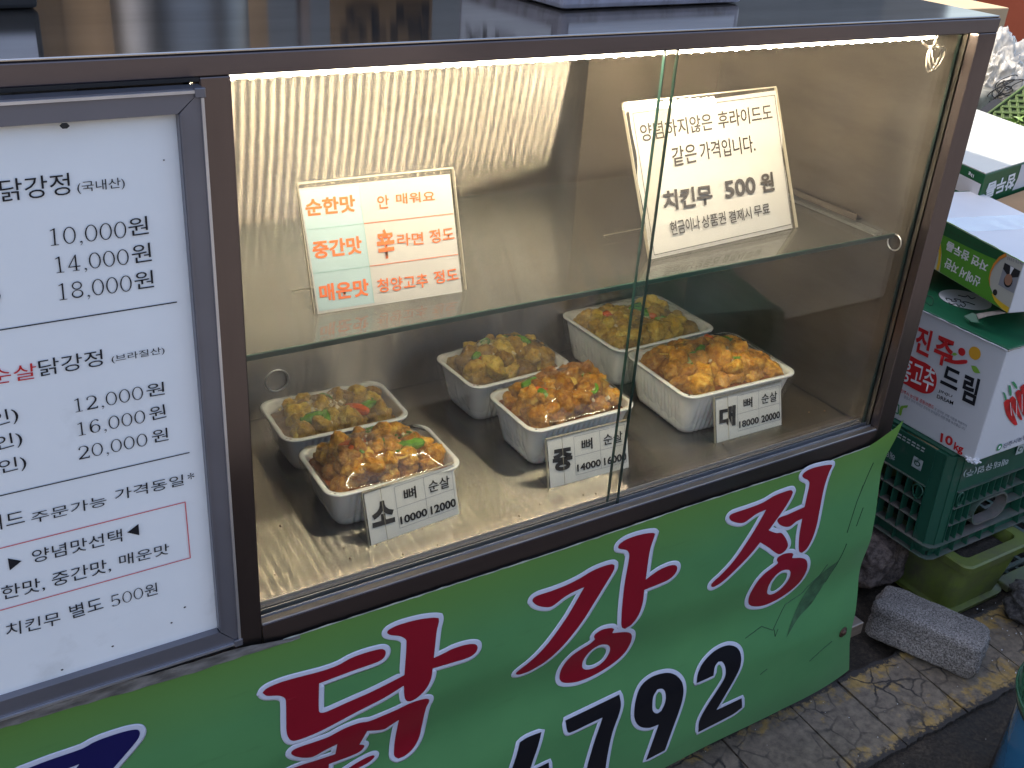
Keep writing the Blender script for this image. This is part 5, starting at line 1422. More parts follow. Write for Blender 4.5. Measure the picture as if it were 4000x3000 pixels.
def make_tray(loc, ang, L, W, h, dome, label, seed, mat='ch_red', big=0.0185, n=26, garnish=3, gold=False, flakes=26, peak=(0, 0)):
    t = thing('chicken_tray', label, 'food tray', loc, (0, 0, ang), 'film wrapped trays of fried chicken in the case')
    obj('tray_body', tray_mesh(L, W, h), M['tray'], t, smooth=True)
    rnd = random.Random(seed)
    a, b = L / 2 - 0.010, W / 2 - 0.010
    def dz(x, y):
        u, v = (x - peak[0] * a * 0.3) / (L / 2 - 0.004), (y - peak[1] * b * 0.3) / (W / 2 - 0.004)
        u, v = min(1, abs(u)), min(1, abs(v))
        return h + dome * (1 - u ** 2.4) * (1 - v ** 2.4)
    placed = []
    tries = 0
    while len(placed) < n and tries < 4000:
        tries += 1
        r = big * rnd.uniform(0.68, 1.18)
        x, y = rnd.uniform(-a + r * 1.2, a - r * 1.2), rnd.uniform(-b + r * 1.15, b - r * 1.15)
        lay = 1 if len(placed) < n * 0.55 else 0
        ok = all((x - px) ** 2 + (y - py) ** 2 > ((r + pr) * (0.60)) ** 2 for px, py, pr in placed[(0 if lay else int(n * 0.55)):])
        if not ok:
            continue
        placed.append((x, y, r))
        top = dz(x, y)
        z = min(top - r * 0.72, h + dome) - (0.012 if lay and n > 20 else 0.0) * 1.0
        if lay:
            z = min(z, h - 0.004)
        mesh = CH[mat][rnd.randrange(len(CHUNKS))]
        o = bpy.data.objects.new('chicken_piece', mesh)
        link(o)
        o.parent = t
        o.location = (x, y, max(z, h - 0.010))
        o.scale = (r, r, r)
        o.rotation_euler = rand_rot(rnd, 1.2)
    # hidden bed of chicken filling the tray underneath
    bed = []
    vs, fs = [], []
    for i in range(25):
        for j in range(17):
            x, y = -a + 0.003 + (2 * a - 0.006) * i / 24, -b + 0.003 + (2 * b - 0.006) * j / 16
            vs.append((x, y, min(dz(x, y) - 0.016, h - 0.009) + 0.004 * noise.noise(Vector((x * 90, y * 90, seed)))))
    for i in range(24):
        for j in range(16):
            q = i * 17 + j
            fs.append([q, q + 17, q + 18, q + 1])
    obj('chicken_bed', md('bed', vs, fs), M['bed_' + mat], t, smooth=True)
    # garnish lying on the top pieces
    def surf(x, y):
        return dz(x, y) - 0.0035
    for k in range(garnish):
        x, y = rnd.uniform(-a * 0.65, a * 0.65), rnd.uniform(-b * 0.6, b * 0.6)
        typ = [SL, STg, GAR, SL, STr, GAR][k % 6] if not gold else [STg, SL, STr, STg][k % 4]
        o = bpy.data.objects.new('garlic_chip' if typ is GAR else 'pepper_slice', typ)
        link(o)
        o.parent = t
        s = (0.0135 if typ in (SL, SLr) else (0.0115 if typ is GAR else 0.019)) * rnd.uniform(0.85, 1.15)
        o.location = (x, y, surf(x, y))
        o.scale = (s, s, s * (1 if typ is not GAR else 1.6))
        o.rotation_euler = rand_rot(rnd, 0.35) if typ not in (STg, STr) else (PI / 2 + rnd.uniform(-0.15, 0.15), rnd.uniform(0, 0.3), rnd.uniform(0, PI))
        if typ is SL:
            p = bpy.data.objects.new('pepper_flesh', SLf)
            link(p)
            p.parent = o
            p.scale = (0.86, 0.45, 0.8)
    # chopped nuts
    bm = bmesh.new()
    for k in range(flakes):
        x, y = rnd.gauss(0, a * 0.42), rnd.gauss(0, b * 0.42)
        if abs(x) > a * 0.85 or abs(y) > b * 0.85:
            continue
        s = rnd.uniform(0.0012, 0.0028)
        mtx = Matrix.Translation((x, y, surf(x, y) + rnd.uniform(-0.001, 0.002))) @ Matrix.Rotation(rnd.uniform(0, PI), 4, Vector((rnd.random(), rnd.random(), rnd.random() + 0.1)).normalized()) @ Matrix.Diagonal((s * rnd.uniform(.7, 1.6), s, s * rnd.uniform(.4, 1), 1)).to_4x4()
        bmesh.ops.create_cube(bm, size=2.0, matrix=mtx)
    o = obj('nut_crumbs', bm_mesh(bm, 'nuts'), M['nut'], t)
    o['kind'] = 'stuff'
    # cling film stretched over the heap and folded down the sides
    vs, fs = [], []
    nx, ny = 44, 32
    for i in range(nx + 1):
        for j in range(ny + 1):
            x, y = -L / 2 - 0.0006 + (L + 0.0012) * i / nx, -W / 2 - 0.0006 + (W + 0.0012) * j / ny
            # round the corners
            cx, cy = max(0, abs(x) - (L / 2 - 0.022)), max(0, abs(y) - (W / 2 - 0.022))
            d = math.hypot(cx, cy)
            if d > 0.0228:
                sx, sy = (1 if x > 0 else -1), (1 if y > 0 else -1)
                x = sx * (L / 2 - 0.022 + cx / d * 0.0226); y = sy * (W / 2 - 0.022 + cy / d * 0.0226)
            hgt = dz(x, y) - h
            e = max(abs(x) / (L / 2), abs(y) / (W / 2))
            wr = 0.0016 * noise.noise(Vector((x * 55, y * 55, seed * 2.0))) + 0.0008 * noise.noise(Vector((x * 150, y * 40, seed)))
            vs.append((x, y, h + 0.0014 + hgt * 1.02 + max(0, 1 - e ** 6) * (wr + 0.0016)))
    for i in range(nx):
        for j in range(ny):
            q = i * (ny + 1) + j
            fs.append([q, q + ny + 1, q + ny + 2, q + 1])
    film = obj('cling_film', md('film', vs, fs), M['film'], t, smooth=True)
    ring = rrect(L + 0.003, W + 0.003, 0.0235, 6)
    K = len(ring)
    vs, fs = [], []
    rows = 5
    for i in range(rows):
        q = i / (rows - 1)
        for k, (x, y, nx_, ny_) in enumerate(ring):
            ins = 0.0125 * q * q + 0.0012 * q * noise.noise(Vector((k * 0.35, q * 3, seed)))
            zz = h + 0.001 - q * h * (0.72 + 0.2 * noise.noise(Vector((k * 0.12, 0, seed))))
            vs.append((x - nx_ * ins, y - ny_ * ins, zz))
    for i in range(rows - 1):
        for k in range(K):
            k2 = (k + 1) % K
            fs.append([i * K + k, i * K + k2, (i + 1) * K + k2, (i + 1) * K + k])
    obj('film_skirt', md('film', vs, fs), M['film_thin'], t, smooth=True)
    return t
M['film_thin'] = clear('cling_film_folds', (0.99, 0.99, 0.99), 0.7, 0.12, haze=0.03, bump=0.9, bscale=70, hazec=(0.85, 0.82, 0.75))
M['bed_ch_red'] = simple('dark_sauce', (0.20, 0.055, 0.012), 0.25, var=0.3, vscale=60, bump=0.5, bscale=120)
M['bed_ch_gold'] = simple('golden_sauce', (0.22, 0.10, 0.02), 0.3, var=0.3, vscale=60, bump=0.5, bscale=120)
FZ = -0.007
make_tray((0.2265, 0.178, FZ), R_(-2), 0.188, 0.125, 0.063, 0.030, 'front left tray of dark orange chicken behind the 10000 price card', 3, 'ch_red', 0.0190, 36, 11, peak=(-0.1, 0))
make_tray((0.2255, 0.3235, FZ), R_(-2.3), 0.186, 0.123, 0.062, 0.012, 'back left tray of pale golden chicken beside the round hole in the back wall', 8, 'ch_gold', 0.0170, 40, 6, gold=True, flakes=60)
make_tray((0.516, 0.342, FZ), R_(2), 0.184, 0.124, 0.071, 0.029, 'back middle tray of golden chicken with a green pepper slice on top', 12, 'ch_gold', 0.0178, 38, 8, flakes=30)
make_tray((0.5285, 0.197, FZ), R_(0), 0.186, 0.129, 0.071, 0.036, 'front middle tray heaped highest with orange chicken behind the 14000 price card', 16, 'ch_red', 0.0182, 40, 9, flakes=34, peak=(0.2, 0.2))
make_tray((0.797, 0.364, FZ), R_(1.2), 0.214, 0.168, 0.077, 0.010, 'back right tray, large and filled nearly level with golden chicken', 23, 'ch_gold', 0.0185, 54, 7, gold=True, flakes=60)
make_tray((0.807, 0.188, FZ), R_(-2.0), 0.222, 0.168, 0.077, 0.022, 'front right large tray of orange chicken behind the 18000 price card', 27, 'ch_red', 0.0190, 56, 9, flakes=40)
# scrap of torn film beside the front middle tray
sp = []
for i in range(7):
    a = i * 0.9
    sp.append((0.006 * math.cos(a) * (1 + 0.5 * math.sin(a * 3)), 0.006 * math.sin(a)))
m = md('scrap', [(x, y, 0.0008 + 0.002 * (i % 2)) for i, (x, y) in enumerate(sp)], [list(range(7))])
s_ = obj('film_scrap', m, M['film_thin']); s_.location = (0.435, 0.15, FZ + 0.0005)
tag(s_, 'small torn scrap of cling film beside the front middle tray', 'plastic scrap')

# ================================================================ cartons and crates beside the cart
M['card_white'] = simple('white_coated_card', (0.62, 0.62, 0.64), 0.4, var=0.04, vscale=6, dirt=(0.5, 0.49, 0.5), dscale=20, dlo=0.66, dhi=0.85)
M['card_cream'] = simple('cream_coated_card', (0.52, 0.51, 0.45), 0.45, var=0.05, vscale=8)
M['card_brown'] = simple('brown_cardboard', (0.36, 0.22, 0.11), 0.85, var=0.12, vscale=10)
M['card_torn'] = simple('torn_grey_board', (0.33, 0.29, 0.25), 0.9, var=0.3, vscale=60, bump=0.7, bscale=90)
M['lid_green'] = simple('deep_green_print', (0.012, 0.125, 0.055), 0.38, var=0.2, vscale=6, dirt=(0.008, 0.05, 0.03), dscale=9, dlo=0.5, dhi=0.7)
M['leaf_green'] = simple('leaf_green_print', (0.10, 0.33, 0.03), 0.4, var=0.12, vscale=9)
M['dark_green'] = simple('bottle_green_print', (0.010, 0.10, 0.035), 0.4, var=0.15, vscale=9)
M['p_yellow'] = simple('yellow_print', (0.78, 0.50, 0.03), 0.4)
M['p_orange'] = simple('orange_print', (0.72, 0.26, 0.04), 0.4)
M['p_amber'] = simple('amber_print', (0.72, 0.36, 0.03), 0.4)
M['p_lgreen'] = simple('light_green_print', (0.22, 0.42, 0.05), 0.4)
M['p_dgreen'] = simple('fresh_green_print', (0.04, 0.25, 0.10), 0.4)
M['p_pepper'] = simple('red_pepper_print', (0.50, 0.012, 0.015), 0.3, var=0.45, vscale=55)
M['crate_green'] = simple('dark_green_crate_plastic', (0.012, 0.075, 0.045), 0.42, var=0.15, vscale=7, dirt=(0.10, 0.085, 0.08), dscale=14, dlo=0.55, dhi=0.78)
M['crate_dust'] = simple('dusty_green_crate_plastic', (0.03, 0.075, 0.05), 0.7, dirt=(0.13, 0.11, 0.10), dscale=10, dlo=0.35, dhi=0.65)
M['crate_olive'] = simple('olive_green_crate_plastic', (0.12, 0.155, 0.028), 0.5, var=0.15, vscale=10, dirt=(0.075, 0.07, 0.045), dscale=9, dlo=0.42, dhi=0.7)
def loc_mesh(m, parent):
    m.transform(Matrix.Translation(-Vector(parent.location)))
    return m
def bent_box(lo, hi, seed, amp=0.0025, nx=10, bev=0.004):
    bm = bmesh.new()
    bmesh.ops.create_cube(bm, size=1.0)
    bmesh.ops.bevel(bm, geom=bm.edges[:], offset=0.006 / max(0.1, hi[0] - lo[0]), segments=2, affect='EDGES')
    bmesh.ops.subdivide_edges(bm, edges=bm.edges[:], cuts=nx, use_grid_fill=True)
    for v in bm.verts:
        p = Vector([(lo[i] + hi[i]) / 2 + v.co[i] * (hi[i] - lo[i]) for i in range(3)])
        nn = noise.noise_vector(p * 7 + Vector((seed, seed, 0)))
        edge = max(abs(v.co.x) + abs(v.co.y), abs(v.co.y) + abs(v.co.z), abs(v.co.x) + abs(v.co.z))
        p += nn * amp * (1.0 if edge < 0.9 else 0.6)
        v.co = p
    for f in bm.faces:
        f.smooth = True
    return bm_mesh(bm)
# pepper carton
obj('carton_body', loc_mesh(box((1.4735, 0.1005, -0.25), (1.79, 0.49, -0.0032), 0.0025, 2), carton), M['card_white'], carton)
obj('lid', loc_mesh(box((1.4722, 0.0992, -0.003), (1.7915, 0.492, 0.0005), 0.0012, 2), carton), M['lid_green'], carton)
# worn pale cut edges of the lid and crushed corner
rnd = random.Random(3)
def worn_edge(a, b, r, seed, name='worn_edge', mat=None, parent=carton):
    a, b = Vector(a), Vector(b)
    pts = []
    n = 36
    for i in range(n + 1):
        p = a.lerp(b, i / n)
        p += Vector((noise.noise(p * 80 + Vector((seed, 0, 0))), noise.noise(p * 80 + Vector((0, seed, 0))), noise.noise(p * 80 + Vector((0, 0, seed))))) * 0.0012
        pts.append(p)
    return obj(name, loc_mesh(tube(pts, [r * (0.7 + 0.6 * abs(noise.noise(p * 60))) for p in pts], 6), parent), mat or M['card_cream'], parent, smooth=True)
worn_edge((1.4725, 0.1, -0.0038), (1.4725, 0.49, -0.0038), 0.0018, 1, mat=M['card_white'])
worn_edge((1.473, 0.0992, -0.0035), (1.79, 0.0992, -0.0035), 0.0016, 2, mat=M['card_torn'])
c_m = bmesh.new()
bmesh.ops.create_icosphere(c_m, subdivisions=3, radius=1)
for v in c_m.verts:
    p = v.co.copy()
    v.co = Vector((1.479, 0.106, -0.247)) + Vector((p.x * 0.011, p.y * 0.014, p.z * 0.006)) * (1 + 0.7 * noise.noise(p * 3))
obj('crushed_corner', loc_mesh(bm_mesh(c_m), carton), M['card_white'], carton)
lab = lathe([(0, 0.0), (1, 0.0), (1, -0.2), (0, -0.2)], 40)
for v in lab.vertices:
    v.co = Vector((1.597 + v.co.x * 0.050, 0.292 + v.co.y * 0.052, 0.0016 + v.co.z * 0.002))
obj('round_label', loc_mesh(lab, carton), M['white'], carton)
def scribble(pts, r=0.0009):
    sp = []
    P = [Vector(p) for p in pts]
    for i in range(len(P) - 1):
        p0, p1, p2, p3 = P[max(i - 1, 0)], P[i], P[i + 1], P[min(i + 2, len(P) - 1)]
        for k in range(6):
            t = k / 6
            sp.append(0.5 * ((2 * p1) + (p2 - p0) * t + (2 * p0 - 5 * p1 + 4 * p2 - p3) * t * t + (3 * p1 - p0 - 3 * p2 + p3) * t ** 3))
    sp.append(P[-1])
    m = tube(sp, r, 5)
    return m
for pts in ([(1.556, 0.305), (1.562, 0.312), (1.566, 0.302), (1.560, 0.296), (1.570, 0.292), (1.576, 0.303), (1.583, 0.293), (1.575, 0.286), (1.586, 0.281), (1.590, 0.263)],
            [(1.548, 0.294), (1.545, 0.286), (1.556, 0.283), (1.552, 0.272), (1.562, 0.276), (1.557, 0.266), (1.572, 0.272), (1.578, 0.284)],
            [(1.600, 0.312), (1.608, 0.300), (1.618, 0.302), (1.612, 0.288), (1.624, 0.288)]):
    obj('handwriting', loc_mesh(scribble([(x, y, 0.0022) for x, y in pts]), carton), M['ink'], carton)
for pts in ([(1.55, 0.40), (1.52, 0.36), (1.54, 0.33), (1.50, 0.30), (1.51, 0.34), (1.48, 0.37)], [(1.50, 0.44), (1.485, 0.40), (1.50, 0.35), (1.49, 0.31)]):
    obj('handwriting', loc_mesh(scribble([(x, y, 0.0014) for x, y in pts], 0.001), carton), M['moss'], carton)
# printed marks on the carton
def filled(pl, parent, name, pts, mat, off, smooth=True, sub=5):
    lp = smooth_outline(pts, sub, 70) if smooth else [Vector(p) for p in pts]
    return on(pl, parent, name, [(p[0], p[1]) for p in lp], mat, off)
filled('carton', carton, 'red_patch', SHAPES['blob'][0][1], M['rouge'], 0.0008)
filled('carton', carton, 'printed_mark', SHAPES['smile'][0][1], M['rouge'], 0.0008)
d = SHAPES['dots'][0][1]
r1 = math.dist(d[0], d[1]); r2 = math.dist(d[2], d[3])
filled('carton', carton, 'printed_dot', ell(d[0][0], d[0][1], r1, r1, 24), M['rouge'], 0.0008, False)
filled('carton', carton, 'printed_dot', ell(d[2][0], d[2][1], r2, r2, 28), M['p_amber'], 0.0008, False)
for s in SHAPES['leaf']:
    filled('carton', carton, 'printed_leaf', s[1], M['p_lgreen'], 0.0008)
mm = SHAPES['mi'][0][1]
for a, b in zip(mm, mm[1:] + mm[:1]):
    on('carton', carton, 'printed_mark', [a, b], M['p_dgreen'], 0.0008, 'line', 0.0028)
filled('carton', carton, 'printed_mark', SHAPES['mi2'][0][1], M['p_lgreen'], 0.0010)
for k, s in enumerate(SHAPES['pep']):
    filled('cartonF', carton, 'printed_pepper', s[1], M['p_pepper'], 0.0008 + 0.0003 * k)
    q = s[1]
    on('cartonF', carton, 'printed_shine', [((q[1][0] * .6 + q[3][0] * .4), q[1][1] * .7 + q[3][1] * .3), (q[3][0] * .85 + q[7][0] * .15, q[3][1] * .5 + q[4][1] * .5)], M['white'], 0.0024 + 0.0001 * k, 'line', 0.0013)
for s in SHAPES['stem']:
    filled('cartonF', carton, 'printed_stem', s[1], M['p_dgreen'], 0.0016)
q = SHAPES['nh'][0][1]
filled('cartonF', carton, 'printed_dot', ell(q[0][0], q[0][1], 0.008, 0.008, 20), M['p_dgreen'], 0.0008, False)
filled('cartonF', carton, 'printed_dot', ell(q[0][0], q[0][1], 0.0035, 0.004, 16), M['white'], 0.0011, False)

# flat carton lying upside down on it
u_ = Vector((0.25, 0.968, 0)).normalized(); v_ = Vector((0.968, -0.25, 0)).normalized()
NB = Vector((1.505, 0.139, 0))
def obox(o, ex, ey, lo, hi, bev=0.002):
    m = box(lo, hi, bev, 2)
    for v in m.vertices:
        v.co = o + ex * v.co.x + ey * v.co.y + Vector((0, 0, v.co.z))
    return m
bmx = obox(NB, v_, u_, (0.0005, 0.0005, 0.05), (0.215, 0.40, 0.152))
for v in bmx.vertices:      # the near underside corner sags
    pass
obj('carton_body', loc_mesh(bmx, lidbox), M['card_white'], lidbox)
B_O, B_ex, B_ey = frame_of('lid')
def lid_face(name, pts, mat, off, sm=False):
    return filled('lid', lidbox, name, pts, mat, off, sm)
HB = 0.101
lid_face('side_panel', [(-0.399, 0.0005), (-0.0008, 0.0005), (-0.0008, HB), (-0.399, HB)], M['card_cream'], 0.0006)
gp = [(-0.395, HB - 0.0006), (-0.046, HB - 0.0006), (-0.062, 0.085), (-0.0715, 0.066), (-0.072, 0.045), (-0.062, 0.028), (-0.045, 0.014), (-0.018, 0.001), (-0.205, 0.0012), (-0.2065, 0.012), (-0.212, 0.035), (-0.224, 0.058), (-0.240, 0.075), (-0.30, 0.082), (-0.395, 0.084)]
lid_face('green_panel', gp, M['leaf_green'], 0.0008)
dk = [(-0.395, HB - 0.0004), (-0.05, HB - 0.0004), (-0.064, 0.082), (-0.12, 0.078), (-0.22, 0.074), (-0.395, 0.076)]
lid_face('dark_green_panel', dk, M['dark_green'], 0.0010)
def arc_band(c0, pts, w, mat, off=0.0012):
    lp = [Vector(p) for p in pts]
    n = len(lp)
    left, right = [], []
    for i, p in enumerate(lp):
        d = (lp[min(i + 1, n - 1)] - lp[max(i - 1, 0)]).normalized()
        nn = Vector((-d.y, d.x)) * (w[i] / 2 if isinstance(w, list) else w / 2)
        left.append(p + nn); right.append(p - nn)
    ring = left + right[::-1]
    return lid_face(c0, [(p.x, p.y) for p in ring], mat, off)
arc_band('orange_band', [(-0.046, HB - 0.001), (-0.059, 0.088), (-0.068, 0.072), (-0.0715, 0.056), (-0.070, 0.042), (-0.063, 0.029)], [0.007, 0.006, 0.005, 0.004, 0.003, 0.001], M['p_orange'])
arc_band('yellow_band', [(-0.052, 0.018), (-0.04, 0.0115), (-0.022, 0.0075), (-0.002, 0.006)], [0.002, 0.007, 0.010, 0.011], M['p_yellow'])
arc_band('yellow_band', [(-0.240, 0.070), (-0.226, 0.054), (-0.217, 0.036), (-0.213, 0.018), (-0.213, 0.002)], 0.0075, M['p_yellow'])
ph = SHAPES['photo'][0][1]
px0, px1 = min(q[0] for q in ph), max(q[0] for q in ph); pz0, pz1 = min(q[1] for q in ph), max(q[1] for q in ph)
px1 = min(px1, -0.0015)
M['ph_bg'] = simple('portrait_backdrop', (0.30, 0.31, 0.35), 0.4)
M['ph_skin'] = simple('portrait_skin', (0.38, 0.20, 0.13), 0.4)
M['ph_suit'] = simple('portrait_suit', (0.02, 0.02, 0.025), 0.4)
lid_face('printed_photo', [(px0, pz0), (px1, pz0), (px1, pz1), (px0, pz1)], M['ph_bg'], 0.0010)
pc = (px0 + px1) / 2; pw = px1 - px0; phh = pz1 - pz0
lid_face('printed_photo', [(px0 + .0005, pz1 - .0005), (px0 + .0005, pz1 - phh * .27), (pc - pw * .16, pz1 - phh * .42), (pc + pw * .16, pz1 - phh * .42), (px1 - .0005, pz1 - phh * .27), (px1 - .0005, pz1 - .0005)], M['ph_suit'], 0.0013)
lid_face('printed_photo', [(pc - pw * .12, pz1 - .0005), (pc, pz1 - phh * .42), (pc + pw * .12, pz1 - .0005)], M['white'], 0.0016)
lid_face('printed_photo', ell(pc, pz0 + phh * .36, pw * .255, phh * .27, 20), M['ph_suit'], 0.0015)
lid_face('printed_photo', ell(pc, pz0 + phh * .42, pw * .225, phh * .245, 20), M['ph_skin'], 0.0018)
lid_face('vent_hole', ell(-0.046, 0.0235, 0.006, 0.006, 18), M['black'], 0.0012)
worn_edge(NB + Vector((0, 0, 0.152)) , NB + u_ * 0.4 + Vector((0, 0, 0.152)), 0.0010, 5, 'worn_edge', M['p_lgreen'], lidbox)
worn_edge(NB + Vector((0, 0, 0.152)) + v_ * 0.001, NB + v_ * 0.215 + Vector((0, 0, 0.152)), 0.0010, 6, 'worn_edge', M['card_cream'], lidbox)
worn_edge(NB + u_ * 0.4 + Vector((0, 0, 0.152)), NB + u_ * 0.4 + v_ * 0.215 + Vector((0, 0, 0.152)), 0.0011, 6, 'worn_edge', M['dark_green'], lidbox)
# torn flap hanging off the bottom corner
def flap(pts, mat, name='torn_flap', parent=lidbox, thick=0.0012):
    n = len(pts)
    vs = [Vector(p) for p in pts] + [Vector(p) + Vector((0, 0, thick)) for p in pts]
    fs = [list(range(n))[::-1], list(range(n, 2 * n))] + [[i, (i + 1) % n, n + (i + 1) % n, n + i] for i in range(n)]
    return obj(name, loc_mesh(md('flap', vs, fs), parent), mat, parent)
flap([(1.505, 0.145, 0.048), (1.50, 0.175, 0.030), (1.497, 0.19, 0.018), (1.51, 0.205, 0.020), (1.525, 0.17, 0.04)], M['card_torn'])
flap([(1.500, 0.18, 0.012), (1.494, 0.20, 0.008), (1.498, 0.222, 0.010), (1.512, 0.215, 0.018), (1.512, 0.19, 0.018)], M['lid_green'])
obj('inner_tray', loc_mesh(obox(NB, v_, u_, (0.135, 0.10, 0.002), (0.20, 0.37, 0.0495)), lidbox), M['card_torn'], lidbox)
# creased gloss tape on the carton top
M['tape_clear'] = clear('glossy_parcel_tape', (0.985, 0.985, 0.985), 1.6, 0.1, haze=0.02, bump=0.35, bscale=14)
def strip_on_top(o, ex, ey, x0, x1, y0, y1, z, seed):
    vs, fs = [], []
    for i in range(25):
        for j in range(9):
            x, y = x0 + (x1 - x0) * i / 24, y0 + (y1 - y0) * j / 8
            vs.append(o + ex * x + ey * y + Vector((0, 0, z + 0.0008 * (1 + noise.noise(Vector((x * 40, y * 40, seed)))))))
    for i in range(24):
        for j in range(8):
            a = i * 9 + j
            fs.append([a, a + 9, a + 10, a + 1])
    return md('tape', vs, fs)
obj('parcel_tape', loc_mesh(strip_on_top(NB, v_, u_, 0.002, 0.213, 0.16, 0.24, 0.1525, 1), lidbox), M['tape_clear'], lidbox, smooth=True)

# far sunlit carton standing in a brown carton
uA = Vector((0.22, 0.975, 0)).normalized(); wA = Vector((0.985, 0.17, 0)).normalized()
NA = Vector((1.787, 0.447, 0))
obj('carton_body', loc_mesh(obox(NA, wA, uA, (0, 0, 0.09), (0.46, 0.40, 0.1985)), farbox), M['dark_green'], farbox)
obj('white_top', loc_mesh(obox(NA, wA, uA, (0.001, 0.001, 0.1987), (0.459, 0.399, 0.2015), 0.001), farbox), M['card_cream'], farbox)
q = SHAPES['awhite'][0][1]
filled('aF', farbox, 'white_panel', [(0.170, -0.004), (0.40, -0.004), (0.40, -0.062), (0.158, -0.062), (0.170, -0.035)], M['card_white'], 0.0008, False)
filled('aL', farbox, 'grey_panel', [(-0.12, -0.020), (-0.004, -0.024), (-0.006, -0.058), (-0.12, -0.058)], M['card_white'], 0.0008, False)
bc = thing('brown_carton', 'open brown cardboard carton behind the stacked printed cartons', 'carton', (1.75, 0.42, GZ))
def open_box(o, ex, ey, lx, ly, z0, z1, t=0.004):
    ms = [obox(o, ex, ey, (0, 0, z0), (lx, t, z1), 0), obox(o, ex, ey, (0, ly - t, z0), (lx, ly, z1), 0),
          obox(o, ex, ey, (0, t + .0003, z0), (t, ly - t - .0003, z1), 0), obox(o, ex, ey, (lx - t, t + .0003, z0), (lx, ly - t - .0003, z1), 0), obox(o, ex, ey, (t, t, z0), (lx - t, ly - t, z0 + t), 0)]
    return ms
for i, m in enumerate(open_box(Vector((1.76, 0.425, 0)), wA, uA, 0.52, 0.48, GZ + 0.25, 0.135)):
    obj('side_panel' if i < 4 else 'bottom_panel', loc_mesh(m, bc), M['card_brown'], bc)
pal = obj('pallet_block', loc_mesh(obox(Vector((1.80, 0.46, 0)), wA, uA, (0, 0, GZ), (0.44, 0.4, GZ + 0.2495), 0.004), bc), M['card_brown'], bc)
fl_ = flap([(1.762, 0.428, 0.134), (2.26, 0.515, 0.134), (2.27, 0.43, 0.10), (1.80, 0.36, 0.085)], M['card_brown'], 'open_flap', bc, 0.003)
flap([(1.835, 0.80, 0.135), (1.865, 0.93, 0.135), (1.80, 0.95, 0.19), (1.79, 0.83, 0.19)], M['card_brown'], 'open_flap', bc, 0.003)

# dark green crate (upside down, rim at the bottom), slightly flaring towards the ground
CZ0, CZ1 = -0.48, -0.2505
def flare(m):
    for v in m.vertices:
        t = (CZ1 - v.co.z) / (CZ1 - CZ0)
        v.co.x -= 0.020 * t if v.co.x < 1.7 else -0.02 * t
        v.co.y -= 0.018 * t if v.co.y < 0.35 else -0.018 * t
    return m
CX0, CY0, CX1, CY1 = 1.450, 0.126, 1.90, 0.47
def cbox(name, lo, hi, mat='crate_green', bev=0.0):
    return obj(name, loc_mesh(flare(box(lo, hi, bev, 1)), crate), M[mat], crate)
ch = 0.045   # chamfered corner post
post = prism([(CX0 + 0.004, CY0 + ch), (CX0 + 0.006, CY0 + 0.02), (CX0 + 0.020, CY0 + 0.006), (CX0 + ch, CY0 + 0.004), (CX0 + ch, CY0 + 0.02), (CX0 + 0.02, CY0 + ch)], 2, CZ0 + 0.012, CZ1 - 0.004)
obj('corner_post', loc_mesh(flare(post), crate), M['crate_green'], crate)
for (x, y) in ((CX0 + 0.0055, CY0 + 0.0205), (CX0 + 0.0205, CY0 + 0.0055), (CX0 + 0.0035, CY0 + ch), (CX0 + ch, CY0 + 0.0035)):
    obj('corner_rib', loc_mesh(flare(box((x - 0.0014, y - 0.0014, CZ0 + 0.012), (x + 0.0014, y + 0.0014, CZ1 - 0.0045))), crate), M['crate_green'], crate)
for (x, y) in ((CX1 - 0.04, CY0), (CX0, CY1 - 0.04), (CX1 - 0.04, CY1 - 0.04)):
    cbox('corner_post', (x, y, CZ0 + 0.012), (x + 0.04, y + 0.04, CZ1 - 0.004))
cbox('top_plate', (CX0 + 0.012, CY0 + 0.012, CZ1 - 0.0038), (CX1 - 0.012, CY1 - 0.012, CZ1))
zb = -0.335
cbox('front_band', (CX0 + ch + 0.0003, CY0 + 0.004, zb), (CX1 - 0.041, CY0 + 0.008, CZ1 - 0.004))
cbox('side_band', (CX0 + 0.004, CY0 + ch + 0.0003, zb), (CX0 + 0.008, CY1 - 0.041, CZ1 - 0.004))
cbox('front_band', (CX0 + 0.04, CY1 - 0.008, CZ0 + 0.03), (CX1 - 0.041, CY1 - 0.004, CZ1 - 0.004))
cbox('side_band', (CX1 - 0.008, CY0 + 0.041, CZ0 + 0.03), (CX1 - 0.004, CY1 - 0.041, CZ1 - 0.004))
cbox('inner_wall', (CX0 + ch + 0.001, CY0 + 0.022, CZ0 + 0.028), (CX0 + 0.118, CY0 + 0.024, zb))
cbox('inner_wall', (CX0 + 0.235, CY0 + 0.022, CZ0 + 0.028), (CX1 - 0.041, CY0 + 0.024, zb))
cbox('inner_wall', (CX0 + 0.1183, CY0 + 0.022, -0.378), (CX0 + 0.2347, CY0 + 0.024, zb))
rows = (zb - 0.001, -0.374, -0.412, CZ0 + 0.028)
for z in rows:
    for (xa, xb) in ([(CX0 + ch + 0.001, CX1 - 0.041)] if z > -0.40 or z < -0.44 else [(CX0 + ch + 0.001, CX0 + 0.118), (CX0 + 0.235, CX1 - 0.041)]):
        cbox('rail', (xa, CY0 - 0.0005, z - 0.0016), (xb, CY0 + 0.0215, z + 0.0005), 'crate_dust')
    cbox('rail', (CX0 - 0.0005, CY0 + ch + 0.001, z - 0.0016), (CX0 + 0.0215, CY1 - 0.041, z + 0.0005), 'crate_dust')
x = CX0 + ch + 0.012
while x < CX1 - 0.045:
    if CX0 + 0.115 < x < CX0 + 0.238:
        segs = [(-0.3755 + 0.0, zb - 0.003)]
    else:
        segs = [(CZ0 + 0.0288, zb - 0.003)]
    for a, b in segs:
        cbox('rib', (x - 0.0010, CY0, a), (x + 0.0010, CY0 + 0.0210, b))
    x += 0.0225
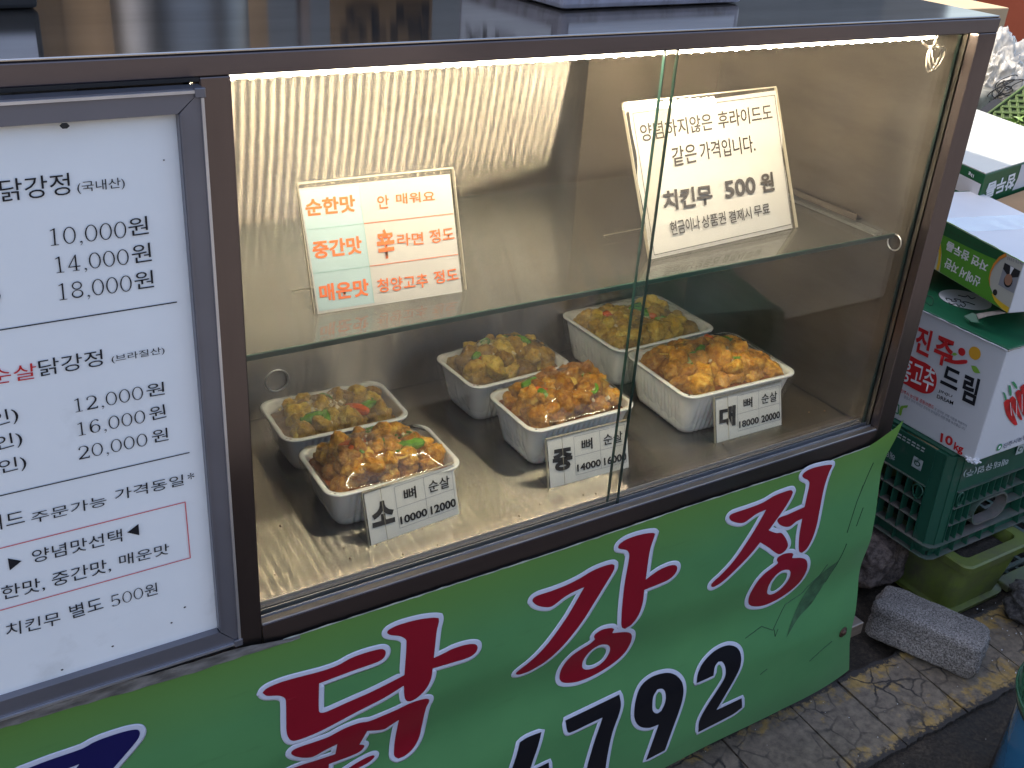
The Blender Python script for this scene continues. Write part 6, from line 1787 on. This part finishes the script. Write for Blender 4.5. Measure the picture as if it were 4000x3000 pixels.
y = CY0 + ch + 0.018
while y < CY1 - 0.045:
    cbox('rib', (CX0, y - 0.0010, CZ0 + 0.0288), (CX0 + 0.0210, y + 0.0010, zb - 0.003))
    y += 0.0265
# oval hand slot frame on the front and round lugs by the corner
def slot_ring(cx, cz, hw, hh, y, n=14, r=0.0022):
    pts = []
    for i in range(n + 1):
        a = -PI / 2 + PI * i / n
        pts.append((cx + hw - hh + hh * math.cos(a), y, cz + hh * math.sin(a)))
    for i in range(n + 1):
        a = PI / 2 + PI * i / n
        pts.append((cx - hw + hh + hh * math.cos(a), y, cz + hh * math.sin(a)))
    ms = []
    L = len(pts)
    vs = [Vector((p[0], y0_, p[2])) for y0_ in (CY0 - 0.001, CY0 + 0.0235) for p in pts]
    inn = [Vector((cx + (p[0] - cx) * 0.95, y0_, cz + (p[2] - cz) * 0.88)) for y0_ in (CY0 - 0.001, CY0 + 0.0235) for p in pts]
    vs += inn
    fs = []
    for i in range(L):
        j = (i + 1) % L
        fs += [[i, j, L + j, L + i], [2 * L + i, 3 * L + i, 3 * L + j, 2 * L + j], [i, 2 * L + i, 2 * L + j, j], [L + i, L + j, 3 * L + j, 3 * L + i]]
    return md('slot', vs, fs)
obj('hand_slot', loc_mesh(flare(slot_ring(CX0 + 0.1765, -0.4085, 0.0575, 0.030, 0)), crate), M['crate_dust'], crate)
for pos in ('f', 's'):
    pts = []
    for i in range(20):
        a = 2 * PI * i / 20
        rx, rz = 0.0095 * math.cos(a), 0.0115 * math.sin(a)
        if math.sin(a) < -0.6:
            rz *= 1.5
        pts.append((CX0 + ch + 0.012 + rx, CY0 - 0.001, -0.350 + rz) if pos == 'f' else (CX0 - 0.001, CY0 + ch + 0.014 + rx * 1.3, -0.350 + rz))
    obj('lug_ring', loc_mesh(flare(tube(pts, 0.0015, 5, closed=True)), crate), M['crate_green'], crate)
# bottom flange with its own little ribs
def rim_path(o, z, r=0.022):
    x0, y0, x1, y1 = CX0 - o, CY0 - o, CX1 + o, CY1 + o
    return x0, y0, x1, y1
for (z0, z1, o) in ((CZ0 + 0.0262, CZ0 + 0.0278, 0.003), (CZ0, CZ0 + 0.0016, 0.003)):
    x0, y0, x1, y1 = CX0 - o, CY0 - o, CX1 + o, CY1 + o
    ring = [(x0 + 0.02, y0), (x1, y0), (x1, y1), (x0, y1), (x0, y0 + 0.02), (x0 + 0.006, y0 + 0.006)]
    inner_ = [(x0 + 0.034, y0 + 0.024), (x1 - 0.024, y0 + 0.024), (x1 - 0.024, y1 - 0.024), (x0 + 0.024, y1 - 0.024), (x0 + 0.024, y0 + 0.034), (x0 + 0.027, y0 + 0.027)]
    vs = [(p[0], p[1], z) for z in (z0, z1) for p in ring + inner_]
    fs = []
    for i in range(6):
        j = (i + 1) % 6
        fs += [[i, j, 6 + j, 6 + i], [12 + i, 18 + i, 18 + j, 12 + j], [i, 12 + i, 12 + j, j], [6 + i, 6 + j, 18 + j, 18 + i]]
    obj('flange', loc_mesh(flare(md('flange', vs, fs)), crate), M['crate_dust'], crate)
cbox('flange_wall', (CX0 + 0.015, CY0 + 0.010, CZ0 + 0.0018), (CX1, CY0 + 0.012, CZ0 + 0.026))
cbox('flange_wall', (CX0 + 0.010, CY0 + 0.015, CZ0 + 0.0018), (CX0 + 0.012, CY1, CZ0 + 0.026))
for k in range(9):
    xx = CX0 + 0.035 + k * 0.045
    cbox('flange_rib', (xx - 0.001, CY0 - 0.002, CZ0 + 0.0018), (xx + 0.001, CY0 + 0.0098, CZ0 + 0.026))
for k in range(6):
    yy = CY0 + 0.04 + k * 0.05
    cbox('flange_rib', (CX0 - 0.002, yy - 0.001, CZ0 + 0.0018), (CX0 + 0.0098, yy + 0.001, CZ0 + 0.026))
# white recycling mark squares next to the lettering
for pl, (ax, az) in (('crF', (0.230, 0.196)), ('crL', (-0.072, 0.182))):
    s = 0.012
    on(pl, crate, 'printed_square', [(ax - s, az - s), (ax + s, az - s), (ax + s, az + s), (ax - s, az + s)], M['pale'], 0.0012)
    lp = ell(ax, az, 0.008, 0.006, 14)
    on(pl, crate, 'printed_ring', lp, M['crate_green'], 0.0016)
    on(pl, crate, 'printed_ring', ell(ax, az, 0.005, 0.0035, 12), M['pale'], 0.0020)
    for k, zz in enumerate((0.214, 0.2205)):
        for w in range(12):
            x_ = (ax + 0.006 - w * 0.0125) if pl == 'crF' else (ax + 0.004 - w * 0.012)
            on(pl, crate, 'small_print', [(x_ - 0.005, zz - 0.0016), (x_ + 0.003 + 0.001 * (w % 3), zz - 0.0016), (x_ + 0.004, zz + 0.0014), (x_ - 0.004, zz + 0.0016)], M['pale'], 0.0012)

# olive crate standing on the ground under it
ol = thing('olive_crate', 'olive green plastic crate with lattice base on the ground under the dark green crate', 'crate', (1.52, 0.07, GZ))
def obx(name, lo, hi, mat='crate_olive', bev=0.0):
    return obj(name, loc_mesh(box(lo, hi, bev, 2), ol), M[mat], ol)
def tub_wall():
    """rounded end column of the crate"""
    def ring(x0, y0, x1, y1, r, z):
        pts = []
        for (cx, cy, a0) in ((x1 - r, y0 + r, -PI / 2), (x1 - r, y1 - r, 0), (x0 + r, y1 - r, PI / 2), (x0 + r, y0 + r, PI)):
            for i in range(9):
                a = a0 + PI / 2 * i / 8
                pts.append((cx + r * math.cos(a), cy + r * math.sin(a), z))
        return pts
    lv = [ring(1.488, 0.060, 1.682, 0.42, 0.03, GZ), ring(1.486, 0.058, 1.686, 0.42, 0.03, GZ + 0.010), ring(1.497, 0.070, 1.672, 0.41, 0.028, GZ + 0.013), ring(1.500, 0.060, 1.700, 0.42, 0.024, -0.505), ring(1.492, 0.050, 1.72, 0.43, 0.020, -0.5035),
          ring(1.490, 0.048, 1.72, 0.432, 0.020, -0.4855), ring(1.494, 0.052, 1.716, 0.428, 0.019, -0.4825), ring(1.515, 0.076, 1.69, 0.40, 0.016, -0.4825), ring(1.519, 0.08, 1.67, 0.39, 0.014, -0.60)]
    n = len(lv[0])
    vs = [p for L in lv for p in L]
    fs = []
    for i in range(len(lv) - 1):
        for k in range(n):
            k2 = (k + 1) % n
            fs.append([i * n + k, i * n + k2, (i + 1) * n + k2, (i + 1) * n + k])
    fs.append(list(range(n - 1, -1, -1)))
    fs.append([(len(lv) - 1) * n + k for k in range(n)])
    return md('tub', vs, fs)
obj('end_column', loc_mesh(tub_wall(), ol), M['crate_olive'], ol, smooth=False)
obx('top_rim', (1.7203, 0.050, -0.5035), (2.20, 0.068, -0.4835), bev=0.003)
obx('bottom_rim', (1.687, 0.056, GZ), (2.20, 0.092, GZ + 0.016), bev=0.003)
obx('bottom_rim', (2.2003, 0.056, GZ), (2.215, 0.42, GZ + 0.016), bev=0.003)
for k in range(14):
    xx = 1.70 + k * 0.036
    obx('base_bar', (xx, 0.0925, GZ + 0.003), (xx + 0.010, 0.42, GZ + 0.010), 'crate_dust')
for k in range(9):
    yy = 0.10 + k * 0.036
    obx('base_bar', (1.69, yy, GZ + 0.0102), (2.20, yy + 0.010, GZ + 0.016), 'crate_dust')
obx('leaf_scrap', (1.60, 0.12, -0.50), (1.63, 0.15, -0.482), 'crate_olive', 0.006)

obj('contents', loc_mesh(box((1.522, 0.083, -0.59), (1.665, 0.385, -0.496), 0.004, 1), ol), M['asphalt'], ol)
# ---------------------------------------------------------------- stones on the ground
M['granite'] = None
def granite(name, lo, hi, sc_, bump=0.9, speck=0.35):
    m, nt, out = new_mat(name)
    b = nt.nodes.new("ShaderNodeBsdfPrincipled"); b.inputs["Roughness"].default_value = 0.85
    vec = coords(nt)
    f = noise_n(nt, vec, sc_, 3, 0.8)
    f2 = noise_n(nt, vec, 7, 4)
    vo = nt.nodes.new("ShaderNodeTexVoronoi"); vo.inputs["Scale"].default_value = sc_ * 1.3
    nt.links.new(vec, vo.inputs["Vector"])
    c = ramp(nt, f, [(0.40, lo), (0.62, hi)])
    sp = ramp(nt, vo.outputs["Distance"], [(0.10, (0.9, 0.9, 0.92)), (0.22, (0, 0, 0))])
    c = mixc(nt, speck, c, sp, 'ADD')
    c2 = ramp(nt, f2, [(0.35, (0.6, 0.6, 0.6)), (0.65, (1.15, 1.15, 1.15))])
    c = mixc(nt, 1.0, c, c2, 'MULTIPLY')
    nt.links.new(c, b.inputs["Base Color"])
    bp = nt.nodes.new("ShaderNodeBump"); bp.inputs["Strength"].default_value = bump; bp.inputs["Distance"].default_value = 0.003
    nt.links.new(f, bp.inputs["Height"]); nt.links.new(bp.outputs[0], b.inputs["Normal"])
    nt.links.new(b.outputs[0], out.inputs[0])
    return m
M['granite'] = granite('speckled_granite', (0.065, 0.056, 0.050), (0.34, 0.305, 0.28), 300)
M['redstone'] = granite('reddish_rough_stone', (0.05, 0.035, 0.03), (0.15, 0.115, 0.10), 60, 0.9, 0.04)
M['greystone'] = granite('dark_rough_stone', (0.035, 0.03, 0.03), (0.11, 0.10, 0.095), 80, 0.9, 0.05)
def rock(size, seed, amp, blocky=3.0, sub=5):
    bm = bmesh.new()
    bmesh.ops.create_icosphere(bm, subdivisions=sub, radius=1)
    for v in bm.verts:
        p = v.co.normalized()
        q = 1 / (abs(p.x) ** blocky + abs(p.y) ** blocky + abs(p.z) ** blocky) ** (1 / blocky)
        d = q * (1 + amp * noise.noise(p * 2.2 + Vector((seed, 0, 0))) + amp * 0.5 * noise.noise(p * 6 + Vector((0, seed, 0))) + amp * 0.22 * noise.noise(p * 19 + Vector((0, 0, seed))))
        v.co = Vector((p.x * size[0], p.y * size[1], p.z * size[2])) * d
    for f in bm.faces:
        f.smooth = True
    return bm_mesh(bm)
st = obj('granite_block', rock((0.1085, 0.051, 0.041), 4.0, 0.055, 9, 6), M['granite'])
st.location = (1.368, 0.025, GZ + 0.0445); st.rotation_euler = (R_(-4), R_(2), math.atan2(-0.90, 0.43))
tag(st, 'speckled grey granite kerb block lying across the yellow strip', 'stone')
st = obj('reddish_stone', rock((0.075, 0.085, 0.068), 9.0, 0.12, 3.2), M['redstone'])
st.location = (1.44, 0.265, GZ + 0.062)
tag(st, 'rough reddish stone behind the torn banner corner', 'stone')
st = obj('dark_stone', rock((0.055, 0.075, 0.040), 15.0, 0.2, 3.0), M['greystone'])
st.location = (1.665, -0.045, GZ + 0.036); st.rotation_euler = (0, 0.1, 0.4)
tag(st, 'low dark broken stone by the right edge of the yellow strip', 'stone')
st = obj('dark_stone', rock((0.06, 0.06, 0.085), 21.0, 0.18, 3.0), M['greystone'])
st.location = (1.77, -0.02, GZ + 0.080)
tag(st, 'taller dark broken stone behind the low one at the right edge', 'stone')
# scattered white crumbs and grit
bm = bmesh.new()
rnd = random.Random(11)
for k in range(240):
    if k < 90:
        x_, y_ = rnd.uniform(1.45, 2.1), rnd.uniform(-0.12, 0.06)
    else:
        x_, y_ = rnd.uniform(0.6, 1.9), rnd.uniform(-0.5, 0.2)
    s = rnd.uniform(0.0006, 0.0019) if k < 90 else rnd.uniform(0.0004, 0.0010)
    bmesh.ops.create_icosphere(bm, subdivisions=1, radius=s, matrix=Matrix.Translation((x_, y_, GZ + (0.005 if -0.13 < y_ < 0.03 and x_ < 1.7 else 0.001))))
gr = obj('grit', bm_mesh(bm), simple('pale_grit', (0.5, 0.5, 0.5), 0.8))
gr['kind'] = 'stuff'
gr['label'] = 'pale crumbs and grit scattered on the dark ground'

# tub with green rim and blue side at the lower right
M['blue_tub'] = clear('blue_tinted_plastic', (0.35, 0.6, 0.8), 1.6, 0.1, haze=0.75, bump=0.8, bscale=12, hazec=(0.03, 0.14, 0.30))
M['green_rim'] = clear('green_clear_rim', (0.4, 0.65, 0.5), 1.5, 0.08, haze=0.55, hazec=(0.03, 0.13, 0.07))
tb_ = thing('blue_bucket', 'translucent blue tub with a clear green rim in the lower right corner', 'tub', (1.285, -0.378, GZ))
def wavy_lathe(prof, n=64, k=0.0):
    m = lathe(prof, n)
    for v in m.vertices:
        a = math.atan2(v.co.y, v.co.x)
        s = 1 + k * math.sin(a * 9 + v.co.z * 30)
        v.co.x *= s; v.co.y *= s
    return m
obj('tub_side', wavy_lathe([(0.0, 0.002), (0.148, 0.003), (0.150, 0.01), (0.146, 0.17), (0.143, 0.185)], 64, 0.006), M['blue_tub'], tb_, smooth=True)
obj('tub_rim', wavy_lathe([(0.144, 0.186), (0.153, 0.188), (0.156, 0.20), (0.156, 0.235), (0.150, 0.245), (0.142, 0.243), (0.141, 0.20)], 64), M['green_rim'], tb_, smooth=True)
obj('rim_bead', tube([(0.1575 * math.cos(2 * PI * i / 64), 0.1575 * math.sin(2 * PI * i / 64), 0.212) for i in range(64)], 0.0028, 8, closed=True), M['green_rim'], tb_, smooth=True)
obj('contents', wavy_lathe([(0.0, 0.16), (0.08, 0.165), (0.138, 0.155)], 48, 0.01), M['asphalt'], tb_, smooth=True)

# ---------------------------------------------------------------- sunlit goods further right
M['wicker'] = simple('green_woven_plastic', (0.075, 0.115, 0.025), 0.5, var=0.25, vscale=25)
M['wicker_dark'] = simple('dark_woven_backing', (0.03, 0.05, 0.012), 0.7)
bk = thing('woven_basket', 'olive green woven plastic basket in the sun at the right edge', 'basket', (2.15, 0.80, -0.25))
# side sheet of the basket: origin near the visible corner, width along bx, down the slope along by
bO = Vector((2.318, 0.842, 0.184)); bX = Vector((0.89, 0.0, 0.45)).normalized(); bY = Vector((-0.19, -0.83, -0.52))
bY = (bY - bX * bY.dot(bX)).normalized()
bN = bX.cross(bY).normalized()
if bN.z < 0: bN = -bN
def on_b(a, b, c=0.0):
    return bO + bX * a + bY * b + bN * c
BL_ = Vector(bk.location)
obj('basket_wall', md('wall', [on_b(a, b, c) - BL_ for c in (-0.012, -0.0035) for a, b in ((-0.02, 0), (0.45, 0), (0.45, 0.30), (-0.02, 0.30))],
    [[3, 2, 1, 0], [4, 5, 6, 7], [0, 1, 5, 4], [1, 2, 6, 5], [2, 3, 7, 6], [3, 0, 4, 7]]), M['wicker_dark'], bk)
sm_ = box((-0.0112, -0.0041, -0.0014), (0.0112, 0.0041, 0.0014), 0.001, 1)
sm_.materials.append(M['wicker'])
rot_b = Matrix((bX, bY, bN)).transposed().to_4x4()
cnt = 0
for i in range(21):
    for j in range(14):
        a, b = 0.0 + i * 0.0145, 0.012 + j * 0.0145
        if cnt >= 290:
            continue
        s = bpy.data.objects.new('woven_strip', sm_)
        link(s)
        s.parent = bk
        ang = (PI / 4) if (i + j) % 2 else (-PI / 4)
        s.matrix_local = Matrix.Translation(on_b(a, b, 0.0005 if (i + j) % 2 else -0.0012) - BL_) @ rot_b @ Matrix.Rotation(ang, 4, 'Z') @ Matrix.Rotation(0.10 if (i + j) % 2 else -0.08, 4, 'Y')
        cnt += 1
obj('basket_rim', loc_mesh(tube([on_b(-0.022, 0.3), on_b(-0.022, 0.02), on_b(-0.010, -0.002), on_b(0.01, -0.003), on_b(0.45, -0.003)], 0.0038, 8), bk), M['wicker'], bk, smooth=True)
obj('basket_body', loc_mesh(obox(Vector((2.32, 0.86, 0)), Vector((1, 0, 0)), Vector((0, 1, 0)), (0, 0, GZ), (0.5, 0.2, 0.13), 0.01), bk), M['wicker_dark'], bk)
# black rim tray leaning behind it
bt = thing('black_tray', 'glossy black tray edge leaning behind the woven basket', 'tray', (2.25, 1.3, GZ))
tq = [(-0.05, -0.028), (0.075, -0.030), (0.088, -0.022), (0.088, -0.005), (-0.05, -0.004)]
obj('tray_slab', md('slab', [on_b(a_, b_, c_) - Vector(bt.location) for c_ in (-0.008, -0.05) for a_, b_ in tq],
     [[0, 1, 2, 3, 4], [9, 8, 7, 6, 5], [0, 5, 6, 1], [1, 6, 7, 2], [2, 7, 8, 3], [3, 8, 9, 4], [4, 9, 5, 0]]), M['black'], bt)
obj('tray_base', loc_mesh(box((2.26, 0.90, GZ), (2.62, 1.10, 0.09), 0.01, 1), bt), M['black'], bt)
# fresh leaves
M['leaf'] = simple('fresh_green_leaf', (0.22, 0.34, 0.09), 0.4, var=0.35, vscale=6)
vg = thing('leafy_greens', 'bunch of bright fresh leafy greens lying against the woven basket', 'vegetables', (2.42, 0.82, 0.05))
lm = md('leaf', [(0, 0, 0), (0.008, 0.012, 0.002), (0.010, 0.026, 0.004), (0.006, 0.042, 0.002), (0, 0.055, -0.004), (-0.006, 0.042, 0.002), (-0.010, 0.026, 0.004), (-0.008, 0.012, 0.002), (0, 0.026, 0.0)],
        [[0, 1, 8], [1, 2, 8], [2, 3, 8], [3, 4, 8], [4, 5, 8], [5, 6, 8], [6, 7, 8], [7, 0, 8]])
lm.materials.append(M['leaf'])
rnd = random.Random(7)
for k in range(150):
    o = bpy.data.objects.new('leaf', lm)
    link(o); o.parent = vg
    a_, b_ = rnd.uniform(-0.01, 0.24), rnd.uniform(0.060, 0.15)
    o.location = on_b(a_, b_, rnd.uniform(0.003, 0.02)) - Vector(vg.location)
    o.rotation_euler = (rnd.uniform(-0.8, 0.8), rnd.uniform(-0.8, 0.8), rnd.uniform(0, 2 * PI))
    s = rnd.uniform(0.35, 0.75); o.scale = (s, s, s)
# crumpled clear bags
M['bag'] = clear('crumpled_clear_bag', (0.93, 0.93, 0.92), 1.4, 0.14, haze=0.42, bump=0.8, bscale=16, hazec=(0.78, 0.74, 0.66))
def bag(seed, size):
    bm = bmesh.new()
    bmesh.ops.create_icosphere(bm, subdivisions=6, radius=1)
    for v in bm.verts:
        p = v.co.normalized()
        o = Vector((seed, seed * 2, 0))
        d = 1 + 0.35 * noise.noise(p * 1.5 + o)
        r = 0
        for (f_, am) in ((2.2, 0.20), (4.5, 0.11), (9, 0.05), (18, 0.02)):
            w = p + Vector((noise.noise(p * 3 + o), noise.noise(p * 3 - o), noise.noise(p * 3 + o * 2))) * 0.3
            r += am * (0.5 - abs(noise.noise(w * f_ + o * f_)) * 2)
        v.co = Vector((p.x * size[0], p.y * size[1], p.z * size[2])) * (d + r)
    for f in bm.faces:
        f.smooth = True
    return bm_mesh(bm)
for i, (loc, size, lab_) in enumerate((((3.36, 1.56, 0.06), (0.19, 0.13, 0.13), 'large crumpled clear plastic bag in the sun below the red basin'),
                                        ((2.93, 1.25, 0.125), (0.13, 0.09, 0.155), 'crumpled white plastic bag under the black cord coil, behind the black tray'),
                                        ((3.62, 1.55, 0.02), (0.20, 0.16, 0.17), 'clear plastic bag furthest right, behind the woven basket'))):
    b = obj('plastic_bag', bag(3.3 + i * 2.1, size), M['bag'])
    b.location = loc
    tag(b, lab_, 'plastic bag', 'crumpled plastic bags')
M['bag_ink'] = M['grey']
# heap underneath the bags so that they rest on something
hp = thing('goods_heap', 'brown cardboard cartons stacked under the plastic bags', 'cartons', (2.9, 1.9, GZ))
for (lo, hi) in (((2.72, 1.14, GZ), (3.10, 1.36, -0.025)), ((3.12, 1.42, GZ), (3.9, 1.72, -0.06)), ((3.2, 1.75, GZ), (4.3, 2.3, -0.02))):
    obj('carton_box', loc_mesh(box(lo, hi, 0.004, 1), hp), M['card_brown'], hp)
# coil of black strapping
co = thing('black_cord_coil', 'loose coil of thin black cord lying on the plastic bags', 'cord', (2.80, 1.12, 0.168))
rnd = random.Random(2)
for k in range(7):
    rx, rz = rnd.uniform(0.014, 0.030), rnd.uniform(0.016, 0.034)
    cx_, cz_ = rnd.uniform(-0.03, 0.05), rnd.uniform(-0.01, 0.02)
    ph_ = rnd.uniform(0, 6)
    pts = [(cx_ + rx * math.cos(ph_ + i * 0.26), 0.02 * math.sin(i * 0.4 + k), cz_ + rz * math.sin(ph_ + i * 0.26)) for i in range(rnd.randrange(18, 25))]
    obj('cord_loop', tube(pts, 0.0016, 6), M['black'], co, smooth=True)
# red brown basin, cardboard sheet and clutter
M['basin'] = simple('red_brown_plastic_basin', (0.065, 0.014, 0.007), 0.7, var=0.1, vscale=3, spec=0.05)
bs = obj('plastic_basin', lathe([(0.0, 0.0), (0.26, 0.0), (0.30, 0.02), (0.40, 0.22), (0.43, 0.225), (0.43, 0.232), (0.395, 0.232), (0.285, 0.03), (0.0, 0.012)], 56), M['basin'], smooth=True)
bs.location = (4.14, 1.86, 0.385); bs.rotation_euler = (R_(176), R_(-8), 0)
tag(bs, 'upturned red brown plastic basin at the top right corner', 'basin')
cb = thing('cardboard_sheet', 'flat tan cardboard carton seen just over the corner of the cart', 'carton', (2.9, 1.75, 0.05))
obj('carton_body', loc_mesh(obox(Vector((2.72, 1.47, 0)), Vector((0.99, -0.06, 0)).normalized(), Vector((0.06, 0.99, 0)).normalized(), (0, 0, GZ), (0.47, 0.5, 0.350), 0.004), cb), M['card_tan'] if 'card_tan' in M else simple('tan_cardboard', (0.50, 0.36, 0.21), 0.85, var=0.08, vscale=5), cb)
cn = obj('grey_canister', lathe([(0.0, 0), (0.06, 0), (0.065, 0.01), (0.065, 0.30), (0.06, 0.32), (0, 0.32)], 28), simple('mottled_grey_metal', (0.30, 0.28, 0.22), 0.5, 0.3, var=0.5, vscale=22), smooth=True)
cn.location = (2.755, 1.20, -0.16)
tag(cn, 'mottled grey canister half hidden behind the right end of the cart', 'canister')
dk_ = thing('dark_crates_stack', 'dark plastic crates stacked in the shade far behind the bags', 'crates', (4.2, 3.2, GZ))
for k in range(3):
    obj('crate_box', loc_mesh(box((3.6 + k * 0.85, 2.9, GZ), (4.4 + k * 0.85, 3.5, 0.5 + 0.15 * (k % 2)), 0.01, 1), dk_), M['body'] if k % 2 else M['black'], dk_)
# a second dark crate out on the street, seen only as a reflection in the right pane
def copy_tree(o, parent=None):
    c = o.copy(); link(c); c.parent = parent
    for ch_ in o.children:
        copy_tree(ch_, c)
    return c
cr2 = copy_tree(crate)
cr2.location = (1.55, -1.45, GZ + 0.006); cr2.rotation_euler = (0, 0, 0.25)
cr2['label'] = 'dark green crate on the street in front, mirrored faintly in the right glass pane'
# ---------------------------------------------------------------- things on top of the cart
M['bin_side'] = simple('scuffed_lilac_grey_plastic', (0.34, 0.33, 0.40), 0.4, var=0.25, vscale=30, dirt=(0.15, 0.13, 0.12), dscale=35, dlo=0.5, dhi=0.72, vstretch=(1, 1, 0.4))
M['bin_paper'] = simple('white_bin_sign', (0.70, 0.74, 0.86), 0.5)
bx = thing('serving_bin', 'grey plastic bin with white paper signs standing on the cart top', 'bin', (0.423, 0.127, ZT))
bex = Vector((0.282, 0.012, 0)).normalized(); bey = Vector((-0.012, 0.282, 0)).normalized()
bo_ = Vector((0.423, 0.127, 0))
obj('bin_body', loc_mesh(obox(bo_, bex, bey, (0, 0, ZT + 0.001), (0.283, 0.22, ZT + 0.26), 0.006), bx), M['bin_side'], bx)
def face_quad(o, ex, a0, a1, z0, z1, off_v, mat, name, parent):
    m = md(name, [o + ex * a0 + off_v + Vector((0, 0, z0)), o + ex * a1 + off_v + Vector((0, 0, z0)), o + ex * a1 + off_v + Vector((0, 0, z1)), o + ex * a0 + off_v + Vector((0, 0, z1))], [[0, 1, 2, 3]])
    return obj(name, loc_mesh(m, parent), mat, parent)
face_quad(bo_, bex, 0.010, 0.272, ZT + 0.014, ZT + 0.25, -bey * 0.0012, M['bin_paper'], 'paper_sign', bx)
face_quad(bo_, bey, 0.016, 0.21, ZT + 0.020, ZT + 0.25, -bex * 0.0012, M['bin_paper'], 'paper_sign', bx)
bb = thing('black_box', 'black box with pale front at the left end of the cart top', 'box', (-0.45, 0.215, ZT))
obj('box_body', loc_mesh(box((-0.55, 0.215, ZT + 0.001), (-0.112, 0.45, ZT + 0.20), 0.004, 2), bb), M['black'], bb)
obj('pale_front', loc_mesh(box((-0.545, 0.212, ZT + 0.022), (-0.118, 0.2148, ZT + 0.19)), bb), M['bin_paper'], bb)
M['pot'] = steel('pot_steel', (0, 0, 1), color=(0.6, 0.6, 0.62), rough=0.3, aniso=0.5, diffuse=0.15)
pt = obj('steel_pot', lathe([(0, 0), (0.085, 0), (0.09, 0.005), (0.09, 0.2), (0.094, 0.205), (0.087, 0.205), (0.085, 0.01), (0, 0.008)], 48), M['pot'], smooth=True)
pt.location = (0.135, 0.62, ZT + 0.001)
tag(pt, 'tall stainless steel pot standing at the back of the cart top', 'pot')
bd = thing('cardboard_sign', 'brown cardboard sign with large brush lettering beside the bin', 'sign', (0.28, 0.42, ZT))
obj('sign_board', loc_mesh(box((0.27, 0.42, ZT + 0.001), (0.415, 0.425, ZT + 0.2)), bd), M['card_brown'], bd)
# lettering seen upside down in the polished top: real lettering on the real faces
bpy.context.view_layer.update()
tl = []
for s, o, ex, a0, a1, z0, z1, nv, parent, mat in (
        ('치킨무', bo_, bey, 0.20, 0.02, 0.045, 0.085, -bex * 0.0020, bx, M['grey']),
        ('양념', Vector((0.27, 0.42, 0)), Vector((1, 0, 0)), 0.01, 0.14, 0.035, 0.095, Vector((0, -0.0010, 0)), bd, M['ink']),
        ('간장', Vector((0.27, 0.42, 0)), Vector((1, 0, 0)), 0.01, 0.14, 0.11, 0.17, Vector((0, -0.0010, 0)), bd, M['ink'])):
    if s == '간장':
        continue
    tl.append((make_text(s, 'b'), o, ex, a0, a1, z0, z1, nv, parent, mat))
bpy.context.view_layer.update()
for to, o, ex, a0, a1, z0, z1, nv, parent, mat in tl:
    m = bake(to)
    xs = [v.co.x for v in m.vertices]; ys = [v.co.y for v in m.vertices]
    for v in m.vertices:
        s_ = (v.co.x - min(xs)) / (max(xs) - min(xs)); t_ = (v.co.y - min(ys)) / (max(ys) - min(ys))
        v.co = o + ex * (a0 + (a1 - a0) * s_) + nv + Vector((0, 0, ZT + z0 + (z1 - z0) * t_))
    obj('lettering', loc_mesh(m, parent), mat, parent)
